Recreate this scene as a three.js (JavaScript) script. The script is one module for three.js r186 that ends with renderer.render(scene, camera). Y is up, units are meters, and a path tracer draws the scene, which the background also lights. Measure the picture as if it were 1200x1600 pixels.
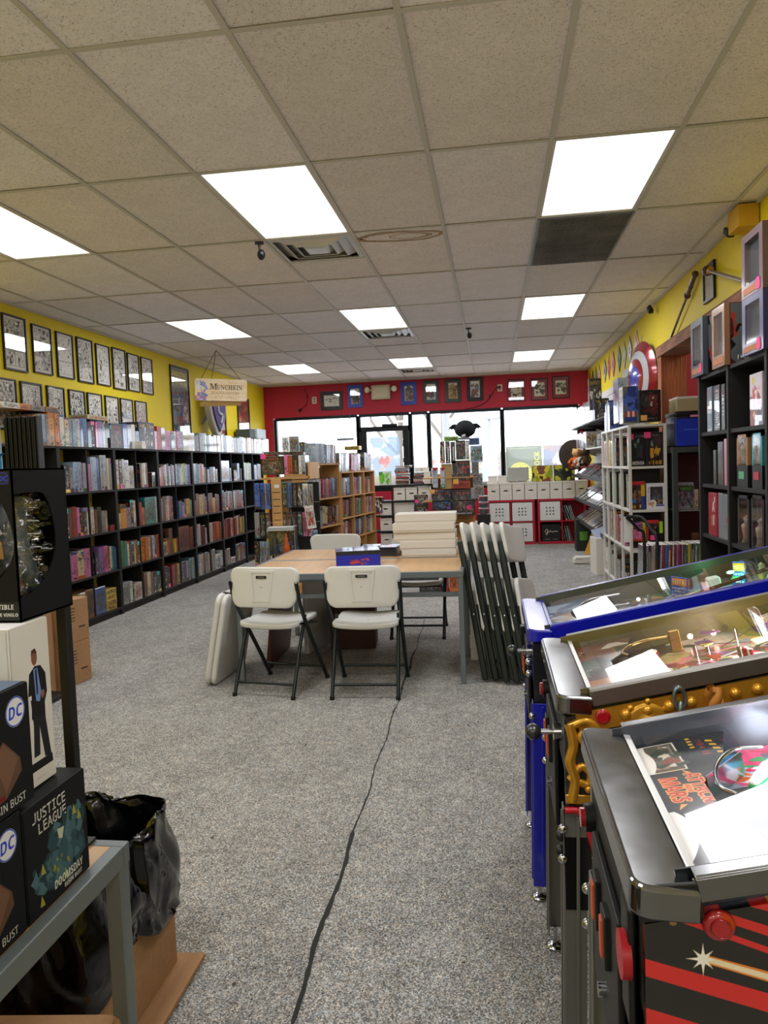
import * as THREE from 'three';
import { RoundedBoxGeometry } from 'three/addons/geometries/RoundedBoxGeometry.js';
import { RectAreaLightUniformsLib } from 'three/addons/lights/RectAreaLightUniformsLib.js';
import { mergeGeometries, mergeVertices, toCreasedNormals } from 'three/addons/utils/BufferGeometryUtils.js';

// ---------------------------------------------------------------- camera, sky, sun, lamps, exposure
const scene = new THREE.Scene();
const CAM = 1.46, CEIL = 3.02;
const camera = new THREE.PerspectiveCamera(67.24, 1200 / 1600, 0.05, 200);
camera.position.set(0, CAM, 0);
camera.rotation.set(-0.05947, 0.14296, -0.037745, 'YXZ');
camera.updateMatrixWorld(true);
const renderer = new THREE.WebGLRenderer({ antialias: true });
renderer.toneMapping = THREE.LinearToneMapping;
renderer.toneMappingExposure = 1.6;
renderer.shadowMap.enabled = true;
renderer.shadowMap.type = THREE.PCFSoftShadowMap;
scene.background = new THREE.Color(3.1, 3.4, 3.8);          // flat overcast winter sky
RectAreaLightUniformsLib.init();
const PANEL = 6.6;                                            // radiance of the ceiling light panels
const PANEL_COLOR = new THREE.Color(0.97, 0.98, 1.03);
// the grid of the hung ceiling: column 0 starts at GX, row 0 at GZ; tiles are 2 x 4 feet
const TW = 0.61, TD = 1.22, GX = 0.3287, GZ = -3.954;
const PANELS = [];
for (const c of [-6, -3, 0]) for (const r of [-6, -3, 0, 3, 6]) PANELS.push([c, r]);
for (const [c, r] of PANELS) {
  const l = new THREE.RectAreaLight(PANEL_COLOR, PANEL, TW - 0.05, TD - 0.05);
  l.position.set(GX + (c + 0.5) * TW, CEIL - 0.004, GZ - (r + 0.5) * TD);
  l.rotation.x = -Math.PI / 2;                                // the light faces down
  l.name = 'ceiling_panel_light';
  scene.add(l);
}

// ---------------------------------------------------------------- helpers
function rng(seed) { let s = seed >>> 0; return () => { s = (s + 0x6d2b79f5) | 0; let t = Math.imul(s ^ (s >>> 15), 1 | s); t = (t + Math.imul(t ^ (t >>> 7), 61 | t)) ^ t; return ((t ^ (t >>> 14)) >>> 0) / 4294967296; }; }
const R0 = rng(77);
const rr = (a, b, f = R0) => a + (b - a) * f();
const used = new Map();
function numbered(name) { const n = used.get(name) || 0; used.set(name, n + 1); return n ? `${name}_${String(n).padStart(3, '0')}` : name; }
function shade(o) { o.castShadow = true; o.receiveShadow = true; return o; }
function place(o, pos, rot) { if (pos) o.position.set(...pos); if (rot) { if (typeof rot === 'number') o.rotation.y = rot; else o.rotation.set(...rot); } return o; }
function tag(o, label, category, group) { o.userData.label = label; o.userData.category = category; if (group) o.userData.group = group; return o; }
function thing(name, label, category, pos, rot, group) { const g = new THREE.Group(); g.name = numbered(name); place(g, pos, rot); tag(g, label, category, group); scene.add(g); return g; }
function solo(name, geo, m, label, category, pos, rot, group) { const o = shade(new THREE.Mesh(geo, m)); o.name = numbered(name); place(o, pos, rot); tag(o, label, category, group); scene.add(o); return o; }
function part(parent, name, geo, m, pos, rot, label) { const o = shade(new THREE.Mesh(geo, m)); o.name = name; place(o, pos, rot); if (label) o.userData.label = label; parent.add(o); return o; }
function struct(name, geo, m, pos, rot, parent) { const o = shade(new THREE.Mesh(geo, m)); o.name = parent ? name : numbered(name); place(o, pos, rot); o.userData.kind = 'structure'; (parent || scene).add(o); return o; }
const cacheG = new Map();
function box(w, h, d) { const k = `b${w},${h},${d}`; if (!cacheG.has(k)) cacheG.set(k, new THREE.BoxGeometry(w, h, d)); return cacheG.get(k); }
function rbox(w, h, d, r = 0.004, seg = 1) { const k = `r${w},${h},${d},${r},${seg}`; if (!cacheG.has(k)) cacheG.set(k, new RoundedBoxGeometry(w, h, d, seg, Math.min(r, w / 2.1, h / 2.1, d / 2.1))); return cacheG.get(k); }
function cyl(r, h, seg = 16, r2 = r) { const k = `c${r},${h},${seg},${r2}`; if (!cacheG.has(k)) cacheG.set(k, new THREE.CylinderGeometry(r2, r, h, seg)); return cacheG.get(k); }
function ball(r, a = 16, b = 10) { const k = `s${r},${a},${b}`; if (!cacheG.has(k)) cacheG.set(k, new THREE.SphereGeometry(r, a, b)); return cacheG.get(k); }
const V = (x, y, z) => new THREE.Vector3(x, y, z);
function tube(pts, r, seg = 8, n = 0, closed = false, tension = 0.5) { return new THREE.TubeGeometry(new THREE.CatmullRomCurve3(pts.map((p) => V(...p)), closed, 'catmullrom', tension), n || pts.length * 6, r, seg, closed); }
function rod(a, b, r, seg = 8) {                              // a straight round bar from a to b
  const A = V(...a), B = V(...b), L = A.distanceTo(B), g = new THREE.CylinderGeometry(r, r, L, seg);
  g.applyQuaternion(new THREE.Quaternion().setFromUnitVectors(V(0, 1, 0), B.clone().sub(A).normalize()));
  return g.translate((A.x + B.x) / 2, (A.y + B.y) / 2, (A.z + B.z) / 2);
}
function bar(a, b, w, t, upv = [0, 1, 0]) {                   // a rectangular bar from a to b, w wide across, t thick
  const A = V(...a), B = V(...b), L = A.distanceTo(B), d = B.clone().sub(A).normalize(), u = V(...upv), s = d.clone().cross(u).normalize(), n = d.clone().cross(s);
  return new THREE.BoxGeometry(w, t, L).applyMatrix4(new THREE.Matrix4().makeBasis(s, n, d.clone())).translate((A.x + B.x) / 2, (A.y + B.y) / 2, (A.z + B.z) / 2);
}
function merge(list) { return mergeGeometries(list.map((g) => { const n = g.index ? g.toNonIndexed() : g.clone(); for (const k of Object.keys(n.attributes)) if (!['position', 'normal', 'uv'].includes(k)) n.deleteAttribute(k); return n; })); }
function shapeOf(pts) { const s = new THREE.Shape(); pts.forEach(([x, y], i) => (i ? s.lineTo(x, y) : s.moveTo(x, y))); s.closePath(); return s; }
function extrude(pts, depth, bevel = 0, seg = 1) { return new THREE.ExtrudeGeometry(Array.isArray(pts) ? shapeOf(pts) : pts, { depth, bevelEnabled: bevel > 0, bevelSize: bevel, bevelThickness: bevel, bevelOffset: -bevel, bevelSegments: seg, curveSegments: 10 }); }
function roundRect(w, h, r) { const s = new THREE.Shape(), x = -w / 2, y = -h / 2; s.moveTo(x + r, y); s.lineTo(x + w - r, y); s.quadraticCurveTo(x + w, y, x + w, y + r); s.lineTo(x + w, y + h - r); s.quadraticCurveTo(x + w, y + h, x + w - r, y + h); s.lineTo(x + r, y + h); s.quadraticCurveTo(x, y + h, x, y + h - r); s.lineTo(x, y + r); s.quadraticCurveTo(x, y, x + r, y); return s; }

// ---------------------------------------------------------------- textures
function canvas(w, h, draw, srgb = true) {
  const c = document.createElement('canvas'); c.width = w; c.height = h; const g = c.getContext('2d'); draw(g, w, h);
  const t = new THREE.CanvasTexture(c); if (srgb) t.colorSpace = THREE.SRGBColorSpace; t.wrapS = t.wrapT = THREE.RepeatWrapping; return t;
}
function data(n, f, srgb = false) {                            // n x n grey or rgb texture from f(x, y)
  const a = new Uint8Array(n * n * 4);
  for (let y = 0; y < n; y++) for (let x = 0; x < n; x++) { const v = f(x, y), i = (y * n + x) * 4; if (typeof v === 'number') a[i] = a[i + 1] = a[i + 2] = v; else { a[i] = v[0]; a[i + 1] = v[1]; a[i + 2] = v[2]; } a[i + 3] = 255; }
  const t = new THREE.DataTexture(a, n, n); t.magFilter = THREE.LinearFilter; t.minFilter = THREE.LinearMipmapLinearFilter; t.generateMipmaps = true; if (srgb) t.colorSpace = THREE.SRGBColorSpace; t.wrapS = t.wrapT = THREE.RepeatWrapping; t.needsUpdate = true; return t;
}
function noiseGrid(n, seed) { const f = rng(seed), a = new Float32Array(n * n); for (let i = 0; i < a.length; i++) a[i] = f(); return a; }
function tileNoise(cells, seed) {                              // tileable value noise on the unit square
  const a = noiseGrid(cells, seed), s = (t) => t * t * (3 - 2 * t), m = (i) => ((i % cells) + cells) % cells;
  return (u, v) => { const x = u * cells, y = v * cells, i = Math.floor(x), j = Math.floor(y), p = s(x - i), q = s(y - j), A = a[m(j) * cells + m(i)], B = a[m(j) * cells + m(i + 1)], C = a[m(j + 1) * cells + m(i)], D = a[m(j + 1) * cells + m(i + 1)]; return A + (B - A) * p + (C - A + (A - B - C + D) * p) * q; };
}
const rep = (t, u, v = u) => { t.repeat.set(u, v); return t; };
const cacheM = new Map();
function mat(color, rough = 0.6, o = {}) {
  const k = color + '|' + rough + '|' + JSON.stringify(o);
  if (!cacheM.has(k)) { const C = o.clearcoat || o.transmission || o.sheen ? THREE.MeshPhysicalMaterial : THREE.MeshStandardMaterial; cacheM.set(k, new C({ color, roughness: rough, ...o })); }
  return cacheM.get(k);
}
const smudge = data(256, (() => { const a = tileNoise(6, 3), b = tileNoise(24, 4), c = tileNoise(90, 5); return (x, y) => { const u = x / 256, v = y / 256; return 120 + 135 * (0.5 * a(u, v) + 0.3 * b(u, v) + 0.2 * c(u, v)); }; })());
const M = {
  blackMetal: mat('#070808', 0.5), blackWood: mat('#060606', 0.6), blackPlastic: mat('#070808', 0.45), greyMetal: mat('#757d80', 0.42, { metalness: 0.4 }),
  tubeMetal: mat('#232b2a', 0.38, { metalness: 0.4 }), white: mat('#dcdcd8', 0.5), whitePlastic: mat('#dedbd2', 0.42), whiteCard: mat('#d9d3c8', 0.7), whiteMetal: mat('#d4d2c8', 0.4),
  chrome: mat('#b9bcc0', 0.14, { metalness: 1 }), gold: mat('#d09a32', 0.3, { metalness: 0.6 }), red: mat('#b01220', 0.4), redLac: mat('#b0122a', 0.38), darkGlass: mat('#07090a', 0.08),
  glass: new THREE.MeshPhysicalMaterial({ color: '#ffffff', roughness: 0.0, transmission: 1, thickness: 0, ior: 1.5 }),
  thinGlass: new THREE.MeshPhysicalMaterial({ color: '#ffffff', roughness: 0.0, transmission: 1, thickness: 0, ior: 1.36 }),
  film: new THREE.MeshPhysicalMaterial({ color: '#ffffff', roughness: 0.06, transmission: 1, thickness: 0, ior: 1.45 }),
};

// ---------------------------------------------------------------- the room
const XL = -4.2, XR = 1.69, ZF = -14.0, ZB = 3.4;
// carpet: short grey loop pile with flecks
{
  const n = 1024, f = rng(11), coarse = tileNoise(7, 12), mid = tileNoise(40, 13), fine = tileNoise(330, 14), ff = tileNoise(500, 15), hue = tileNoise(120, 16);
  M.carpet = new THREE.MeshStandardMaterial({
    map: data(n, (x, y) => { const u = x / n, v = y / n; let k = 0.41 + 0.035 * (coarse(u, v) - 0.5) + 0.06 * (mid(u, v) - 0.5) + 0.33 * (fine(u, v) - 0.5) + 0.27 * (ff(u, v) - 0.5); const h = f(); if (h < 0.03) k *= 0.62; else if (h > 0.97) k *= 1.3; k = Math.max(0.08, k); const t = hue(u, v) - 0.5; return [255 * Math.min(1, k * (1.42 + 0.1 * t)), 255 * Math.min(1, k * 1.40), 255 * Math.min(1, k * (1.35 - 0.1 * t))]; }, true),
    bumpMap: data(512, (x, y) => 255 * (0.6 * fine(x / 512, y / 512) + 0.4 * ff(x / 512, y / 512))), bumpScale: 0.004, roughness: 0.96,
  });
  const metre = (g, s) => { const p = g.attributes.position, q = g.attributes.normal, uv = g.attributes.uv; for (let i = 0; i < p.count; i++) { const nx = Math.abs(q.getX(i)), ny = Math.abs(q.getY(i)); if (ny > 0.5) uv.setXY(i, p.getX(i) / s, p.getZ(i) / s); else if (nx > 0.5) uv.setXY(i, p.getZ(i) / s, p.getY(i) / s); else uv.setXY(i, p.getX(i) / s, p.getY(i) / s); } return g; };
  globalThis.metreUV = metre;
  const fl = struct('floor', metre(new THREE.BoxGeometry(XR - XL + 3.2, 0.12, ZB - ZF + 0.3).translate((XL + XR + 2.6) / 2, -0.06, (ZF + ZB) / 2), 1.15), M.carpet);
  // the worn seam where two widths of carpet meet: a frayed dark gap
  const fs = rng(21), L = [], Rr = [], z0 = -1.0, z1 = -7.2, n1 = 170;
  for (let i = 0; i <= n1; i++) { const z = z0 + (z1 - z0) * i / n1, x = -0.555 - 0.02 * (-z - 1) + 0.006 * Math.sin(z * 9) + 0.004 * (fs() - 0.5); let w = 0.002 + 0.002 * fs(); if (Math.sin(z * 2.1 + 0.4) > 0.45 || fs() < 0.06) w += 0.004 * fs() + 0.0025; L.push([x - w, z]); Rr.push([x + w, z]); }
  const s = new THREE.Shape(); [...L, ...Rr.reverse()].forEach(([x, z], i) => (i ? s.lineTo(x, -z) : s.moveTo(x, -z)));
  struct('carpet_seam', new THREE.ExtrudeGeometry(s, { depth: 0.0012, bevelEnabled: false }).rotateX(-Math.PI / 2), mat('#2d2d2b', 1), [0, 0.0, 0], null, fl);
  const lint = [];
  for (let i = 0; i < 60; i++) lint.push(new THREE.CircleGeometry(rr(0.003, 0.007, fs), 6).rotateX(-Math.PI / 2).rotateY(fs() * 6).scale(1, 1, rr(0.4, 2.2, fs)).translate(rr(-2.8, 0.6, fs), 0.0015, rr(-6.5, -1.6, fs)));
  const crumbs = struct('carpet_lint', merge(lint), mat('#4a4843', 1), null, null, fl); crumbs.userData.kind = 'stuff';
}
// painted walls, a little uneven under the roller
{
  const a = tileNoise(90, 31), b = tileNoise(220, 32);
  const stipple = rep(data(512, (x, y) => 255 * (0.5 * a(x / 512, y / 512) + 0.5 * b(x / 512, y / 512))), 1);
  M.yellow = new THREE.MeshStandardMaterial({ color: '#e6cf10', roughness: 0.62, bumpMap: stipple, bumpScale: 0.0012 });
  M.redWall = new THREE.MeshStandardMaterial({ color: '#b01430', roughness: 0.6, bumpMap: stipple, bumpScale: 0.0012 });
  M.greyWall = new THREE.MeshStandardMaterial({ color: '#cfccc4', roughness: 0.7, bumpMap: stipple, bumpScale: 0.0012 });
}
const wallBox = (x0, x1, y0, y1, z0, z1) => metreUV(new THREE.BoxGeometry(x1 - x0, y1 - y0, z1 - z0).translate((x0 + x1) / 2, (y0 + y1) / 2, (z0 + z1) / 2), 0.9);
struct('wall_west', wallBox(XL - 0.15, XL, 0, CEIL + 0.05, ZF - 0.15, ZB + 0.15), M.yellow);
struct('wall_south', wallBox(XL, XR + 0.15, 0, CEIL + 0.05, ZB, ZB + 0.15), M.greyWall);
// east wall with the wide opening into the next room
const OP = { z0: -7.95, z1: -5.3, top: 2.47 };
struct('wall_east', merge([wallBox(XR, XR + 0.16, 0, CEIL + 0.05, OP.z1, ZB + 0.15), wallBox(XR, XR + 0.16, 0, CEIL + 0.05, ZF - 0.15, OP.z0), wallBox(XR, XR + 0.16, OP.top, CEIL + 0.05, OP.z0, OP.z1)]), M.yellow);
{ // rough sawn timber casing round the opening
  const n = 512, a = tileNoise(3, 41), b = tileNoise(60, 42);
  M.rough = new THREE.MeshStandardMaterial({ roughness: 0.72, map: data(n, (x, y) => { const u = x / n, v = y / n, k = a(u, v) * 0.7 + b(u, v * 0.06) * 0.3, t = 0.6 + 0.6 * k; return [160 * t, 88 * t, 50 * t]; }, true), bumpMap: data(256, (x, y) => 255 * b(x / 256, (y / 256) * 0.06)), bumpScale: 0.003 });
  M.roughGrey = new THREE.MeshStandardMaterial({ roughness: 0.8, map: data(n, (x, y) => { const u = x / n, v = y / n, k = a(v, u) * 0.4 + b(u * 0.06, v) * 0.6, t = 0.55 + 0.8 * k; return [135 * t, 92 * t, 70 * t]; }, true) });
  const t = struct('trim_1', metreUV(new THREE.BoxGeometry(0.24, 2.42, 0.16), 0.5), M.rough, [XR + 0.06, 1.21, OP.z0 + 0.06]);
  struct('header_board', metreUV(new THREE.BoxGeometry(0.26, 0.1, OP.z1 - OP.z0 + 0.2), 0.6), M.roughGrey, [0, 1.26, (OP.z1 - OP.z0) / 2], null, t);
  struct('jamb_board', metreUV(new THREE.BoxGeometry(0.24, 2.42, 0.1), 0.5), M.rough, [0, 0, OP.z1 - OP.z0 - 0.12], null, t);
}
// the next room seen through the opening
{
  const W = 3.0, c = (XR + W) / 2 + 0.6;
  struct('wall_next_room', merge([wallBox(XR + W, XR + W + 0.1, 0, 2.9, -9.5, -4.2), wallBox(XR + 0.16, XR + W, 0, 2.9, -9.6, -9.5), wallBox(XR + 0.16, XR + W, 0, 2.9, -4.2, -4.1)]), M.redWall);
  struct('ceiling_next_room', wallBox(XR + 0.16, XR + W, 2.9, 3.0, -9.6, -4.1), mat('#8d8b86', 0.9));
  const lamp = thing('next_room_light', 'small round ceiling lamp in the dim next room beyond the timber opening', 'ceiling lamp', [XR + 1.1, 2.88, -7.6]);
  part(lamp, 'base', cyl(0.13, 0.03, 20), M.white); part(lamp, 'shade', new THREE.SphereGeometry(0.11, 18, 8, 0, 7, Math.PI / 2, Math.PI / 2).scale(1, 0.5, 1), mat('#fff6e0', 0.4, { emissive: '#fff2d8', emissiveIntensity: 1.2 }), [0, -0.015, 0]);
  const pl = new THREE.PointLight('#fff2dc', 1.6); pl.position.set(XR + 1.1, 2.74, -7.6); pl.shadow.radius = 5; pl.castShadow = true; pl.name = 'next_room_lamp_light'; scene.add(pl);
}
// back wall: red fascia over the shop front
const WT = 2.395;                                             // top of the glazing
struct('wall_north', wallBox(XL, XR + 0.2, WT + 0.03, CEIL + 0.05, ZF - 0.15, ZF), M.redWall);
struct('wall_north_low', merge([wallBox(XL, XR + 0.2, 0, 1.0, ZF - 0.15, ZF), wallBox(XL, XL + 0.16, 1.0, WT + 0.03, ZF - 0.15, ZF), wallBox(1.53, XR + 0.2, 1.0, WT + 0.03, ZF - 0.15, ZF)]), M.redWall);
{ // aluminium shop-front frames; each pane its own mesh
  const dark = mat('#14181c', 0.4, { metalness: 0.5 }), y0 = 1.0, mull = (x, w = 0.05) => box(w, WT - y0, 0.09).clone().translate(x, (WT + y0) / 2, ZF - 0.05), rail = (x0, x1, y, h = 0.05) => new THREE.BoxGeometry(x1 - x0, h, 0.09).translate((x0 + x1) / 2, y, ZF - 0.05);
  const pane = (x0, x1, ya, yb, parent) => struct('pane', new THREE.BoxGeometry(x1 - x0, yb - ya, 0.006).translate((x0 + x1) / 2, (ya + yb) / 2, ZF - 0.06), M.glass, null, null, parent);
  const win = (name, x0, x1) => { const w = struct(name, merge([mull(x0), mull(x1), rail(x0, x1, WT), rail(x0, x1, y0 + 0.025)]), dark); pane(x0 + 0.02, x1 - 0.02, y0 + 0.04, WT - 0.02, w); return w; };
  win('window_1', -4.0, -2.45);
  win('window_2', -1.46, -1.155);
  win('window_3', -1.125, 0.165);
  win('window_4', 0.195, 1.51);
  const d = struct('door_1', merge([mull(-2.42, 0.06), mull(-1.49, 0.05), rail(-2.42, -1.49, WT), rail(-2.42, -1.49, 2.14, 0.09), rail(-2.42, -1.49, 1.05, 0.1), new THREE.BoxGeometry(0.1, 1.1, 0.06).translate(-2.34, 1.57, ZF - 0.05), new THREE.BoxGeometry(0.1, 1.1, 0.06).translate(-1.57, 1.57, ZF - 0.05)]), dark);
  pane(-2.39, -1.52, 2.19, WT - 0.02, d); pane(-2.3, -1.61, 1.08, 2.1, d);
  struct('door_closer', rbox(0.28, 0.05, 0.05, 0.01), dark, [-1.85, 2.2, ZF + 0.02], null, d);
}
// hung ceiling: one slab above, T-bar grid, each mineral tile a piece of its own
{
  const n = 1024, a = tileNoise(9, 51), b = tileNoise(60, 52), f = rng(53), holes = new Float32Array(n * n);
  for (let i = 0; i < 2600; i++) { const x = Math.floor(f() * n), y = Math.floor(f() * n), l = 2 + Math.floor(f() * 9), ang = f() * 6.28, w = f() < 0.25 ? 2 : 1; for (let k = 0; k < l; k++) for (let p = 0; p < w; p++) for (let q = 0; q <= w; q++) { const X = (Math.round(x + Math.cos(ang) * k + p) + n) % n, Y = (Math.round(y + Math.sin(ang) * k + q) + n) % n; holes[Y * n + X] = 0.45 + 0.45 * f(); } }
  const specks = tileNoise(400, 54), grain = (x, y) => { const u = x / n, v = y / n; return 0.97 + 0.03 * (a(u, v) - 0.5) + 0.05 * (b(u, v) - 0.5) + 0.10 * (specks(u, v) - 0.5) - 0.55 * holes[y * n + x]; };
  const map = data(n, (x, y) => { const k = grain(x, y); const m = Math.min(1, k); return [250 * m, 246 * m, 250 * m]; }, true), bump = data(n, (x, y) => 255 * (1 - 0.8 * holes[y * n + x]));
  M.tile = [0, 1, 2].map((i) => { const m = map.clone(), q = bump.clone(); m.offset.set(i * 0.37, i * 0.21); q.offset.copy(m.offset); m.needsUpdate = q.needsUpdate = true; return new THREE.MeshStandardMaterial({ map: m, bumpMap: q, bumpScale: 0.003, roughness: 0.95, color: ['#ffffff', '#fbf8f2', '#f6f4ef'][i] }); });
  const slab = struct('ceiling', wallBox(XL, XR, CEIL + 0.06, CEIL + 0.16, ZF, ZB), mat('#77746c', 0.9));
  const m4 = new THREE.Matrix4(), skip = new Set(PANELS.map((p) => p.join()));
  skip.add('-3,1'); skip.add('-3,4'); skip.add('-3,7'); skip.add('0,1');
  const vents = new Map([['-3,1', 1], ['-3,4', 1], ['-3,7', 1]]);
  const tileGeo = (w, d) => { const k = `tile${w.toFixed(3)},${d.toFixed(3)}`; if (!cacheG.has(k)) cacheG.set(k, metreUV(new THREE.BoxGeometry(w - 0.012, 0.016, d - 0.012), 0.75)); return cacheG.get(k); };
  for (let c = -8; c <= 2; c++) for (let r = -7; r <= 8; r++) {
    let x0 = Math.max(XL, GX + c * TW), x1 = Math.min(XR, GX + (c + 1) * TW), z1 = Math.min(ZB, GZ - r * TD), z0 = Math.max(ZF, GZ - (r + 1) * TD);
    if (x1 - x0 < 0.04 || z1 - z0 < 0.04) continue;
    const key = `${c},${r}`;
    if (skip.has(key) && !vents.has(key)) continue;
    if (vents.has(key)) z1 -= TD / 2;
    const t = struct('ceiling_tile', tileGeo(x1 - x0, z1 - z0), M.tile[Math.floor(R0() * 3)], [(x0 + x1) / 2 + rr(-0.001, 0.001), CEIL + 0.012 + rr(0, 0.003), (z0 + z1) / 2], [rr(-0.0015, 0.0015), 0, rr(-0.0015, 0.0015)], slab);
  }
  const bars = mat('#c9c6bd', 0.5), cross = [], main = [];
  for (let c = -7; c <= 2; c++) { const x = GX + c * TW; main.push(new THREE.BoxGeometry(0.024, 0.005, ZB - ZF).translate(x, CEIL, (ZF + ZB) / 2)); main.push(new THREE.BoxGeometry(0.003, 0.05, ZB - ZF).translate(x, CEIL + 0.025, (ZF + ZB) / 2)); }
  for (let r = -6; r <= 8; r++) { const z = GZ - r * TD; cross.push(new THREE.BoxGeometry(XR - XL, 0.004, 0.024).translate((XL + XR) / 2, CEIL, z)); }
  for (const key of vents.keys()) { const [c, r] = key.split(',').map(Number); cross.push(new THREE.BoxGeometry(TW, 0.004, 0.024).translate(GX + (c + 0.5) * TW, CEIL, GZ - (r + 0.5) * TD)); }
  main.forEach((g) => struct('main_runner', g, bars, null, null, slab));
  cross.forEach((g) => struct('cross_tee', g, bars, null, null, slab));
  struct('wall_angle', merge([new THREE.BoxGeometry(0.024, 0.02, ZB - ZF).translate(XL + 0.012, CEIL - 0.005, (ZF + ZB) / 2), new THREE.BoxGeometry(0.024, 0.02, ZB - ZF).translate(XR - 0.012, CEIL - 0.005, (ZF + ZB) / 2), new THREE.BoxGeometry(XR - XL, 0.02, 0.024).translate((XL + XR) / 2, CEIL - 0.005, ZF + 0.012)]), bars, null, null, slab);
  // brown ring of an old leak on one tile
  const ring = []; const f2 = rng(61);
  for (let k = 0; k < 3; k++) { const A = [0.30, 0.24, 0.13][k], B = [0.115, 0.085, 0.06][k], cx = [0, -0.03, 0.06][k], s = new THREE.Shape(), hole = new THREE.Path(), N = 56, wob = []; for (let i = 0; i < N; i++) wob.push(1 + 0.05 * Math.sin(i * 0.45 + k) + 0.03 * (f2() - 0.5)); for (let i = 0; i < N; i++) { const t = i / N * Math.PI * 2; s[i ? 'lineTo' : 'moveTo'](cx + A * wob[i] * Math.cos(t), B * wob[i] * Math.sin(t)); } for (let i = 0; i < N; i++) { const t = i / N * Math.PI * 2, w = 1 - [0.09, 0.05, 0.06][k] - 0.05 * f2(); hole[i ? 'lineTo' : 'moveTo'](cx + A * w * wob[i] * Math.cos(t), B * w * wob[i] * Math.sin(t)); } s.holes.push(hole); ring.push(new THREE.ShapeGeometry(s)); }
  const stain = merge(ring).rotateX(Math.PI / 2);
  const st = struct('water_stain', stain, mat('#b59670', 0.95), [GX - 1.5 * TW - 0.0, CEIL + 0.0025, GZ - TD - 0.17], 0.04, slab);
}
// light panels
for (const [c, r] of PANELS) {
  const where = { '-6': 'nearer the board-game wall', '-3': 'above the aisle by the tables', 0: 'on the pinball side' }[c], row = { '-6': 'behind the camera', '-3': 'overhead and out of frame', 0: 'first row ahead', 3: 'second row ahead', 6: 'last row by the red wall' }[r];
  const t = thing('light_panel', `flat white light panel ${where}, ${row}`, 'ceiling light', [GX + (c + 0.5) * TW, CEIL, GZ - (r + 0.5) * TD]);
  const w = TW - 0.03, d = TD - 0.03;
  part(t, 'frame', merge([new THREE.BoxGeometry(w, 0.012, 0.02).translate(0, 0.008, d / 2), new THREE.BoxGeometry(w, 0.012, 0.02).translate(0, 0.008, -d / 2), new THREE.BoxGeometry(0.02, 0.012, d).translate(w / 2, 0.008, 0), new THREE.BoxGeometry(0.02, 0.012, d).translate(-w / 2, 0.008, 0)]), M.white);
  part(t, 'diffuser', box(w - 0.02, 0.006, d - 0.02), mat('#ffffff', 0.5, { emissive: '#fffdf8', emissiveIntensity: 1.0 }), [0, 0.01, 0]);
}
// square diffusers and the dusty return grille
{
  const metal = mat('#cfd0cc', 0.35, { metalness: 0.35 });
  [['-3,1', 'stepped white air diffuser beside the first light panel'], ['-3,4', 'stepped white air diffuser beside the second light panel of the middle row'], ['-3,7', 'small-looking stepped air diffuser close to the red wall']].forEach(([key, label]) => {
    const [c, r] = key.split(',').map(Number), t = thing('air_diffuser', label, 'ceiling vent', [GX + (c + 0.5) * TW, CEIL, GZ - r * TD - 0.305]);
    part(t, 'backing', box(0.585, 0.004, 0.585), mat('#9a9c98', 0.7), [0, 0.045, 0]);
    const ring = (a, b, y0, y1) => new THREE.LatheGeometry([new THREE.Vector2(a, y0), new THREE.Vector2(b, y1), new THREE.Vector2(b - 0.004, y1 + 0.003), new THREE.Vector2(a - 0.004, y0 + 0.003)], 4).rotateY(Math.PI / 4).toNonIndexed();
    [[0.41, 0.37, 0, -0.006], [0.35, 0.265, 0.03, -0.008], [0.25, 0.175, 0.03, -0.012], [0.16, 0.1, 0.03, -0.014]].forEach(([a, b, p, q]) => { const g = ring(a, b, p, q); g.computeVertexNormals(); part(t, 'louver', g, metal); });
    part(t, 'center_plate', box(0.14, 0.004, 0.14), metal, [0, -0.012, 0]);
  });
  const g = thing('return_grille', 'dark dusty return air grille next to the pinball side light panel', 'ceiling vent', [GX + 0.5 * TW, CEIL, GZ - 1.5 * TD]);
  const fs = rng(71), a = tileNoise(5, 72), b = tileNoise(40, 73);
  const dusty = new THREE.MeshStandardMaterial({ roughness: 0.9, map: data(256, (x, y) => { const u = x / 256, v = y / 256, k = 0.55 + 0.5 * a(u, v) + 0.25 * (b(u, v) - 0.5); return [165 * k, 165 * k, 158 * k]; }, true) });
  part(g, 'backing', box(0.58, 0.006, 1.19), mat('#50524e', 0.95), [0, 0.03, 0]);
  for (let i = 0; i < 46; i++) part(g, 'louver', metreUV(new THREE.BoxGeometry(0.0075, 0.02, 1.18).rotateZ(0.5).translate(-0.285 + i * 0.01267, 0.0, 0), 0.7), dusty);
  part(g, 'frame', merge([new THREE.BoxGeometry(0.6, 0.006, 0.02).translate(0, -0.002, 0.595), new THREE.BoxGeometry(0.6, 0.006, 0.02).translate(0, -0.002, -0.595), new THREE.BoxGeometry(0.02, 0.006, 1.2).translate(0.295, -0.002, 0), new THREE.BoxGeometry(0.02, 0.006, 1.2).translate(-0.295, -0.002, 0)]), M.greyMetal);
}

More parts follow.
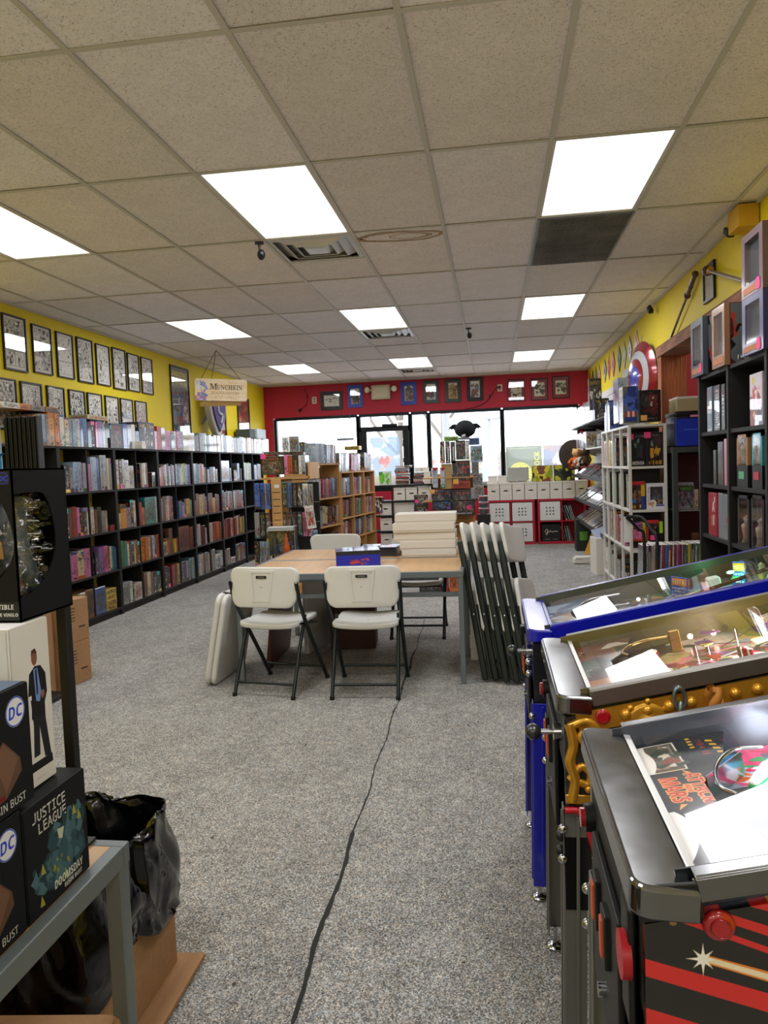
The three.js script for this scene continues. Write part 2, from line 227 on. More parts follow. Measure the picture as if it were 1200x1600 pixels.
// ---------------------------------------------------------------- printed boxes and books
// One sheet of printed spines (top half, 32 x 4) and covers (bottom half, 8 x 4); light designs are tinted per box, dark ones are not.
const LIGHT_SPINES = [], DARK_SPINES = [], LIGHT_COVERS = [], DARK_COVERS = [];
const ACC = ['#c8242c', '#e07a1c', '#e8c22c', '#2c9c4a', '#1f6fc0', '#7b3fa0', '#e0609c', '#26b0b0', '#f2efe6', '#1a1a1c', '#8a4a22', '#b8b8b4'];
function glyphs(g, f, x, y, w, h, vertical, color) {           // unreadably small lettering
  g.fillStyle = color; let p = 0; const L = vertical ? h : w, S = vertical ? w : h;
  while (p < L - S * 0.3) { const a = S * (0.35 + 0.4 * f()); if (f() < 0.86) for (let k = 0; k < 3; k++) { const u = p + f() * a * 0.5, v = f() * S * 0.6, du = a * (0.15 + 0.4 * f()), dv = S * (0.15 + 0.75 * f()); vertical ? g.fillRect(x + Math.min(v, S - dv), y + u, dv, du) : g.fillRect(x + u, y + Math.min(v, S - dv), du, dv); } p += a + S * 0.14; }
}
function blobs(g, f, x, y, w, h, n, cols, sc = 1) {                    // a picture of jagged figures
  for (let i = 0; i < n; i++) { g.fillStyle = cols[Math.floor(f() * cols.length)]; const cx = x + f() * w, cy = y + f() * h, r = (0.08 + 0.22 * f()) * Math.min(w, h) * 1.2 * sc; g.beginPath(); const m = 5 + Math.floor(f() * 7), a0 = f() * 6; for (let k = 0; k < m; k++) { const a = a0 + k / m * 6.283, q = r * (0.35 + 0.9 * f()), sx = 0.6 + f(); g.lineTo(cx + Math.cos(a) * q * sx, cy + Math.sin(a) * q * 1.4); } g.fill(); }
}
const PRINT = canvas(2048, 2048, (g) => {
  const f = rng(900);
  g.fillStyle = '#ffffff'; g.fillRect(0, 0, 2048, 2048);
  for (let i = 0; i < 128; i++) {
    const x = (i % 32) * 64, y = Math.floor(i / 32) * 256, dark = i % 3 === 2; (dark ? DARK_SPINES : LIGHT_SPINES).push([x, y, 64, 256]);
    g.save(); g.beginPath(); g.rect(x, y, 64, 256); g.clip();
    const base = dark ? ['#141416', '#1b1a18', '#0d1118', '#18120f'][i % 4] : ['#ffffff', '#f2f0ea', '#e6e6e6', '#fbf4e6'][i % 4];
    g.fillStyle = base; g.fillRect(x, y, 64, 256);
    const acc = () => ACC[Math.floor(f() * ACC.length)], ink = dark ? ['#e8e6dc', '#c9a24a', '#b9c4cc', '#d8432c'][Math.floor(f() * 4)] : ['#151515', '#222a38', '#3a1c14', '#f8f6f0'][Math.floor(f() * 4)];
    const pal = dark ? [acc(), '#3a3a3c', '#50483c', acc(), '#26303a'] : [acc(), '#b4b4b0', '#8c8c88', acc(), '#d8d8d2'];
    if (f() < 0.85) blobs(g, f, x, y + (f() < 0.5 ? 0 : 150), 64, 100, 22, pal, 0.5); if (f() < 0.5) blobs(g, f, x, y, 64, 256, 20, pal, 0.35);
    if (f() < 0.6) { g.fillStyle = acc(); const hh = 12 + f() * 40; g.fillRect(x, y + (f() < 0.5 ? 0 : 256 - hh), 64, hh); }
    if (f() < 0.3) { g.fillStyle = dark ? '#4a4a48' : '#9a9a96'; g.fillRect(x + (f() < 0.5 ? 0 : 54), y, 10, 256); }
    const w = 11 + f() * 13; glyphs(g, f, x + 32 - w / 2, y + 40 + f() * 40, w, 80 + f() * 80, true, ink); if (f() < 0.5) glyphs(g, f, x + 48, y + 60, 7, 60 + f() * 80, true, ink);
    if (f() < 0.6) { g.fillStyle = ink; g.fillRect(x + 18, y + 226, 28, 16); }
    g.restore();
  }
  for (let i = 0; i < 32; i++) {
    const x = (i % 8) * 256, y = 1024 + Math.floor(i / 8) * 256, dark = i % 2 === 1; (dark ? DARK_COVERS : LIGHT_COVERS).push([x, y, 256, 256]);
    g.save(); g.beginPath(); g.rect(x, y, 256, 256); g.clip();
    g.fillStyle = dark ? ['#131416', '#191411', '#0e141c', '#161616'][(i >> 1) % 4] : ['#f4f2ec', '#e9e9ea', '#fbf5e4', '#ffffff'][(i >> 1) % 4]; g.fillRect(x, y, 256, 256);
    const a = () => ACC[Math.floor(f() * ACC.length)], pal = dark ? [a(), '#6a6660', '#3c3c40', '#2a2420', '#58524a', '#20303c', '#4a3c34'] : [a(), a(), '#c4c4c0', '#97958f', '#e2ded2', a()];
    g.fillStyle = dark ? '#232428' : pal[2]; g.fillRect(x + 14, y + 60, 228, 160);
    blobs(g, f, x + 20, y + 60, 216, 160, 80, pal, 0.4); blobs(g, f, x + 80, y + 80, 96, 130, 22, [pal[0], pal[1], dark ? '#8a7a68' : '#5a4632', pal[3]], 0.5);
    glyphs(g, f, x + 22, y + 14, 212, 40, false, dark ? ['#c8c2b4', '#a8483c', '#b8963c'][i % 3] : ['#16161a', '#a81e24', '#1c3c80'][i % 3]);
    for (let k = 0; k < 3; k++) glyphs(g, f, x + 22, y + 226 + k * 9, 150 * f() + 30, 5, false, dark ? '#a8a49a' : '#444440');
    if (f() < 0.5) { g.fillStyle = a(); g.fillRect(x + 196, y + 214, 46, 32); }
    g.restore();
  }
  g.fillStyle = '#ffffff'; g.fillRect(0, 0, 12, 12);
});
M.print = new THREE.MeshPhysicalMaterial({ map: PRINT, vertexColors: true, roughness: 0.42, clearcoat: 0.35, clearcoatRoughness: 0.2 });
M.wrap = new THREE.MeshPhysicalMaterial({ map: PRINT, vertexColors: true, roughness: 0.35, clearcoat: 1, clearcoatRoughness: 0.07 });
const COLORS = { k: ['#ffffff', 'black'], w: ['#e6e4de', 'white'], c: ['#dccaa4', 'cream'], b: ['#3f63aa', 'blue'], p: ['#a9bdd6', 'pale blue'], g: ['#5c9a52', 'green'], t: ['#3a9a98', 'teal'], y: ['#e6c93e', 'yellow'], o: ['#e08c34', 'orange'], r: ['#bb3430', 'red'], m: ['#e080ac', 'pink'], v: ['#8464ac', 'violet'], n: ['#8a5e40', 'brown'], s: ['#9a9ea2', 'grey'], d: ['#35503f', 'dark green'], l: ['#9ccc48', 'lime'], h: ['#c8d0da', 'silvery'] };
// chamfered box; every face gets its own rectangle of the print sheet. Width x, height y, depth z, front +z, base on y = 0.
function cartonGeo(w, h, d, front, side, top, tint, c = 0.0015, back = front, paper = false) {
  const X = w / 2, Z = d / 2, P = [], N = [], U = [], C = [], col = new THREE.Color(tint), S = 2048;
  const q = (a, b, cc, dd, n, uv) => { const tc = paper && n[1] > 0.5 ? [0.8, 0.79, 0.76] : [col.r, col.g, col.b]; for (const [p, t] of [[a, 0], [b, 1], [cc, 2], [a, 0], [cc, 2], [dd, 3]]) { P.push(...p); N.push(...n); U.push(...uv[t]); C.push(...tc); } };
  const rect = ([x, y, ww, hh]) => [[(x + 1) / S, 1 - (y + hh - 1) / S], [(x + ww - 1) / S, 1 - (y + hh - 1) / S], [(x + ww - 1) / S, 1 - (y + 1) / S], [(x + 1) / S, 1 - (y + 1) / S]];
  const F = rect(front), K = rect(back), D = rect(side), T = rect(top), y0 = c, y1 = h - c, x = X - c, z = Z - c;
  q([-x, y0, Z], [x, y0, Z], [x, y1, Z], [-x, y1, Z], [0, 0, 1], F); q([x, y0, -Z], [-x, y0, -Z], [-x, y1, -Z], [x, y1, -Z], [0, 0, -1], K);
  q([X, y0, z], [X, y0, -z], [X, y1, -z], [X, y1, z], [1, 0, 0], D); q([-X, y0, -z], [-X, y0, z], [-X, y1, z], [-X, y1, -z], [-1, 0, 0], D);
  q([-x, h, z], [x, h, z], [x, h, -z], [-x, h, -z], [0, 1, 0], T); q([-x, 0, -z], [x, 0, -z], [x, 0, z], [-x, 0, z], [0, -1, 0], T);
  const e = Math.SQRT1_2;
  for (const sx of [1, -1]) { const a = [sx * x, y0, Z], b = [sx * X, y0, z], cc = [sx * X, y1, z], dd = [sx * x, y1, Z], n = [sx * e, 0, e]; sx > 0 ? q(a, b, cc, dd, n, T) : q(b, a, dd, cc, n, T); const a2 = [sx * X, y0, -z], b2 = [sx * x, y0, -Z], c2 = [sx * x, y1, -Z], d2 = [sx * X, y1, -z], n2 = [sx * e, 0, -e]; sx > 0 ? q(a2, b2, c2, d2, n2, T) : q(b2, a2, d2, c2, n2, T); const t1 = [sx * x, h, z], t2 = [sx * X, y1, z], t3 = [sx * X, y1, -z], t4 = [sx * x, h, -z], n3 = [sx * e, e, 0]; sx > 0 ? q(t1, t2, t3, t4, n3, T) : q(t2, t1, t4, t3, n3, T); }
  q([-x, y1, Z], [x, y1, Z], [x, h, z], [-x, h, z], [0, e, e], T); q([x, y1, -Z], [-x, y1, -Z], [-x, h, -z], [x, h, -z], [0, e, -e], T);
  const g = new THREE.BufferGeometry(); g.setAttribute('position', new THREE.Float32BufferAttribute(P, 3)); g.setAttribute('normal', new THREE.Float32BufferAttribute(N, 3)); g.setAttribute('uv', new THREE.Float32BufferAttribute(U, 2)); g.setAttribute('color', new THREE.Float32BufferAttribute(C, 3)); return g;
}
const pick = (a, f) => a[Math.floor(f() * a.length)];
function printedBox(code, w, h, d, f, pages = false, dim = 1) {          // geometry of one printed box; capital letters show the cover in front
  const key = code.toLowerCase(), dark = key === 'k' || key === 'd', cov = code !== key || w > 0.15 * (h / 0.25) || h < w * 0.8;
  const spine = pick(dark ? DARK_SPINES : LIGHT_SPINES, f), cover = pick(dark ? DARK_COVERS : LIGHT_COVERS, f), t = new THREE.Color(COLORS[key][0]);
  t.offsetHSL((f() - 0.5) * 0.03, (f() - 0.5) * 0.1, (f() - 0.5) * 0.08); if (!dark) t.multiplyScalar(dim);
  const plain = [spine[0] + 4, spine[1] + 2, 10, 12];
  const spineRot = h < w ? cover : spine;
  return cartonGeo(w, h, d, cov ? cover : spineRot, cover, pages ? [2, 2, 2, 2] : plain, t, Math.min(0.002, w * 0.08), undefined, pages);
}
const ORD = ['first', 'second', 'third', 'fourth', 'fifth', 'sixth', 'seventh', 'eighth', 'ninth', 'tenth', 'eleventh', 'twelfth', 'thirteenth', 'fourteenth', 'fifteenth', 'sixteenth', 'seventeenth', 'eighteenth', 'nineteenth', 'twentieth'];
const ord = (i) => (i < 20 ? ORD[i] : i < 40 ? (i === 20 ? 'twentieth' : 'twenty-' + ORD[i - 20]) : i === 39 ? 'fortieth' : i < 60 ? 'forty-' + ORD[i - 40] : i < 80 ? 'sixty-' + ORD[i - 60] : 'eighty-' + ORD[i - 80]);
const nth = (i) => (i === 19 ? 'twentieth' : i === 29 ? 'thirtieth' : i === 39 ? 'fortieth' : i === 49 ? 'fiftieth' : i === 59 ? 'sixtieth' : i < 20 ? ORD[i] : i < 29 ? 'twenty-' + ORD[i - 20] : i < 39 ? 'thirty-' + ORD[i - 30] : i < 49 ? 'forty-' + ORD[i - 40] : i < 59 ? 'fifty-' + ORD[i - 50] : 'sixty-' + ORD[i - 60]);
const colorName = (code) => COLORS[code.toLowerCase()][1];
// A row of boxes or books: codes such as 'k5/30' (black, 5 cm wide, 30 cm high), '_4' a gap, 'y14/4*3' three lying in a pile.
// start is the first corner of the row, along the unit vector of the row; turn is the rotation that faces the fronts outwards.
function row(codes, start, along, turn, o) {
  let p = 0, i = 0; const f = o.f || rng(o.seed || 1), list = codes.trim().split(/\s+/), sum = list.reduce((a, c) => a + (c[0] === '_' ? parseFloat(c.slice(1)) : parseFloat(c.slice(1)) || 0), 0) / 100;
  const grow = o.fill ? Math.min(o.grow || 1.4, Math.max(0.9, o.fill / sum)) : 1;
  for (const code of list) {
    if (!code) continue;
    if (code[0] === '_') { p += parseFloat(code.slice(1)) / 100 * grow; continue; }
    const m = /^([a-zA-Z])([\d.]+)\/([\d.]+)(?:\*(\d+))?$/.exec(code), w = +m[2] / 100 * grow, h = +m[3] / 100, n = +(m[4] || 1);
    for (let k = 0; k < n; k++) {
      const d = (o.depth || 0.24) * (1 - 0.08 * f()), lean = o.lean ? o.lean * (0.6 + 0.8 * f()) : 0, back = ((o.depth || 0.24) - d) * 0.4 * f() + (n > 1 ? 0.01 * f() : 0);
      const x = start[0] + along[0] * (p + w / 2) - Math.sin(turn) * (d / 2 + back), z = start[2] + along[2] * (p + w / 2) - Math.cos(turn) * (d / 2 + back);
      const size = h > 0.285 ? 'tall ' : h < 0.14 && n === 1 ? 'low ' : w > 0.13 ? 'wide ' : w < 0.045 ? 'slim ' : '';
      const label = o.label(size + colorName(m[1]), i, k, n);
      const s = solo(o.name, printedBox(m[1], w - 0.0015, h, d, f, o.pages, o.dim), f() < (o.gloss ?? 0.5) ? M.wrap : M.print, label, o.category, [x, start[1] + k * h + 0.0005, z], [0, turn + (o.twist || 0.02) * (f() - 0.5), lean], o.group);
    }
    p += w + (o.gap ?? 0.001) * f(); i++;
  }
  return p;
}
function randomCodes(len, f, pal, w0, w1, h0, h1, fill = 1) { let s = '', p = 0; const L = len * fill; while (p < L - w0) { const w = Math.min(rr(w0, w1, f), L - p); s += `${pal[Math.floor(f() * pal.length)]}${w.toFixed(1)}/${rr(h0, h1, f).toFixed(1)} `; p += w + 0.1; } return s; }
const printMat = (t, o = {}) => new THREE.MeshPhysicalMaterial({ map: t, roughness: 0.3, clearcoat: 0.8, clearcoatRoughness: 0.1, ...o });
const ring = (a, b, hgt = 0.004) => { const s = new THREE.Shape(); s.absarc(0, 0, a, 0, Math.PI * 2); const p = new THREE.Path(); p.absarc(0, 0, b, 0, Math.PI * 2); s.holes.push(p); return new THREE.ExtrudeGeometry(s, { depth: hgt, bevelEnabled: false, curveSegments: 18 }).rotateX(-Math.PI / 2); };

// ---------------------------------------------------------------- the board-game wall
{
  const FX = -3.93, D = 0.262, U = 1.055, Z0 = -5.51, H = [0.07, 0.475, 0.885, 1.31, 1.745], T = 0.02;
  const side = rbox(D, 1.755, 0.026, 0.002), shelfG = rbox(D - 0.002, T, U - 0.03, 0.002), divG = H.slice(0, 4).map((h, i) => rbox(D - 0.02, H[i + 1] - h - T, 0.014, 0.002));
  for (let u = 0; u < 7; u++) {
    const zc = Z0 - (u + 0.5) * U, t = thing('bookcase', `black open bookcase full of boxed games, ${ORD[u]} unit from the poster rack`, 'bookcase', [FX - D / 2, 0, zc], 0, 'black game bookcases');
    for (const s of [1, -1]) part(t, 'side_panel', side, M.blackWood, [0, 0.8775, s * (U / 2 - 0.0135)]);
    H.forEach((h) => part(t, 'shelf', shelfG, M.blackWood, [0, h, 0]));
    divG.forEach((g, i) => part(t, 'divider', g, M.blackWood, [-0.008, (H[i] + H[i + 1]) / 2, 0]));
    if (u > 1) part(t, 'back_panel', box(0.004, 1.7, U - 0.05), M.blackWood, [-D / 2 + 0.004, 0.9, 0]);
    part(t, 'plinth', rbox(0.018, 0.055, U - 0.03, 0.002), M.blackWood, [D / 2 - 0.03, 0.0275, 0]);
  }
  // what stands where: cells from the poster rack towards the window; shelves from the bottom up
  const cells = {
    '0a3': '', '0b3': '_22 r11/20 w4/17 s5/18 _3',
    '1a3': '_3 c4/17 k9/26 s6/24 p7/29 p7/29 m2/28 s6/28', '1b3': 'm4/27 p9/34 b5/33 _1 s6/36 s5/36 c4/33 s4/33',
    '1a2': 's4/27 k5/28 n5/28 r7/29 m4/28 k6/27 k5/26 w3/27', '1b2': 'w7/27 n6/24 d9/26 s7/21 c5/22 _5 r10/6',
    '1a1': 'p7/27 m8/27 c9/28 m8/28', '1b1': '_3 k6/22 v10/26 M9/27 k3/25 c4/25 t5/25 b4/24',
    '1a0': 'k5/20 r4/19 n8/24 c9/27 N12/28', '1b0': 'b15/27 _1 y15/5.5*4',
    '2a3': '_2 w5/31 k5/30 w4/32 w7/31 W9/25 _3', '2b3': '_5 k4/27 c4/27 w4/28 n4/28 _10 k7/17',
    '2a2': 'c5/17 o9/26 s7/22 k5/30 w4/29', '2b2': 'r6/26 O7/20 T26/31 w4/31',
    '2a1': '_3 g5/28 t4/27 t4/27 w4/26 n5/26 k5/25 c4/25 n5/26 k5/24', '2b1': 'o9/27 o8/27 c5/26 n6/26 p6/27 k4/25 r9/27',
    '2a0': 'S17/24 w6/23 _4 W16/19', '2b0': '_3 N8/27 c9/27 n8/26 k6/26 k5/25 k5/24 k5/24',
    '3a3': 'r6/22 o5/24 k4/25 w4/26 k5/27 w4/24 k4/26 s5/25', '3b3': 'p5/26 p5/27 w4/26 c4/26 l4/27 p4/27 p5/26 v6/26',
    '3a2': 's5/28 n5/30 c4/29 w4/30 o4/30 k4/29', '3b2': '_3 b9/22 p6/20 k4/24 y10/24 g6/22',
    '3a1': '_2 c12/16 o7/20 n10/31 _3 y7/17 r5/18', '3b1': 'N24/30 _2 n8/28',
    '3a0': 'k9/27 k5/25 _4 r7/26 n5/27 y5/26', '3b0': '_2 k10/26 v6/26 p5/25 s5/26 t6/27 p6/28 g5/28',
    '4a3': 's5/27 p5/27 t5/27 p5/26 r6/27 c5/26 n5/22', '4b3': 'n4/18 w4/19 b6/22 k5/22 w5/22 k6/19',
    '4a2': 'r6/20 n6/29 y12/27 s5/28 k6/24', '4b2': 'k6/28 n6/28 y7/21 k6/26 n6/25',
    '4a1': 'p6/28 w6/29 d12/26 w4/22', '4b1': 'c5/27 w5/27 n5/27 r6/27 o9/27 n5/26',
    '4a0': 'p6/28 w5/28 c5/28 n5/27 s6/29 c5/28', '4b0': '_3 s9/30 _1 W16/21 h6/25',
    '5a3': '_4 P28/31 _2 k5/20', '5b3': '_6 k6/17 w6/16 p8/27 _4 k5/19',
    '5a2': 'k7/30 s6/27 k6/29 w5/28 k6/28 s5/27', '5b2': 'w5/28 s6/28 k6/28 r5/28 n6/27 k6/27',
    '5a1': 'r6/27 n7/28 d10/29 c5/28 r5/27', '5b1': 'n8/28 c6/29 k6/30 y5/26 g6/27 s5/27',
    '5a0': 'n7/22 n7/24 s6/24 _3 w16/9', '5b0': 'k7/26 c6/26 n7/27 s6/26 k6/25',
    '6a3': 'w6/28 g5/28 w5/27 l6/28 d6/27', '6b3': '_3 b6/24 p6/24 b8/26 k6/25',
  };
  for (const [key, codes] of Object.entries(cells)) {
    const u = +key[0], b = key[1] === 'a' ? 0 : 1, s = +key[2], bay = u * 2 + b;
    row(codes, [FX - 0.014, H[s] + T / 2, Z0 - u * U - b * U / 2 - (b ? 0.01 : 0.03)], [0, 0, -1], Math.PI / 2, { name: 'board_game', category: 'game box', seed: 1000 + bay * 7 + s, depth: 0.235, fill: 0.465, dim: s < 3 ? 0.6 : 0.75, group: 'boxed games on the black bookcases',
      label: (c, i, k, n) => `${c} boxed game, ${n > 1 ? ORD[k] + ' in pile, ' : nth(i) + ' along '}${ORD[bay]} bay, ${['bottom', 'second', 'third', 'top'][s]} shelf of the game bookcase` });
  }
  const top = '_30 c18/4 k8/26 s5/28 p5/28 s5/28 o9/30 o8/30 w8/29 c7/27 s6/26 p8/25 w6/27 b5/28 b8/28 d7/25 k8/26 m5/26 v9/27 s6/26 d9/26 k3/24 K25/26 b10/27 s10/26 w9/27 p8/20 K40/31 m7/22 r11/28 n11/27 m17/24 p11/20 w6/24 m9/25 p10/25 C30/24 w9/24 d7/21 k9/22 s9/25 p11/25 l6/25 d9/23 k10/24 s9/22 n13/24 n9/24 c7/24 w9/25 p12/25 p14/25 h10/25 k8/23 n5/23 s11/23 d12/23 p12/25 w10/25 p10/24 n7/23 c12/25 w9/26 w8/25 n6/23 c10/24 w14/25 p8/25 w9/26 h9/24 b16/25 d9/26 w8/26';
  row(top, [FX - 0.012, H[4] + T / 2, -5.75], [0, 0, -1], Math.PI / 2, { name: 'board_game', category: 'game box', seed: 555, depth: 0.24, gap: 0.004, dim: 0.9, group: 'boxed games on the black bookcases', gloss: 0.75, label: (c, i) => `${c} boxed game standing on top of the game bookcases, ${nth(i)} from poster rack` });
  // flat boxes lying across the tops of the upright ones
  [['w', -5.95, 0.22], ['o', -6.14, 0.16], ['s', -6.33, 0.2], ['n', -6.55, 0.2]].forEach(([c, z, w], i) => solo('board_game', printedBox(c, w, 0.05, 0.22, rng(70 + i)), M.print, `flat ${colorName(c)} boxed game lying on the upright boxes, ${ORD[i]} in that line`, 'game box', [FX - 0.13, H[4] + T / 2 + 0.302, z], Math.PI / 2, 'boxed games on the black bookcases'));
  solo('board_game', printedBox('c', 0.42, 0.045, 0.2, rng(75)), M.print, 'long flat cream game box lying over the pale upright boxes', 'game box', [FX - 0.125, H[4] + T / 2 + 0.282, -7.38], Math.PI / 2, 'boxed games on the black bookcases');
  for (let k = 0; k < 4; k++) solo('tin', cyl(0.03, 0.026, 16), M.blackPlastic, `round black tin, ${['bottom', 'second', 'third', 'top'][k]} of the pile of four on the bookcase top`, 'tin', [FX + -0.03, H[4] + T / 2 + 0.013 + k * 0.0265, -7.56], null, 'black tins');
  [[0, 0.13, 0.05], [0.05, 0.1, 0.035]].forEach(([y, w, h], k) => solo('small_carton', rbox(0.1, h, w, 0.004), M.whiteCard, k ? 'smaller white carton lying on another in front of the black box art' : 'white carton lying on the bookcase top before the black box art', 'carton', [FX - 0.05 + 0.06, H[4] + T / 2 + y + h / 2, -8.2], 0.1));
}
// comic pages in thin black frames on the yellow wall
const PAGES = canvas(1024, 1536, (g) => {
  const f = rng(321); g.fillStyle = '#e9e8e2'; g.fillRect(0, 0, 1024, 1536);
  for (let i = 0; i < 16; i++) {
    const X = (i % 4) * 256 + 14, Y = Math.floor(i / 4) * 384 + 18, W = 228, H = 348; g.lineWidth = 2; g.strokeStyle = '#20211f';
    let y = Y; const rows = 2 + Math.floor(f() * 2.6);
    for (let r = 0; r < rows; r++) { const h = (H / rows) - 6, n = i === 2 ? 1 : 1 + Math.floor(f() * 2.8); let x = X; for (let c = 0; c < n; c++) { const w = W / n - 5; g.save(); g.beginPath(); g.rect(x, y, w, h); g.clip(); const den = i === 2 ? 0.25 : 0.4 + 1.1 * f(); blobs(g, f, x, y, w, h, Math.floor(22 * den), ['#2a2b29', '#8d8e88', '#c3c3bc', '#55564f', '#d6d5cd'], 0.45); g.strokeStyle = '#2c2d2b'; for (let k = 0; k < 60 * den; k++) { g.lineWidth = 0.6 + 1.6 * f(); g.beginPath(); const a = x + f() * w, b = y + f() * h; g.moveTo(a, b); g.quadraticCurveTo(a + 40 * (f() - 0.5), b + 40 * (f() - 0.5), a + 60 * (f() - 0.5), b + 60 * (f() - 0.5)); g.stroke(); } if (f() < 0.4) { g.fillStyle = '#f2f1ec'; g.beginPath(); g.ellipse(x + w * 0.3, y + h * 0.2, w * 0.22, h * 0.1, 0, 0, 7); g.fill(); } g.restore(); g.strokeStyle = '#232421'; g.lineWidth = 2; g.strokeRect(x, y, w, h); x += w + 5; } y += h + 6; }
  }
});
M.pages = new THREE.MeshStandardMaterial({ map: PAGES, roughness: 0.8 });
function cellPlane(w, h, i, cols, rows) { const g = new THREE.PlaneGeometry(w, h), uv = g.attributes.uv; const c = i % cols, r = Math.floor(i / cols); for (let k = 0; k < 4; k++) uv.setXY(k, (c + uv.getX(k)) / cols, 1 - (r + 1 - uv.getY(k)) / rows); return g; }
// a picture frame, its back on the wall, looking along +z before it is turned
function framed(name, label, category, w, h, bw, fm, print, pos, turn, group, o = {}) {
  const t = thing(name, label, category, pos, turn, group), d = o.depth || 0.02, B = (W, H, x, y) => rbox(W, H, d, 0.002).clone().translate(x, y, d / 2);
  part(t, 'frame', merge([B(w, bw, 0, h / 2 - bw / 2), B(w, bw, 0, -h / 2 + bw / 2), B(bw, h - 2 * bw, w / 2 - bw / 2, 0), B(bw, h - 2 * bw, -w / 2 + bw / 2, 0)]), fm);
  part(t, 'backing', box(w - bw, h - bw, 0.004), M.blackPlastic, [0, 0, 0.003]);
  if (o.mat) { part(t, 'mount', new THREE.PlaneGeometry(w - 2 * bw, h - 2 * bw), o.mat, [0, 0, 0.0055]); part(t, 'print', print, o.printMat, [0, o.py || 0, 0.0062]); } else part(t, 'print', print, o.printMat || M.pages, [0, 0, 0.006]);
  part(t, 'glass', box(w - 2 * bw, h - 2 * bw, 0.002), M.glass, [0, 0, d * 0.62]);
  return t;
}
[[-6.42, 0.34, 0.49, 0.016], [-6.84, 0.31, 0.45, 0.012], [-7.235, 0.3, 0.445, 0.012], [-7.615, 0.315, 0.46, 0.016], [-7.99, 0.295, 0.44, 0.012], [-8.36, 0.315, 0.465, 0.016], [-8.71, 0.295, 0.44, 0.012], [-9.07, 0.31, 0.44, 0.012]].forEach(([z, w, h, b], i) =>
  framed('picture_frame', `framed black and white comic page, ${ORD[i]} of the upper line counted from the poster rack`, 'framed art', w, h, b, M.blackPlastic, cellPlane(w - 2 * b, h - 2 * b, i, 4, 4), [XL + 0.001, 2.675, z], Math.PI / 2, 'framed comic pages on the yellow wall'));
[[-6.24, 0.3, 0.014], [-6.62, 0.33, 0.018], [-7.02, 0.3, 0.014], [-7.405, 0.3, 0.012], [-7.76, 0.3, 0.012], [-8.135, 0.305, 0.013], [-8.485, 0.3, 0.012], [-8.85, 0.305, 0.012]].forEach(([z, w, b], i) =>
  framed('picture_frame', `framed black and white comic page, ${ORD[i]} of the lower line just above the games`, 'framed art', w, 0.45, b, M.blackPlastic, cellPlane(w - 2 * b, 0.45 - 2 * b, 8 + i, 4, 4), [XL + 0.001, 2.125, z], Math.PI / 2, 'framed comic pages on the yellow wall'));
// posters further along
const POSTERS = canvas(1024, 1024, (g) => {
  const f = rng(432);
  const P = (x, w, bg, draw) => { g.save(); g.beginPath(); g.rect(x, 0, w, 1024); g.clip(); g.fillStyle = bg; g.fillRect(x, 0, w, 1024); draw(x, w); g.restore(); };
  P(0, 512, '#6c7074', (x, w) => { blobs(g, f, x, 250, w, 740, 30, ['#868a8a', '#54585a', '#9a9d98', '#484c4e', '#64696a'], 0.6); g.fillStyle = '#6d6a30'; g.fillRect(x, 20, w, 250); g.fillStyle = '#e3d84a'; g.font = 'bold 118px sans-serif'; g.textAlign = 'center'; g.fillText('AMAZING', x + w / 2, 135, w - 40); glyphs(g, f, x + 40, 160, w - 80, 90, false, '#d3c845'); blobs(g, f, x + 150, 420, 220, 480, 16, ['#5c3330', '#2c3a52', '#7d4a44', '#1c2026', '#46302e']); g.fillStyle = '#c6c8c4'; g.beginPath(); g.ellipse(x + 390, 700, 80, 160, 0, 0, 7); g.fill(); blobs(g, f, x + 340, 560, 110, 300, 12, ['#54585a', '#7b7e7e']); });
  P(512, 256, '#ae4a3a', (x, w) => { g.fillStyle = '#3a3f3c'; g.fillRect(x + 46, 60, w - 92, 640); blobs(g, f, x + 60, 100, w - 120, 580, 22, ['#6c8078', '#b98a72', '#8c3c34', '#2c332f', '#4c5a55']); g.fillStyle = '#ece8e2'; g.fillRect(x + 20, 800, w - 60, 150); });
  P(768, 256, '#8e4a34', (x, w) => { blobs(g, f, x, 0, w, 800, 34, ['#b56a44', '#5a6e5c', '#d69a6c', '#3f4a3c', '#7f2f24', '#4a6c78']); g.fillStyle = '#e8e6e2'; g.fillRect(x, 820, w, 204); });
});
M.posters = new THREE.MeshStandardMaterial({ map: POSTERS, roughness: 0.6 });
const strip = (w, h, u0, u1) => { const g = new THREE.PlaneGeometry(w, h), uv = g.attributes.uv; for (let k = 0; k < 4; k++) uv.setX(k, u0 + (u1 - u0) * uv.getX(k)); return g; };
framed('framed_poster', 'tall framed grey poster with yellow title AMAZING on the yellow wall', 'framed poster', 0.62, 0.98, 0.022, M.blackPlastic, strip(0.576, 0.936, 0, 0.5), [XL + 0.001, 2.42, -10.08], Math.PI / 2, null, { printMat: M.posters });
framed('framed_poster', 'dark framed picture with red border hanging between the round shield and the corner', 'framed poster', 0.5, 0.72, 0.05, M.blackPlastic, strip(0.4, 0.62, 0.5, 0.75), [XL + 0.001, 2.24, -11.6], Math.PI / 2, null, { printMat: M.posters });
framed('framed_poster', 'brown and green framed poster partly behind the hanging sign, near the corner', 'framed poster', 0.62, 0.9, 0.03, M.blackPlastic, strip(0.56, 0.84, 0.75, 1), [XL + 0.001, 2.26, -12.75], Math.PI / 2, null, { printMat: M.posters });
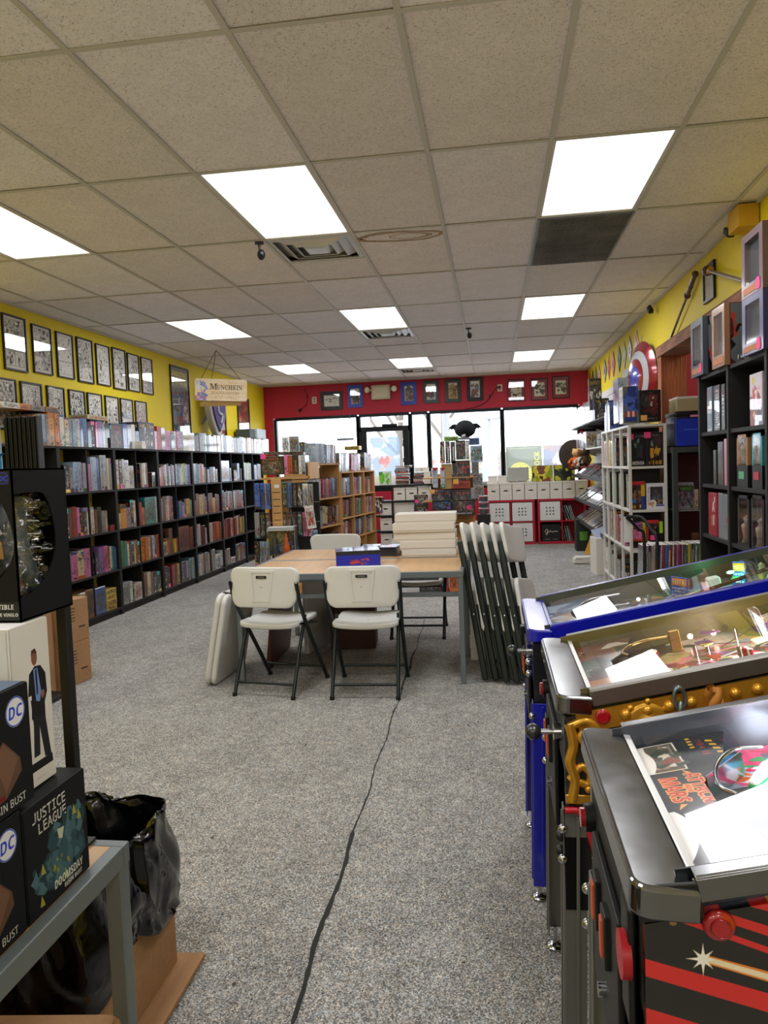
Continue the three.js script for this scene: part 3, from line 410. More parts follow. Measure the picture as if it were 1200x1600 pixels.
{ // plaque shaped as a shield with a sword stuck behind it
  const s = new THREE.Shape(); s.moveTo(-0.26, 0.3); s.quadraticCurveTo(0, 0.38, 0.26, 0.3); s.quadraticCurveTo(0.3, -0.1, 0, -0.42); s.quadraticCurveTo(-0.3, -0.1, -0.26, 0.3);
  const t = thing('shield_plaque', 'white rimmed purple shield plaque with a sword behind, on the yellow wall', 'wall plaque', [XL + 0.12, 2.40, -11.02], [0, Math.PI / 2 - 0.12, 0]);
  part(t, 'rim', new THREE.ExtrudeGeometry(s, { depth: 0.06, bevelEnabled: true, bevelSize: 0.02, bevelThickness: 0.02, bevelSegments: 2 }), mat('#c9cbc6', 0.5));
  const inner = new THREE.ExtrudeGeometry(s, { depth: 0.014, bevelEnabled: true, bevelSize: 0.006, bevelThickness: 0.01, bevelSegments: 1 }).scale(0.78, 0.8, 1);
  part(t, 'field', inner, mat('#4b3b78', 0.45), [0, 0, 0.08]);
  const curl = tube([[-0.1, 0.18, 0], [-0.02, 0.23, 0], [0.06, 0.18, 0], [0.02, 0.1, 0], [-0.06, 0.06, 0], [-0.04, -0.06, 0], [0.06, -0.1, 0], [0.0, -0.22, 0]], 0.022, 8, 40);
  part(t, 'emblem', curl, mat('#cfd3dd', 0.45), [0, 0, 0.105]);
  const blade = extrude([[-0.028, 0], [0.028, 0], [0.022, 0.62], [0, 0.7], [-0.022, 0.62]], 0.012, 0.003);
  const sw = part(t, 'sword', blade, M.greyMetal, [0.2, 0.22, -0.03], [0, 0, 2.3]);
  part(sw, 'hilt', merge([rod([0, 0, 0.006], [0, -0.16, 0.006], 0.018, 10), rod([-0.12, 0, 0.006], [0.12, 0, 0.006], 0.016, 10), ball(0.034, 12, 8).clone().translate(0, -0.18, 0.006)]), M.blackPlastic);
}
{ // the hanging sign: two printed boards on black cords
  const sign = canvas(1024, 440, (g) => {
    g.fillStyle = '#e9d3ab'; g.fillRect(0, 0, 1024, 440); const f = rng(88);
    for (let i = 0; i < 40; i++) { g.fillStyle = ['#efdcb9', '#e2c798', '#ead0a2'][i % 3]; g.fillRect(f() * 1024, f() * 440, 60 + 200 * f(), 20 + 60 * f()); }
    blobs(g, f, 30, 40, 190, 150, 10, ['#6a80b0', '#8a9cc4', '#d8d8dc', '#b9c4da']); blobs(g, f, 50, 200, 190, 200, 14, ['#b06a58', '#7c78b8', '#9a7cb4', '#d6ac8a', '#6a8ab0']);
    g.fillStyle = '#4a3626'; g.textBaseline = 'alphabetic'; g.font = 'bold 168px serif'; g.fillText('M', 285, 215); g.font = 'bold 132px serif'; g.fillText('UNCHKIN', 430, 215, 500);
    g.font = '74px serif'; g.fillStyle = '#8a6a46'; g.fillText('HEADQUARTERS', 310, 305, 560);
    g.fillStyle = '#7a6048'; glyphs(g, f, 380, 345, 520, 16, false, '#8a7256'); glyphs(g, f, 400, 380, 480, 16, false, '#8a7256'); g.beginPath(); g.arc(950, 130, 8, 0, 7); g.fill();
  });
  const face = new THREE.MeshStandardMaterial({ map: sign, roughness: 0.5 }), t = thing('hanging_sign', 'cream MUNCHKIN sign board hung by black cords from the ceiling', 'hanging sign', [-3.45, 2.52, -9.63], [0.12, 0.3, -0.085]);
  const W = 0.66, H = 0.28, board = new THREE.ExtrudeGeometry(roundRect(W, H, 0.03), { depth: 0.008, bevelEnabled: false });
  part(t, 'board', board, mat('#d9c19a', 0.6)); const fg = new THREE.ShapeGeometry(roundRect(W - 0.004, H - 0.004, 0.029)), uv = fg.attributes.uv; for (let i = 0; i < uv.count; i++) uv.setXY(i, uv.getX(i) / W + 0.5, uv.getY(i) / H + 0.5);
  part(t, 'printed_face', fg, face, [0, 0, 0.0085]);
  part(t, 'lower_board', new THREE.BoxGeometry(0.52, 0.07, 0.008), mat('#c09a5c', 0.6), [-0.01, -H / 2 - 0.035, -0.03], [0.5, 0, 0.06]);
  for (const [x, y] of [[-0.25, H / 2], [-0.12, H / 2 - 0.0], [0.25, H / 2]]) part(t, 'cord', rod([x, y, 0], [-0.06, 0.5, 0], 0.0035, 6), M.blackPlastic);
}
// boxes on the corner of the bookcase below the sign
solo('carton', rbox(0.24, 0.14, 0.3, 0.004), mat('#4d5654', 0.7), 'dark grey carton on the games below the hanging sign', 'carton', [-4.04, 2.08, -12.35]);
solo('carton', rbox(0.24, 0.16, 0.5, 0.004), mat('#c8d4dc', 0.6), 'pale blue-white carton on the games next to the corner', 'carton', [-4.04, 2.09, -12.85]);

// ---------------------------------------------------------------- tables and folding chairs in the middle
{ const n = 512, a = tileNoise(4, 101), b = tileNoise(70, 102), c = tileNoise(160, 103);
  M.maple = new THREE.MeshStandardMaterial({ roughness: 0.33, map: data(n, (x, y) => { const u = x / n, v = y / n, w = a(u, v) * 0.5, k = b((u + 0.04 * w) % 1, v * 0.05) * 0.6 + c(u, v * 0.08) * 0.4, t = 0.93 + 0.13 * (k - 0.5) + 0.05 * (w - 0.25); return [212 * t, 166 * t, 108 * t]; }, true) });
  const d = tileNoise(5, 104), e = tileNoise(50, 105);
  M.card = new THREE.MeshStandardMaterial({ roughness: 0.85, map: data(256, (x, y) => { const u = x / 256, v = y / 256, k = 0.95 + 0.08 * (d(u, v) - 0.5) + 0.06 * (e(u, v) - 0.5); return [172 * k, 130 * k, 90 * k]; }, true) });
  M.rubwhite = new THREE.MeshStandardMaterial({ color: '#dcdbd6', roughness: 0.42, bumpMap: rep(data(256, (x, y) => 255 * e(x / 256, y / 256)), 4), bumpScale: 0.0003 });
}
// lens-like moulded panel: rings of an outline, each at its own scale and height; bend(x, y) lifts the whole sheet
function moulded(outline, prof, bend = () => 0) {
  const n = outline.length, P = [], I = [];
  prof.forEach(([s, z, sh = 0]) => outline.forEach(([x, y]) => { const L = Math.hypot(x, y), k = s, X = x * k - (sh ? x / L * sh : 0), Y = y * k - (sh ? y / L * sh : 0); P.push(X, Y, z + bend(X, Y)); }));
  for (let r = 0; r < prof.length - 1; r++) for (let i = 0; i < n; i++) { const j = (i + 1) % n, a = r * n + i, b = r * n + j, c = (r + 1) * n + j, d = (r + 1) * n + i; I.push(a, b, c, a, c, d); }
  const g = new THREE.BufferGeometry(); g.setAttribute('position', new THREE.Float32BufferAttribute(P, 3)); g.setIndex(I); g.computeVertexNormals(); g.setAttribute('uv', new THREE.Float32BufferAttribute(P.flatMap((v, i) => (i % 3 === 2 ? [] : [v * 3])), 2)); return g;
}
function outline(w, h, r, n = 7, taper = 0) { const o = []; for (const [cx, cy, a0] of [[w / 2 - r, h / 2 - r, 0], [-w / 2 + r, h / 2 - r, Math.PI / 2], [-w / 2 + r, -h / 2 + r, Math.PI], [w / 2 - r, -h / 2 + r, 1.5 * Math.PI]]) for (let i = 0; i <= n; i++) { const a = a0 + (i / n) * Math.PI / 2; let x = cx + r * Math.cos(a), y = cy + r * Math.sin(a); x *= 1 + taper * y / h; o.push([x, y]); }
  const dense = []; for (let i = 0; i < o.length; i++) { const [a, b] = o[i], [c, d] = o[(i + 1) % o.length], L = Math.hypot(c - a, d - b), k = L > 0.08 ? 5 : 1; for (let q = 0; q < k; q++) dense.push([a + (c - a) * q / k, b + (d - b) * q / k]); } return dense; }
const padProfile = (t) => [[0.02, t / 2], [0.35, t / 2], [0.7, t / 2], [0.95, t / 2, 0.004], [1, t / 2 * 0.75, 0.002], [1, t / 2 * 0.3], [1, -t / 2 * 0.3], [1, -t / 2 * 0.75, 0.002], [0.95, -t / 2, 0.004], [0.7, -t / 2], [0.35, -t / 2], [0.02, -t / 2]].reverse();
const BACK = moulded(outline(0.475, 0.262, 0.062, 7, 0.12), padProfile(0.032), (x) => -0.55 * x * x);
const SEAT = moulded(outline(0.42, 0.40, 0.06, 6, -0.06), padProfile(0.036), (x, y) => 0.25 * x * x - 0.02 * Math.exp(-((y + 0.0) ** 2 + x * x) / 0.02));
const BADGE = canvas(256, 64, (g) => { g.fillStyle = '#141414'; g.fillRect(0, 0, 256, 64); g.fillStyle = '#a8a49a'; g.font = 'bold 40px sans-serif'; g.textAlign = 'center'; g.fillText('LIFETIME', 128, 46, 220); });
M.badge = new THREE.MeshStandardMaterial({ map: BADGE, roughness: 0.4 });
function backrest(t, y, z, tilt) {
  const b = part(t, 'backrest', BACK, M.rubwhite, [0, y, z], [tilt, 0, 0]);
  // pressed-in grip panel on the rear face
  part(b, 'grip_recess', (() => { const s = shapeOf([[-0.083, 0.098], [0.083, 0.098], [0.06, -0.1], [-0.06, -0.1]]), p = new THREE.Path(); [[-0.07, 0.086], [0.07, 0.086], [0.05, -0.09], [-0.05, -0.09]].forEach(([a, b], i) => (i ? p.lineTo(a, b) : p.moveTo(a, b))); p.closePath(); s.holes.push(p); return new THREE.ExtrudeGeometry(s, { depth: 0.002, bevelEnabled: true, bevelSize: 0.003, bevelThickness: 0.002, bevelSegments: 2 }); })(), M.rubwhite, [0, 0.008, 0.0135]);
  part(b, 'badge', new THREE.ExtrudeGeometry(roundRect(0.075, 0.019, 0.006), { depth: 0.003, bevelEnabled: false }), M.blackPlastic, [0, 0.066, 0.0165]);
  part(b, 'badge_print', new THREE.PlaneGeometry(0.062, 0.014), M.badge, [0, 0.066, 0.0197]);
  return b;
}
const tubeG = (pts, r = 0.0125) => tube(pts, r, 8, pts.length * 8, false, 0.3);
function foldingChair(label, x, z, turn, group) {
  const t = thing('folding_chair', label, 'chair', [x, 0, z], turn, group);
  backrest(t, 0.708, 0.205, -0.12);
  part(t, 'seat', SEAT.clone().rotateX(-Math.PI / 2), M.rubwhite, [0, 0.452, -0.02], [0.03, 0, 0]);
  for (const s of [-1, 1]) {
    part(t, 'front_leg', tubeG([[s * 0.238, 0.74, 0.196], [s * 0.236, 0.6, 0.15], [s * 0.226, 0.42, 0.03], [s * 0.222, 0.2, -0.13], [s * 0.222, 0.008, -0.27]], 0.0135), M.tubeMetal);
    part(t, 'rear_leg', tubeG([[s * 0.205, 0.5, 0.015], [s * 0.207, 0.3, 0.12], [s * 0.21, 0.008, 0.255]], 0.0125), M.tubeMetal);
    part(t, 'link', rod([s * 0.208, 0.42, -0.17], [s * 0.21, 0.46, 0.12], 0.008), M.tubeMetal);
    part(t, 'foot_cap', cyl(0.016, 0.02, 10), M.blackPlastic, [s * 0.21, 0.01, 0.255]);
    part(t, 'foot_cap', cyl(0.017, 0.02, 10), M.blackPlastic, [s * 0.222, 0.01, -0.268]);
  }
  part(t, 'rear_stretcher', rod([-0.21, 0.085, 0.218], [0.21, 0.085, 0.218], 0.0095), M.tubeMetal);
  part(t, 'front_stretcher', rod([-0.222, 0.1, -0.2], [0.222, 0.1, -0.2], 0.0095), M.tubeMetal);
  part(t, 'seat_rod', rod([-0.2, 0.425, -0.14], [0.2, 0.425, -0.14], 0.008), M.tubeMetal);
  return t;
}
foldingChair('white folding chair turned slightly, at the table corner by the leaning folded table', -1.46, -4.97, -0.19, 'white folding chairs');
foldingChair('white folding chair squarely facing the table, in front of the blue box', -0.845, -4.945, 0.02, 'white folding chairs');
foldingChair('white folding chair on the far side of the tables, next to the toy stand', -1.5, -6.92, Math.PI - 0.05, 'white folding chairs');
foldingChair('white folding chair on the far side, mostly hidden by the stack of flat white boxes', -0.67, -6.63, Math.PI, 'white folding chairs');
// five folded chairs leaning in a row
{
  const up = V(-0.16, 0.97, -0.22).normalize(), w0 = V(0.3, -0.17, -0.95), w = w0.clone().sub(up.clone().multiplyScalar(w0.dot(up))).normalize(), nrm = w.clone().cross(up);
  [[768, 'first, resting against the table'], [778, 'second in the leaning row'], [786, 'third in the leaning row'], [801, 'fourth in the leaning row'], [818, 'last, next to the blue pinball machine']].forEach(([, what], k) => {
    const t = thing('folded_chair', `folded white chair leaning by the table end, ${what}`, 'chair', [[-0.09, -0.02, 0.05, 0.115, 0.18][k], 0.035, -5.02 + (k < 2 ? -0.06 : 0)], null, 'folded chairs leaning in a row');
    t.quaternion.setFromRotationMatrix(new THREE.Matrix4().makeBasis(w, up, nrm));
    const b = backrest(t, 0.925, 0.0, 0.0); b.position.x = 0.22; b.rotation.y = Math.PI;
    part(t, 'seat', SEAT, M.rubwhite, [0.22, 0.47, 0.034]);
    for (const x of [0, 0.44]) { part(t, 'front_leg', new RoundedBoxGeometry(0.03, 0.95, 0.042, 2, 0.013), M.tubeMetal, [x, 0.455, -0.004]); part(t, 'rear_leg', new RoundedBoxGeometry(0.024, 0.5, 0.026, 2, 0.01), M.tubeMetal, [x + (x ? -0.02 : 0.02), 0.235, 0.03]); part(t, 'bolt', ball(0.009, 8, 6), M.chrome, [x - 0.013, 0.42, 0.0]); }
    part(t, 'stretcher', rod([0.01, 0.09, 0.03], [0.43, 0.09, 0.03], 0.009), M.tubeMetal);
  });
}
// two square tables pushed together
function metalTable(label, x0, x1, z0, z1, h, under = true) {
  const cx = (x0 + x1) / 2, cz = (z0 + z1) / 2, W = x1 - x0, D = z1 - z0, t = thing('work_table', label, 'table', [cx, 0, cz], 0, 'metal framed tables');
  part(t, 'tabletop', rbox(W - 0.05, 0.022, D - 0.05, 0.003), M.maple, [0, h - 0.0115, 0]);
  part(t, 'apron', merge([rbox(W, 0.042, 0.028, 0.004).clone().translate(0, h - 0.021, D / 2 - 0.014), rbox(W, 0.042, 0.028, 0.004).clone().translate(0, h - 0.021, -D / 2 + 0.014), rbox(0.028, 0.042, D - 0.05, 0.004).clone().translate(W / 2 - 0.014, h - 0.021, 0), rbox(0.028, 0.042, D - 0.05, 0.004).clone().translate(-W / 2 + 0.014, h - 0.021, 0)]), M.greyMetal);
  for (const sx of [-1, 1]) for (const sz of [-1, 1]) part(t, 'leg', rbox(0.035, h - 0.03, 0.035, 0.004), M.greyMetal, [sx * (W / 2 - 0.02), (h - 0.03) / 2, sz * (D / 2 - 0.02)]);
  if (under) { part(t, 'stretcher', rbox(W - 0.05, 0.03, 0.025, 0.004), M.greyMetal, [0, h - 0.16, D / 2 - 0.05]); part(t, 'under_shelf', rbox(W - 0.3, 0.02, 0.3, 0.004), M.greyMetal, [-0.02, h - 0.062, 0.14]); }
  return t;
}
const TH = 0.755;
metalTable('pale wood table with grey steel frame, closer to the camera of the joined pair', -1.775, -0.215, -5.795, -5.03, TH);
metalTable('pale wood table with grey steel frame, farther one of the joined pair', -1.775, -0.215, -6.57, -5.805, TH, false);
// flat white card boxes on the table, a blue box, three dark boxes
[[0.42, 0.052, -0.505, -5.99], [0.43, 0.066, -0.515, -5.99], [0.475, 0.07, -0.54, -6.0], [0.475, 0.068, -0.545, -5.985], [0.47, 0.072, -0.53, -5.995]].reduce((y, [w, h, x, z], k) => {
  const t = thing('lidded_box', `flat white card box on the table, ${['bottom', 'second', 'middle', 'fourth', 'top'][k]} of the stack of five`, 'box', [x, y, z], (k - 2) * 0.012, 'flat white boxes stacked on the table');
  part(t, 'base', rbox(w - 0.008, h * 0.96, 0.272, 0.002), M.whiteCard, [0, h * 0.48, 0]); part(t, 'lid', rbox(w, h * 0.8, 0.28, 0.003), M.whiteCard, [0, h * 0.6, 0]); return y + h + 0.0005;
}, TH + 0.001);
{
  const art = canvas(256, 256, (g) => { g.fillStyle = '#1a22b4'; g.fillRect(0, 0, 256, 256); const f = rng(9); blobs(g, f, 90, 110, 90, 90, 8, ['#c03a4a', '#3a50d8', '#6a2a7a', '#2a34c8']); g.fillStyle = '#101a7a'; g.fillRect(0, 0, 256, 34); });
  const top = canvas(256, 256, (g) => { g.fillStyle = '#5f78ae'; g.fillRect(0, 0, 256, 256); const f = rng(19); blobs(g, f, 0, 0, 256, 256, 24, ['#7e96c4', '#a9bcdc', '#4a62a0', '#cfd9ea', '#3a4f90']); });
  const t = thing('game_carton', 'bright blue boxed game lying on the table near the front chair', 'game box', [-0.985, TH + 0.001, -5.42], 0.22);
  const lid = mat('#15191f', 0.4, { clearcoat: 0.6, clearcoatRoughness: 0.15 });
  part(t, 'box', rbox(0.31, 0.105, 0.28, 0.003), mat('#1420a0', 0.35, { clearcoat: 0.6, clearcoatRoughness: 0.1 }), [0, 0.0525, 0]);
  part(t, 'front_print', new THREE.PlaneGeometry(0.3, 0.1), new THREE.MeshPhysicalMaterial({ map: art, roughness: 0.35, clearcoat: 0.6 }), [0, 0.0525, 0.1405]);
  part(t, 'lid', rbox(0.312, 0.03, 0.282, 0.003), lid, [0, 0.104, 0]); part(t, 'lid_print', new THREE.PlaneGeometry(0.306, 0.276).rotateX(-Math.PI / 2), new THREE.MeshPhysicalMaterial({ map: top, roughness: 0.3, clearcoat: 1, clearcoatRoughness: 0.08 }), [0, 0.1195, 0]);
  [[-0.985, -6.08, 0.15, 0.075, 0.1], [-0.845, -6.02, 0.17, 0.07, -0.12], [-0.8, -6.2, 0.13, 0.06, 0.0]].forEach(([x, z, w, h, r], k) => { const q = thing('deck_box', `dark shrink-wrapped game box with pale top on the table, ${['largest', 'foremost', 'small rear one'][k]}`, 'game box', [x, TH + 0.001, z], r, 'dark game boxes on the table'); part(q, 'box', rbox(w, h, 0.16, 0.003), mat('#20262a', 0.3, { clearcoat: 0.8, clearcoatRoughness: 0.1 }), [0, h / 2, 0]); part(q, 'lid_print', new THREE.PlaneGeometry(w - 0.01, 0.15).rotateX(-Math.PI / 2), new THREE.MeshPhysicalMaterial({ map: top, roughness: 0.25, clearcoat: 1, clearcoatRoughness: 0.08 }), [0, h + 0.0008, 0]); });
}
// boxes stored under the table end
for (const [c, n] of [[0, 6], [1, 3]]) for (let k = 0; k < n; k++) solo('card_box', rbox(0.115, 0.086, 0.4, 0.003), M.whiteCard, `long white card box beneath the leaning chairs, ${ORD[k]} up in the ${c ? 'shorter' : 'taller'} pile`, 'box', [-0.148 + c * 0.12 + rr(-0.003, 0.003), 0.045 + k * 0.0868, -5.86], rr(-0.02, 0.02), 'white boxes under the table end');
// a bi-fold white table, folded, leaning on the table leg
{
  const t = thing('folded_table', 'white folding table folded in half like a suitcase, leaning on the table leg', 'folding table', [-1.955, 0.008, -5.26], [0, -0.03, -0.19]);
  const slab = moulded(outline(0.61, 0.63, 0.06, 6), padProfile(0.042)).rotateY(Math.PI / 2);
  part(t, 'half', slab, M.rubwhite, [-0.0215, 0.315, 0]); part(t, 'half', slab, M.rubwhite, [0.0215, 0.315, 0]);
  part(t, 'handle', tube([[0, 0.625, 0.09], [0, 0.672, 0.07], [0, 0.675, 0], [0, 0.672, -0.07], [0, 0.625, -0.09]], 0.011, 8, 30), M.blackPlastic);
  part(t, 'latch', rbox(0.05, 0.014, 0.03, 0.003), M.blackPlastic, [0, 0.63, 0.2]);
  solo('wood_board', rbox(0.03, 0.6, 0.7, 0.004), mat('#5a2f22', 0.5), 'reddish brown board leaning under the table behind the first chair', 'board', [-1.655, 0.305, -5.72], [0, 0.05, -0.12]);
  solo('white_board', rbox(0.04, 0.58, 0.5, 0.004), M.white, 'white board standing on edge under the table', 'board', [-1.45, 0.292, -6.1], [0, -0.2, 0]);
  solo('brown_carton', rbox(0.36, 0.36, 0.34, 0.004), mat('#4c2c24', 0.7), 'dark reddish brown carton under the farther table', 'carton', [-1.17, 0.181, -6.18], 0.1);
}

// ---------------------------------------------------------------- the far end of the shop
// a point on the plane z = Z (or x = X) seen at a place of the photograph
function ray(px, py) { return V((px - 600) / 1203.16, (800 - py) / 1203.16, -1).applyQuaternion(camera.quaternion); }
const atZ = (px, py, Z) => { const d = ray(px, py); return d.multiplyScalar(Z / d.z).add(camera.position); };
const atX = (px, py, X) => { const d = ray(px, py); return d.multiplyScalar(X / d.x).add(camera.position); };
// an upright printed box whose front fills a patch on the plane z = Z
function boxAt(px0, py0, px1, py1, Z, depth, code, name, label, category, group, m) {
  const a = atZ(px0, (py0 + py1) / 2, Z), b = atZ(px1, (py0 + py1) / 2, Z), c = atZ((px0 + px1) / 2, py1, Z), d = atZ((px0 + px1) / 2, py0, Z), w = b.x - a.x, h = d.y - c.y;
  const o = solo(name, typeof code === 'string' ? printedBox(code, w, h, depth, boxR) : code(w, h, depth), m || (boxR() < 0.6 ? M.wrap : M.print), label, category, [(a.x + b.x) / 2, c.y, Z - depth / 2], null, group);
  o.userData.size = [w, h, depth]; return o;
}
const boxR = rng(404);
function sticker(o, u, v, color, s = 0.05) { const [w, h, d] = o.userData.size; return part(o, 'price_tag', box(s, s * 0.9, 0.002), mat(color, 0.6), [(u - 0.5) * w, v * h, d / 2 + 0.0015]); }
M.ply = new THREE.MeshStandardMaterial({ map: M.maple.map, roughness: 0.5, color: '#fff6e4' });
const hole = (w, h, r = h / 2) => { const p = new THREE.Path(); p.moveTo(-w / 2 + r, -h / 2); p.lineTo(w / 2 - r, -h / 2); p.absarc(w / 2 - r, 0, r, -Math.PI / 2, Math.PI / 2); p.lineTo(-w / 2 + r, h / 2); p.absarc(-w / 2 + r, 0, r, Math.PI / 2, 1.5 * Math.PI); return p; };
// a white card file box with a hand hole cut in its front, lid on top
function fileBox(label, x, y, z, w, h, d, group, turn = 0) {
  const t = thing('file_box', label, 'file box', [x, y, z], turn, group), s = shapeOf([[-w / 2, 0], [w / 2, 0], [w / 2, h], [-w / 2, h]]), p = hole(0.075, 0.022); p.curves.forEach((c) => { for (const k of ['v1', 'v2']) if (c[k]) c[k].y += h * 0.56; if (c.aY !== undefined) c.aY += h * 0.56; }); s.holes.push(p);
  part(t, 'front', new THREE.ExtrudeGeometry(s, { depth: 0.004, bevelEnabled: false, curveSegments: 6 }), M.whiteCard, [0, 0, d / 2 - 0.004]);
  part(t, 'body', merge([box(0.004, h, d - 0.006).clone().translate(w / 2 - 0.002, h / 2, -0.002), box(0.004, h, d - 0.006).clone().translate(-w / 2 + 0.002, h / 2, -0.002), box(w - 0.01, h, 0.004).clone().translate(0, h / 2, -d / 2 + 0.002), box(w - 0.01, 0.004, d - 0.01).clone().translate(0, 0.003, 0)]), M.whiteCard);
  part(t, 'lid', rbox(w + 0.008, 0.035, d + 0.008, 0.003), M.whiteCard, [0, h + 0.0, 0]); return t;
}
// two red cube shelves with white perforated bins
for (const [u, x0] of [[0, -0.13], [1, 0.74]]) {
  const W = 0.82, H = 0.785, D = 0.38, t = thing('cube_shelf', ['red cube shelf with four white bins, under the clock poster side', 'red cube shelf with one white bin and leaning records, by the magazine racks'][u], 'shelf', [x0 + W / 2, 0, -13.6 - D / 2], 0, 'red cube shelves');
  for (const s of [-1, 1]) part(t, 'side_panel', rbox(0.035, H, D, 0.003), M.redLac, [s * (W / 2 - 0.0175), H / 2, 0]);
  part(t, 'top_panel', rbox(W - 0.07, 0.035, D, 0.003), M.redLac, [0, H - 0.0175, 0]); part(t, 'bottom_panel', rbox(W - 0.07, 0.04, D, 0.003), M.redLac, [0, 0.02, 0]);
  part(t, 'middle_shelf', rbox(W - 0.07, 0.018, D - 0.005, 0.003), M.redLac, [0, 0.395, 0]); for (const y of [0.22, 0.575]) part(t, 'divider', rbox(0.018, 0.335, D - 0.005, 0.003), M.redLac, [0, y, 0]); part(t, 'back_panel', box(W - 0.04, H - 0.02, 0.006), M.redLac, [0, H / 2, -D / 2 + 0.006]);
  const cells = u ? [[0, 1]] : [[0, 0], [0, 1], [1, 0], [1, 1]];
  for (const [c, r] of cells) {
    const w = 0.345, h = 0.325, s = shapeOf([[-w / 2, -h / 2], [w / 2, -h / 2], [w / 2, h / 2], [-w / 2, h / 2]]); for (let i = -1; i <= 1; i++) for (let j = -1; j <= 1; j++) { const p = new THREE.Path(); p.absarc(i * 0.055, j * 0.055, 0.014, 0, Math.PI * 2); s.holes.push(p); }
    const b = thing('storage_bin', `white bin with round holes, ${['lower', 'upper'][r]} ${['first', 'second'][c]} cell of red shelf ${u ? 'by the magazine racks' : 'below the clock poster'}`, 'storage bin', [x0 + W / 2 + (c ? 0.197 : -0.197), r ? 0.575 : 0.215, -13.6 - 0.02], 0, 'white bins in red shelves');
    part(b, 'front', new THREE.ExtrudeGeometry(s, { depth: 0.008, bevelEnabled: false, curveSegments: 6 }), M.white); part(b, 'body', merge([box(0.004, h, 0.33).clone().translate(w / 2 - 0.002, 0, -0.165), box(0.004, h, 0.33).clone().translate(-w / 2 + 0.002, 0, -0.165), box(w, 0.004, 0.33).clone().translate(0, -h / 2 + 0.002, -0.165), box(w, 0.004, 0.33).clone().translate(0, h / 2 - 0.002, -0.165), box(w, h, 0.004).clone().translate(0, 0, -0.33)]), M.white);
  }
}
{ // records and a dark box in the second cube shelf
  row('k4/26 p1.2/27 t1.2/27 w1.2/27 s1.2/26 c1.2/26 p1.2/27', [1.22, 0.405, -13.66], [1, 0, 0], 0, { name: 'record', category: 'record', seed: 61, depth: 0.26, lean: 0.28, gap: 0.02, label: (c, i) => `${c} record sleeve leaning in the upper cell of the red shelf, ${nth(i)} one` });
  row('g1.2/26 t1.5/27 p1.2/27 w1.2/27 s1.2/26 k2/26', [1.18, 0.042, -13.66], [1, 0, 0], 0, { name: 'record', category: 'record', seed: 62, depth: 0.26, lean: 0.26, gap: 0.022, label: (c, i) => `${c} record sleeve leaning in the lower cell of the red shelf, ${nth(i)} one` });
  const art = canvas(256, 256, (g) => { g.fillStyle = '#0e1010'; g.fillRect(0, 0, 256, 256); g.strokeStyle = '#e8dcb8'; g.lineWidth = 7; g.beginPath(); g.moveTo(40, 120); g.bezierCurveTo(60, 60, 90, 60, 80, 130); g.bezierCurveTo(74, 170, 50, 160, 60, 130); g.bezierCurveTo(80, 110, 110, 120, 120, 90); g.stroke(); g.beginPath(); g.moveTo(120, 120); g.bezierCurveTo(140, 90, 150, 140, 170, 110); g.bezierCurveTo(190, 80, 190, 140, 220, 100); g.stroke(); g.fillStyle = '#5a6a6c'; g.fillRect(40, 220, 70, 14); g.fillRect(150, 220, 70, 14); });
  const b = thing('dark_carton', 'black box with cream scribbled lettering in the lower cell of the red shelf', 'carton', [0.965, 0.041, -13.78], 0); part(b, 'box', rbox(0.32, 0.3, 0.22, 0.003), M.blackPlastic, [0, 0.15, 0]); part(b, 'front_print', new THREE.PlaneGeometry(0.315, 0.295), new THREE.MeshStandardMaterial({ map: art, roughness: 0.5 }), [0, 0.15, 0.111]);
}
for (let k = 0; k < 8; k++) fileBox(`white card file box standing on the red shelves, ${ORD[k]} counting from the figure tower`, -0.012 + k * 0.215, 0.787, -13.78, 0.205, 0.285, 0.35, 'white file boxes on the red shelves');
for (let k = 0; k < 4; k++) solo('small_file_box', merge([rbox(0.155, 0.2, 0.2, 0.003), rbox(0.162, 0.03, 0.207, 0.003).clone().translate(0, 0.09, 0)]), M.whiteCard, `smaller white card box behind the file boxes on the sill, ${ORD[k]} one`, 'file box', [-0.02 + k * 0.17, 1.105, -13.88 + 0.0], 0, 'small white boxes on the sill');
solo('grey_file_box', rbox(0.36, 0.24, 0.16, 0.004), mat('#a9aaa2', 0.7), 'pale grey long box on top of the white file boxes under the clock poster', 'file box', [0.43, 1.228, -13.82], 0);
for (const [k, x, c] of [[0, 0.845, 'y'], [1, 1.22, 'd']]) {
  const t = thing('art_box', `short box printed with ${k ? 'dark green and yellow figures' : 'yellow and brown figures'}, on the white file boxes`, 'file box', [x, 1.09, -13.78], 0), art = canvas(256, 192, (g) => { const f = rng(700 + k); g.fillStyle = k ? '#1c2418' : '#c8b020'; g.fillRect(0, 0, 256, 192); blobs(g, f, 0, 0, 256, 192, 34, k ? ['#2a3a22', '#0e120e', '#b8b02c', '#5a6a4a', '#141812'] : ['#d8c428', '#5a3a24', '#8aa020', '#3a2418', '#e8d84a', '#7a4a34']); });
  part(t, 'box', rbox(0.345, 0.275, 0.22, 0.004), mat('#3a3a1c', 0.6), [0, 0.1385, 0]); part(t, 'front_print', new THREE.PlaneGeometry(0.335, 0.265), new THREE.MeshStandardMaterial({ map: art, roughness: 0.5 }), [0, 0.1385, 0.1105]);
}
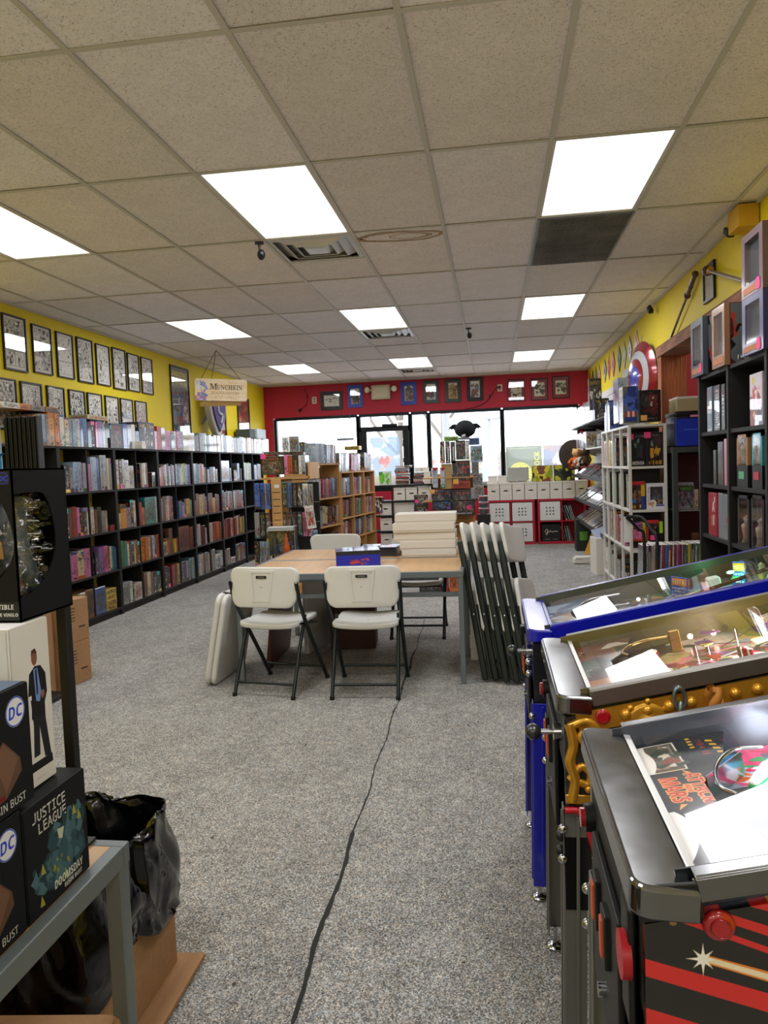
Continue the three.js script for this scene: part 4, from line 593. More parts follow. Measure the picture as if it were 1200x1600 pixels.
// sheets taped in the windows
{
  const P = (label, px0, py0, px1, py1, draw, tint) => { const Z = ZF - 0.035, a = atZ(px0, (py0 + py1) / 2, Z), b = atZ(px1, (py0 + py1) / 2, Z), c = atZ((px0 + px1) / 2, py1, Z), d = atZ((px0 + px1) / 2, py0, Z), w = b.x - a.x, h = d.y - c.y; const tx = canvas(256, Math.round(256 * h / w), draw); return solo('window_poster', new THREE.PlaneGeometry(w, h), new THREE.MeshPhysicalMaterial({ map: tx, side: THREE.DoubleSide, roughness: 0.9, transmission: 0.62, thickness: 0 }), label, 'poster', [(a.x + b.x) / 2, (c.y + d.y) / 2, Z]); };
  P('grey poster with a yellow clock face and lettering TOCK, taped in the window', 791, 697, 847, 757, (g, w, h) => { g.fillStyle = '#8f9488'; g.fillRect(0, 0, w, h); g.fillStyle = '#d9d37c'; g.beginPath(); g.arc(100, h * 0.72, 84, 0, 7); g.fill(); g.strokeStyle = '#6a6a52'; g.lineWidth = 3; for (let k = 0; k < 24; k++) { const a = k / 24 * 6.283; g.beginPath(); g.moveTo(100 + Math.cos(a) * 64, h * 0.72 + Math.sin(a) * 64); g.lineTo(100 + Math.cos(a) * 80, h * 0.72 + Math.sin(a) * 80); g.stroke(); } g.beginPath(); g.moveTo(100, h * 0.72); g.lineTo(104, h * 0.72 - 60); g.stroke(); g.save(); g.translate(238, h * 0.62); g.rotate(-Math.PI / 2); g.fillStyle = '#d2cc70'; g.font = 'bold 50px sans-serif'; g.fillText('TOCK', 0, 0, 140); g.restore(); g.fillStyle = '#b8ba9c'; for (let k = 0; k < 12; k++) g.fillRect(14 + k * 18, 12, 10, 6); });
  P('pale pinkish picture poster taped in the window near the corner', 849, 695, 889, 738, (g, w, h) => { g.fillStyle = '#b9b4b4'; g.fillRect(0, 0, w, h); blobs(g, rng(801), 0, 0, w, h, 26, ['#c8bcb8', '#a8a0a4', '#d4c8c0', '#b4a49c', '#9aa0ac']); });
  P('pale white and grey sheet with pink edge lettering in the middle window', 753, 708, 783, 752, (g, w, h) => { g.fillStyle = '#d8d6d2'; g.fillRect(0, 0, w, h); blobs(g, rng(802), 20, 60, 150, h - 80, 14, ['#c4ccc4', '#e4e4e0', '#b8bcb4']); glyphs(g, rng(803), 214, 60, 28, h - 90, true, '#d8a8b0'); });
  P('washed out blue-grey and pink poster on the glass door', 579, 683, 625, 742, (g, w, h) => { g.fillStyle = '#b4bcc6'; g.fillRect(0, 0, w, h); blobs(g, rng(804), 0, 0, w, h, 26, ['#a8b4c0', '#c4c4c8', '#98a8b8', '#d0c8c8']); blobs(g, rng(805), 90, 170, 80, 100, 8, ['#d8a098', '#c88a88', '#dcb0a4']); glyphs(g, rng(806), 50, 20, 160, 16, false, '#c8a4a0'); });
  P('small pale sheet in the narrow window beside the door', 644, 712, 663, 740, (g, w, h) => { g.fillStyle = '#d8d8d4'; g.fillRect(0, 0, w, h); });
  P('white sheet low in the middle window behind the figure tower', 674, 703, 690, 735, (g, w, h) => { g.fillStyle = '#dcdcdc'; g.fillRect(0, 0, w, h); blobs(g, rng(807), 0, h * 0.5, w, h * 0.5, 8, ['#d8a8a4', '#e4d8d8']); });
}
// frames, emergency lamp and sockets on the red wall
{
  const prints = canvas(1024, 256, (g) => { const f = rng(811); for (let i = 0; i < 8; i++) { const x = i * 128; g.fillStyle = ['#d8d8d0', '#aab0b0', '#a89a88', '#c4c6c2', '#b8a070', '#c8c8c4', '#cfc6b4', '#d6d2c2'][i]; g.fillRect(x, 0, 128, 256); g.save(); g.beginPath(); g.rect(x, 0, 128, 256); g.clip(); if (i === 0) { blobs(g, f, x + 20, 70, 36, 90, 5, ['#2a2a2a', '#9a9a94']); blobs(g, f, x + 76, 60, 30, 130, 6, ['#2a2a2a', '#8a8a84']); } else { g.fillStyle = '#ecebe6'; if (i < 6) g.fillRect(x + 8, 8, 112, 30); blobs(g, f, x + 14, 44, 100, 190, i > 5 ? 9 : 20, i === 4 ? ['#8a6a3a', '#5a4424', '#a88a50'] : i > 5 ? ['#4a4a42', '#7a7a70'] : ['#4a5458', '#8a4a3c', '#2a2e30', '#7e8a8e', '#5a4a44']); } g.restore(); } });
  const pm = new THREE.MeshStandardMaterial({ map: prints, roughness: 0.7 }), st = (w, h, i) => { const g = new THREE.PlaneGeometry(w, h), uv = g.attributes.uv; for (let k = 0; k < 4; k++) uv.setX(k, (i + uv.getX(k)) / 8); return g; };
  const bl = mat('#123aa8', 0.4), maroon = mat('#7c1a26', 0.6);
  [[-2.91, 2.695, 0.41, 0.34, 0.05, M.blackPlastic, 0, 'black landscape frame with two small drawn figures on white'], [-2.465, 2.755, 0.28, 0.41, 0.045, bl, 1, 'blue framed comic just beside the emergency lamp, door side'], [-1.482, 2.758, 0.285, 0.41, 0.05, bl, 2, 'blue framed comic on the far side of the emergency lamp'], [-1.075, 2.765, 0.28, 0.41, 0.045, mat('#12261c', 0.4), 3, 'greenish black framed comic, the one showing mostly glare'], [-0.68, 2.765, 0.28, 0.415, 0.045, mat('#122a1e', 0.4), 4, 'dark green framed tan comic cover'], [-0.285, 2.775, 0.285, 0.42, 0.045, M.blackPlastic, 5, 'black framed grey comic beside the wall socket']].forEach(([x, y, w, h, b, m, i, l]) => framed('picture_frame', l + ' on the red wall', 'framed art', w, h, b, m, st(w - 2 * b - 0.03, h - 2 * b - 0.04, i), [x, y, ZF + 0.001], 0, null, { mat: m, printMat: pm }));
  [[0.44, 2.72, 6, 'nearest the socket'.replace('nearest', 'next to')], [0.845, 2.712, 7, 'middle of three'], [1.215, 2.73, 7, 'next to the yellow wall']].forEach(([x, y, i, l]) => framed('picture_frame', `black framed ink sketch with maroon mount on the red wall, ${l}`, 'framed art', 0.3, 0.385, 0.016, M.blackPlastic, st(0.18, 0.24, i), [x, y, ZF + 0.001], 0, null, { mat: maroon, printMat: pm }));
  const e = thing('emergency_lamp', 'beige emergency lamp box with two swivel heads over the door', 'emergency light', [-1.985, 2.8, ZF], 0), bg = mat('#c8bc9a', 0.5);
  part(e, 'housing', rbox(0.34, 0.26, 0.08, 0.012, 2), bg, [0, 0, 0.04]); part(e, 'cover_panel', rbox(0.27, 0.19, 0.012, 0.01, 2), mat('#d4cbb0', 0.45), [0, 0, 0.084]);
  for (const s of [-1, 1]) { const h = part(e, 'lamp_head', new THREE.LatheGeometry([[0, -0.03], [0.03, -0.03], [0.05, 0.0], [0.056, 0.03], [0.05, 0.032], [0, 0.028]].map((p) => new THREE.Vector2(...p)), 18).rotateX(Math.PI / 2), bg, [s * 0.235, 0.05, 0.06], [0, s * 0.5, 0]); part(h, 'lens', cyl(0.046, 0.004, 18).clone().rotateX(Math.PI / 2), mat('#e4e2d8', 0.15), [0, 0, 0.03]); part(e, 'arm', rod([s * 0.16, 0.03, 0.05], [s * 0.2, 0.05, 0.055], 0.014), bg); }
  for (const [x, y, l] of [[-3.235, 2.72, 'by the landscape frame'], [0.155, 2.775, 'with a black plug, between framed comics']]) { const s = thing('wall_socket', `cream wall socket plate ${l} on the red wall`, 'wall socket', [x, y, ZF + 0.004], 0); part(s, 'plate', rbox(0.085, 0.125, 0.008, 0.003), mat('#d6cbb4', 0.5)); for (const yy of [0.024, -0.024]) part(s, 'outlet', rbox(0.04, 0.034, 0.006, 0.003), mat('#8a8070', 0.5), [0, yy, 0.004]); }
  const cord = solo('power_cord', merge([tube([[0.15, 2.78, ZF + 0.03], [0.08, 2.76, ZF + 0.05], [-0.02, 2.62, ZF + 0.02], [-0.12, 2.52, ZF + 0.02], [-0.3, 2.45, ZF + 0.015], [-0.45, 2.43, ZF + 0.02]], 0.006, 6, 40), rbox(0.05, 0.035, 0.05, 0.006).clone().translate(0.145, 2.785, ZF + 0.03), rbox(0.02, 0.07, 0.02, 0.004).clone().translate(-0.03, 2.64, ZF + 0.02)]), M.blackPlastic, 'black power cord with plug running down the red wall to the window top', 'power cord');
  solo('power_cord', merge([tube([[-3.4, 2.93, ZF + 0.02], [-3.36, 2.78, ZF + 0.012], [-3.38, 2.66, ZF + 0.015], [-3.46, 2.58, ZF + 0.02], [-3.5, 2.555, ZF + 0.02]], 0.006, 6, 36), ball(0.03, 10, 8).clone().translate(-3.51, 2.55, ZF + 0.025), new THREE.CylinderGeometry(0.011, 0.011, 0.06, 8).translate(-3.36, 2.8, ZF + 0.016)]), M.blackPlastic, 'black cord with a round end dangling on the red wall above the first window', 'power cord');
  // wire hanger in the first window
  const wg = mat('#7d848a', 0.4, { metalness: 0.5 }), t = thing('hanging_holder', 'empty wire sign holder hanging inside the first window', 'sign holder', [-2.65, 2.36, ZF + 0.12], 0);
  part(t, 'wire', merge([rod([-0.1, 0.1, -0.119], [-0.1, 0, 0], 0.0035, 6), rod([0.09, 0.1, -0.119], [0.09, 0, 0], 0.0035, 6), rod([-0.1, 0, 0], [-0.1, -0.2, 0], 0.0035, 6), rod([0.09, 0, 0], [0.09, -0.2, 0], 0.0035, 6), rod([-0.1, -0.2, 0], [0.09, -0.2, 0], 0.003, 6), rod([-0.1, -0.2, 0], [-0.15, -0.37, 0], 0.0035, 6), rod([0.09, -0.2, 0], [0.13, -0.37, 0], 0.0035, 6)]), wg); part(t, 'tray', rbox(0.3, 0.04, 0.1, 0.004), wg, [-0.01, -0.385, 0]);
}
// rack of file boxes with book piles on top
{
  const Z = -12.9, t = thing('file_rack', 'black open rack stacked with white file boxes between the comic shelves and the figure tower', 'rack', [-1.47, 0, Z - 0.2], 0);
  for (const x of [-0.6, -0.238, 0.62]) part(t, 'post', rbox(0.022, 1.12, 0.03, 0.003), M.blackMetal, [x, 0.56, 0.18]); for (const y of [0.08, 0.345, 0.61, 0.855, 1.12]) part(t, 'shelf', rbox(1.26, 0.03, 0.4, 0.003), M.blackMetal, [0.01, y, 0]);
  [[-1.585, 1, 0], [-1.38, 1, 0], [-1.17, 1, 0]].forEach(([x], k) => fileBox(`white file box with hand hole, ${ORD[k]} on the upper tier of the black rack`, x, 0.872, Z - 0.19, 0.19, 0.2, 0.34, 'file boxes in the black rack'));
  fileBox('white lidded file box under the dark art box on the rack, comic shelf end', -1.83, 0.627, Z - 0.19, 0.2, 0.19, 0.34, 'file boxes in the black rack');
  solo('long_box', merge([rbox(0.52, 0.19, 0.3, 0.003), rbox(0.53, 0.03, 0.308, 0.003).clone().translate(0, 0.09, 0)]), M.whiteCard, 'long white file box turned sideways on the middle tier of the black rack', 'file box', [-1.42, 0.73, Z - 0.18]);
  for (const [x, y, k] of [[-1.83, 0.362, 0], [-1.48, 0.362, 1], [-1.25, 0.362, 2], [-1.83, 0.097, 3], [-1.48, 0.097, 4]]) fileBox(`white file box on the ${y > 0.3 ? 'second' : 'bottom'} tier of the black rack, ${ORD[k % 3]} along`, x, y, Z - 0.19, 0.2, 0.2, 0.34, 'file boxes in the black rack');
  boxAt(585, 777, 597, 801, Z, 0.2, 'K', 'game_carton', 'dark printed carton on the black rack behind the end of the comic shelf', 'carton');
  const gl = canvas(128, 128, (g) => { g.fillStyle = '#d0d4cc'; g.fillRect(0, 0, 128, 128); blobs(g, rng(821), 10, 20, 108, 84, 16, ['#5cb02a', '#7cc83c', '#4a9a24', '#68be30']); });
  const gb = thing('green_box', 'white box with a bright green splash on the black rack', 'carton', [-1.83, 1.136, Z - 0.12], 0); part(gb, 'box', rbox(0.19, 0.235, 0.2, 0.003), M.white, [0, 0.1175, 0]); part(gb, 'front_print', new THREE.PlaneGeometry(0.185, 0.23), new THREE.MeshStandardMaterial({ map: gl, roughness: 0.5 }), [0, 0.1175, 0.101]);
  // piles of books
  const f = rng(822);
  [[-1.53, 0.24, 'sknwkrwkwrkps', 'taller pile by the green box'], [-1.25, 0.17, 'krcwnkrsk', 'second pile along']].forEach(([x, w, cs, l]) => { let y = 1.136; [...cs].forEach((c, k) => { const h = rr(0.014, 0.026, f); solo('paperback', printedBox(c, w * rr(0.92, 1, f), h, 0.17, f), M.print, `${colorName(c)} book in the ${l}, ${nth(k)} from below`, 'book', [x + rr(-0.01, 0.01, f), y, Z - 0.1], rr(-0.06, 0.06, f), 'books piled on the black rack'); y += h + 0.0008; }); if (l[0] === 't') for (let k = 0; k < 3; k++) { solo('magazine', printedBox('wsw'[k], 0.26, 0.012, 0.2, f), M.wrap, `${['white', 'grey', 'glossy white'][k]} magazine askew on top of the taller book pile, ${ORD[k]} of three`, 'magazine', [x + 0.02, y + k * 0.013, Z - 0.12], 0.25 - 0.2 * k); } });
  for (let k = 0; k < 5; k++) solo('small_white_box', merge([rbox(0.105, 0.066, 0.12, 0.003), rbox(0.11, 0.024, 0.125, 0.003).clone().translate(0, 0.024, 0)]), M.whiteCard, `small white card box near the figure tower, ${k < 3 ? ORD[k] + ' up in the pile' : k === 3 ? 'on the second book pile' : 'beside one on the book pile'}`, 'box', k < 3 ? [-1.1, 1.17 + k * 0.068, Z - 0.03] : [-1.255 + (k - 3) * 0.115, 1.376, Z - 0.14], 0, 'small white card boxes');
  solo('carton', rbox(0.1, 0.26, 0.14, 0.003), mat('#c9ccd2', 0.5), 'tall white and grey carton beside the small white boxes on the rack', 'carton', [-0.985, 1.266, Z - 0.06], 0.12);
}
// tower of figures round a wooden post
{
  const Z = -12.1, t = thing('display_tower', 'wooden display tower carrying boxed figures in front of the window', 'display stand', [-0.62, 0, Z - 0.3], 0);
  part(t, 'core', rbox(0.6, 1.3, 0.2, 0.004), M.ply, [0, 0.65, -0.12]); for (const y of [0.5, 0.875, 1.24]) part(t, 'shelf', rbox(0.86, 0.022, 0.56, 0.003), M.ply, [-0.06, y, 0.02]); part(t, 'base', rbox(0.9, 0.1, 0.6, 0.006), M.blackWood, [-0.05, 0.05, 0.02]);
  const B = (a, b, c, d, code, label, dp = 0.14, z = Z, m) => boxAt(a, b, c, d, z, dp, code, 'figure_box', label + ' on the figure tower', 'figure box', null, m);
  const tall = (x, l) => { const o = B(x, 690, x + 7.5, 724, 'k', l); part(o, 'spine_label', box(0.014, o.userData.size[1] * 0.62, 0.002), mat('#d6d4cc', 0.5), [0.008, o.userData.size[1] * 0.46, o.userData.size[2] / 2 + 0.001]); };
  tall(687.5, 'black boxed figure with white spine lettering, first of three'); tall(695.8, 'black boxed figure with white spine lettering, second of three'); tall(704, 'black boxed figure with white spine lettering, third of three');
  B(712, 688, 727, 718, 'K', 'black blister box with two pale figures'); B(727.5, 688, 733, 718, 'w', 'white and blue slim box');
  B(706.5, 719.5, 734.5, 751, 'K', 'dark boxed pair of figures with white heading', 0.16);
  const red = B(707, 751.5, 734.5, 763, 'r', 'red flat packet below the boxed pair', 0.06); sticker(red, 0.2, 0.95, '#e8b050', 0.085);
  const big = B(706, 765, 742, 805, 'K', 'large black boxed figure with pale portrait', 0.2); sticker(big, 0.74, 0.3, '#e83c7c', 0.075); 
  const lett = canvas(256, 40, (g) => { g.fillStyle = '#101012'; g.fillRect(0, 0, 256, 40); g.fillStyle = '#d8d6d0'; g.font = 'bold 30px sans-serif'; g.textAlign = 'center'; g.fillText('WALKING DEAD', 128, 31, 244); }); const lm = new THREE.MeshStandardMaterial({ map: lett, roughness: 0.6 });
  part(big, 'lettering', new THREE.PlaneGeometry(0.28, 0.042), lm, [0.01, 0.03, big.userData.size[2] / 2 + 0.0012]);
  const gb = B(675, 767, 705, 797, 'K', 'wide clear fronted box with a brown figure', 0.18); sticker(gb, 0.03, 0.98, '#e8b050', 0.075);
  for (const [x, l] of [[676, 'first'], [688, 'second']]) { const p = B(x, 733, x + 8, 762, 'h', `tall white capped figure tube with red top, ${l} one`, 0.08); part(p, 'red_cap', cyl(0.045, 0.045, 14), M.red, [0, p.userData.size[1], 0.0]); }
  B(690, 725, 706, 764, (w, h, d) => cartonGeo(w, h, d, [2, 2, 2, 2], [2, 2, 2, 2], [2, 2, 2, 2], '#b8965c'), 'plain kraft carton', 0.2, Z - 0.02, M.print);
  for (const [y0, y1, l] of [[773, 790, 'upper'], [790.5, 808, 'lower']]) { const o = B(647, y0, 668, y1, 'K', `${l} dark boxed figure with a pink tag beside the file rack`, 0.16, Z - 0.35); sticker(o, 0.2, 0.4, '#f04a94', 0.06); }
  // clear packs hanging on the side facing the aisle
  [[735, 696, 754, 722], [737, 722, 748, 742], [739, 740, 754, 760], [741, 758, 756, 775], [736, 762, 747, 782]].forEach(([a, b, c, d], k) => { const o = B(a, b, c, d, 'Ppkpks'[k] === 'P' ? 'P' : 'sS'[k % 2], `shiny clear hanging pack, ${ORD[k]} down the aisle edge`, 0.05, Z + 0.06 - 0.04 * (k % 3), M.wrap); part(o, 'blister', rbox(o.userData.size[0] * 0.7, o.userData.size[1] * 0.5, 0.03, 0.01), M.film, [0, o.userData.size[1] * 0.4, 0.035]); });
  for (let k = 0; k < 3; k++) { const c = atZ(756, 803 - k * 9.5, Z + 0.2), o = thing('clear_tub', `round clear plastic tub at the tower's aisle edge, ${['bottom', 'middle', 'top'][k]} of three`, 'tub', [c.x, c.y, c.z], 0, 'clear plastic tubs'); part(o, 'wall', new THREE.CylinderGeometry(0.075, 0.07, 0.085, 18, 1, true), M.film, [0, 0.043, 0]); part(o, 'lid', cyl(0.079, 0.012, 18), mat('#b8bec8', 0.3), [0, 0.088, 0]); part(o, 'contents', cyl(0.06, 0.06, 12), mat('#4a5058', 0.6), [0, 0.035, 0]); }
  solo('tub_stand', rbox(0.2, atZ(756, 803, Z + 0.2).y - 0.002, 0.2, 0.004), M.blackWood, 'small black plinth under the clear plastic tubs', 'plinth', [atZ(756, 803, Z + 0.2).x, atZ(756, 803, Z + 0.2).y / 2 - 0.001, Z + 0.2]);
  for (const [a, b, c, d, code, l] of [[694, 682, 716, 689, 'l', 'lime and white flat packet lying'], [716, 683, 734, 687, 'p', 'pale blue flat packet lying'], [733, 684, 749, 695, 'b', 'dark blue small carton']]) B(a, b, c, d, code, l + ' on top', 0.16, Z - 0.02);
  // round black plush with wings
  const p = atZ(727, 684, Z - 0.08), pl = thing('winged_plush', 'round black plush with two small pointed wings on top of the figure tower', 'plush', [p.x, p.y, p.z], 0), fz = mat('#0a1014', 0.95);
  const body = new THREE.SphereGeometry(0.165, 32, 22), bp = body.attributes.position; for (let i = 0; i < bp.count; i++) { const y = bp.getY(i); bp.setY(i, y > 0 ? y * 0.95 : y * 0.72); } body.computeVertexNormals(); part(pl, 'body', body, fz, [0, 0.12, 0]);
  for (const s of [-1, 1]) { const w = extrude([[0, 0.05], [0.06, 0.045], [0.11, 0.0], [0.115, -0.035], [0.09, -0.02], [0.075, -0.045], [0.05, -0.025], [0.03, -0.05], [0, -0.03]], 0.018, 0.005, 2); if (s < 0) w.rotateY(Math.PI).translate(0, 0, 0.018); part(pl, 'wing', w, fz, [s * 0.135, 0.17, 0]); } part(pl, 'hang_tag', box(0.06, 0.035, 0.003), M.white, [-0.02, 0.03, 0.16], [0, 0, 0.3]);
}
// wooden comic racks along the middle aisle
function comicRack(label, P0, P1, h, shelves, bays, lip, seed, kinds) {
  const A = V(P0[0], 0, P0[1]), Bv = V(P1[0], 0, P1[1]), L = A.distanceTo(Bv), d = Bv.clone().sub(A).normalize(), turn = Math.atan2(-d.z, d.x), D = 0.3, t = thing('comic_rack', label, 'comic rack', [(A.x + Bv.x) / 2, 0, (A.z + Bv.z) / 2], turn, 'wooden comic racks');
  for (let b = 0; b <= bays; b++) part(t, b === 0 || b === bays ? 'side_panel' : 'divider', rbox(0.022, h + (b && b < bays ? 0.05 : 0), D, 0.003), M.ply, [-L / 2 + L * b / bays, h / 2, -D / 2]);
  shelves.forEach((y, i) => { const g = lip ? new THREE.ExtrudeGeometry((() => { const s = new THREE.Shape(); s.moveTo(-L / 2, 0); s.quadraticCurveTo(0, 0.05, L / 2, 0); s.lineTo(L / 2, D); s.lineTo(-L / 2, D); s.closePath(); return s; })(), { depth: 0.018, bevelEnabled: false, curveSegments: 16 }).rotateX(-Math.PI / 2).translate(0, -0.009, 0.02) : rbox(L - 0.02, 0.018, D, 0.003).clone().translate(0, 0, -D / 2); part(t, 'shelf', g, M.ply, [0, y, 0]); });
  part(t, 'back_panel', box(L - 0.02, h - 0.1, 0.008), M.ply, [0, h / 2, -D + 0.01]);
  const f = rng(seed);
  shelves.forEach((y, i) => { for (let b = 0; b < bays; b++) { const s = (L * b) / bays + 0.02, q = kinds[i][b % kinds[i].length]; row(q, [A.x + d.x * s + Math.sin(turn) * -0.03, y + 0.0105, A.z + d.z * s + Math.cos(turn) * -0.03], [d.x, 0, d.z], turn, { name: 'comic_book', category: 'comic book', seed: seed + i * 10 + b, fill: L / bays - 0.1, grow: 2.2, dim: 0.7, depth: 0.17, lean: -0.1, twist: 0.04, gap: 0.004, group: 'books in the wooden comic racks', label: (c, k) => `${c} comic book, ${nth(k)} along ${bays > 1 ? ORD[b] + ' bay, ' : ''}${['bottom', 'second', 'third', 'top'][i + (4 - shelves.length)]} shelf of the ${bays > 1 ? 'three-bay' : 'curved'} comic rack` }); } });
}
comicRack('pale wooden comic rack with curved shelf fronts, next to the toy stand', [-2.36, -9.55], [-2.15, -10.68], 1.52, [0.3, 0.67, 1.05, 1.515], 1, true, 910, [['_4 k6/26 w8/26 g5/25 r5/25 _5 b8/26 k8/26 n9/26 s6/26'], ['_2 n4/26 r4/26 g4/26 g5/26 g4/25 l4/26 s5/26 c10/27 k5/26 k6/27 k5/27 k5/26 w3/26'], ['S20/27 w5/27 p5/26 w4/27 h5/26 _4 r6/25 v5/25 o5/26 r5/26 b6/27 k6/26 b6/26'], ['K30/26 p4/27 h3/27 p4/27 b3/27 s4/27 p3/27 k4/27 b4/26 h3/26 k4/26 p4/26 n4/26 k4/26 k5/25']]);
comicRack('pale wooden three-bay comic rack running towards the window', [-2.135, -10.72], [-1.9, -12.25], 1.40, [0.42, 0.73, 1.045, 1.39], 3, false, 950, [['k5/25 m4/26 w6/26 r5/25 k8/25', 'p5/25 b6/25 k5/25 w5/25 b7/26', 'k6/25 n6/25 w5/26'], ['n5/25 r5/26 k6/25 s5/26 r5/25 k6/26', 'k5/26 n5/26 k6/26 g5/25 k6/25', 's5/25 r5/25 c5/26 k5/25 m6/25'], ['n5/25 s5/26 w5/26 k5/25 p6/26 b4/27', 'c5/26 m5/26 r4/25 k6/26 w5/26', 'o5/25 r5/25 n5/26 c5/25 r6/26'], ['h5/27 p5/26 p5/27 h5/26 p6/27', 'm6/26 h6/27 m5/26 p5/26', '_8 K14/28 p5/27 h5/27 p4/26']]);
boxAt(538, 697, 561, 703, -11.2, 0.22, 'y', 'magazine', 'yellow and lime magazine lying on the pale books of the three-bay rack', 'magazine');
// wooden toy stand with hanging packs
{
  const Z = -8.8, t = thing('toy_stand', 'pale wooden slatted toy stand with packs hanging on both sides', 'display stand', [-2.43, 0, Z - 0.28], 0);
  const st = part(t, 'post', rbox(0.125, 1.36, 0.5, 0.003), M.ply, [-0.11, 0.68, 0.03]); for (let k = 0; k < 6; k++) part(st, 'slot', box(0.085, 0.007, 0.003), M.blackPlastic, [0.002, 0.52 - k * 0.082, 0.2505]); part(st, 'price_card', box(0.06, 0.04, 0.002), M.white, [0.01, 0.59, 0.2515]);
  part(t, 'top_shelf', rbox(0.6, 0.024, 0.5, 0.003), M.ply, [0.0, 1.362, 0.02]); part(t, 'end_board', rbox(0.024, 0.2, 0.5, 0.003), M.ply, [0.29, 1.44, 0.02]); part(t, 'panel', rbox(0.62, 1.2, 0.02, 0.003), mat('#1a1a18', 0.7), [0.02, 0.7, -0.05]); part(t, 'base', rbox(0.7, 0.1, 0.6, 0.004), M.ply, [0, 0.05, 0]); part(t, 'brace', rod([0.0, 1.33, 0.27], [0.14, 0.5, 0.3], 0.005, 6), M.greyMetal);
  for (const y of [1.335, 1.06, 0.82]) part(t, 'peg_rail', rod([-0.3, y, -0.02], [0.34, y, -0.02], 0.006, 6), M.greyMetal);
  const bb = boxAt(408, 713, 443, 742, Z, 0.3, 'K', 'game_carton', 'wide black boxed game with a pink tag on the toy stand', 'game box'); sticker(bb, 0.1, 1.0, '#f04a94', 0.06);
  [['m', 444, 449.5], ['r', 450, 457], ['k', 457.5, 466], ['w', 466.5, 471], ['p', 471.5, 477]].forEach(([c, a, b], k) => boxAt(a, 711 + (k % 2), b, 741, Z, 0.2, c, 'figure_box', `${colorName(c)} boxed action figure, ${ORD[k]} beside the wide game on the toy stand`, 'figure box', 'boxed figures on the toy stand'));
  [[421, 683, 431, 706, 'W'], [432, 682, 447, 706, 'S']].forEach(([a, b, c, d, q], k) => boxAt(441 - 421 + a, b, 441 - 421 + c, d, Z - 0.02, 0.02, q, 'comic_book', `${['white and yellow comic with red art', 'grey and white comic'][k]} standing above the boxed figures of the toy stand`, 'comic book'));
  for (let k = 0; k < 7; k++) boxAt(412 + k * 9, 706, 420 + k * 9, 711, Z - 0.04, 0.1, 'k', 'small_figure_box', `small black boxed figure on the wide game, ${ORD[k]} of the line`, 'figure box', 'small boxed figures on the toy stand');
  const hang = (a, b, c, d, z, code, l, rot = 0) => { const o = boxAt(a, b, c, d, z, 0.012, code, 'figure_pack', l + ' hanging on the toy stand', 'figure pack', 'hanging figure packs', M.print), [w, h] = o.userData.size; part(o, 'blister', rbox(w * 0.72, h * 0.55, 0.03, 0.008), M.film, [0, h * 0.38, 0.02]); part(o, 'hook', rod([0, h * 0.97, 0.02], [0, h * 0.97, -0.1], 0.003, 6), M.greyMetal); o.rotation.z = rot; };
  [[398, 405.5], [406.5, 414], [415, 422]].forEach(([a, b], i) => [[755, 796, 'B'], [801, 842, i ? 'k' : 's'], [846, 884, i ? 'p' : 'k']].forEach(([y0, y1, c], j) => hang(a, y0, b, y1, Z + 0.05 - 0.03 * (i % 2), i ? c.toUpperCase() : c.toLowerCase(), `${colorName(c)} figure pack, ${ORD[i]} column ${['upper', 'middle', 'lower'][j]} line, bookcase side`)));
  [[441, 448, 'k'], [449.5, 456, 'B'], [457, 464, 'k'], [465, 472, 'k'], [473, 481, 'w'], [482, 489, 'S']].forEach(([a, b, c], i) => { hang(a, 754 + i * 0.4, b, 793, Z + 0.03 * (i % 2), c.toUpperCase(), `${colorName(c)} figure pack, ${ORD[i]} column upper line, comic rack side`); hang(a, 800, b, 838, Z - 0.02 + 0.03 * (i % 2), i < 4 ? 'K' : 'M', `${i < 4 ? 'black' : 'pink'} figure pack, ${ORD[i]} column lower line, comic rack side`); });
  hang(480, 790, 494, 826, Z + 0.14, 'W', 'white pack with blue and pink art hanging askew', 0.12); hang(486, 828, 496, 845, Z + 0.12, 'P', 'short blue pack under the askew one');
  const bx = boxAt(420, 823, 461, 868, Z + 0.16, 0.14, 'K', 'figure_box', 'large clear fronted box with orange robed figures at the foot of the toy stand', 'figure box'); const [w, h, d] = bx.userData.size;
  for (const [x, c] of [[-0.08, '#3a3a40'], [0.06, '#c05a1c']]) part(bx, 'figure', new THREE.LatheGeometry([[0, 0], [0.05, 0], [0.035, 0.09], [0.022, 0.15], [0.03, 0.17], [0.012, 0.19], [0.02, 0.215], [0, 0.235]].map((p) => new THREE.Vector2(...p)), 14), mat(c, 0.5), [x, 0.03, d / 2 + 0.03]); part(bx, 'window', box(w - 0.01, h * 0.8, 0.06), M.film, [0, h * 0.42, d / 2 + 0.032]); part(bx, 'header', box(w * 0.96, h * 0.12, 0.06), mat('#b8bcb8', 0.5), [0, h * 0.93, d / 2 + 0.03]);
}
[[655, 690, 'k', 'dark printed carton with red corner on the carpet beyond the tables'], [690.5, 701, 'r', 'slim red carton on the carpet beyond the tables'], [702, 718, 'O', 'orange and yellow printed carton on the carpet beyond the tables']].forEach(([a, b, c, l]) => { const o = boxAt(a, 893, b, 935, -8.75, 0.2, c, 'carton', l, 'carton'); o.position.y = 0.001; });
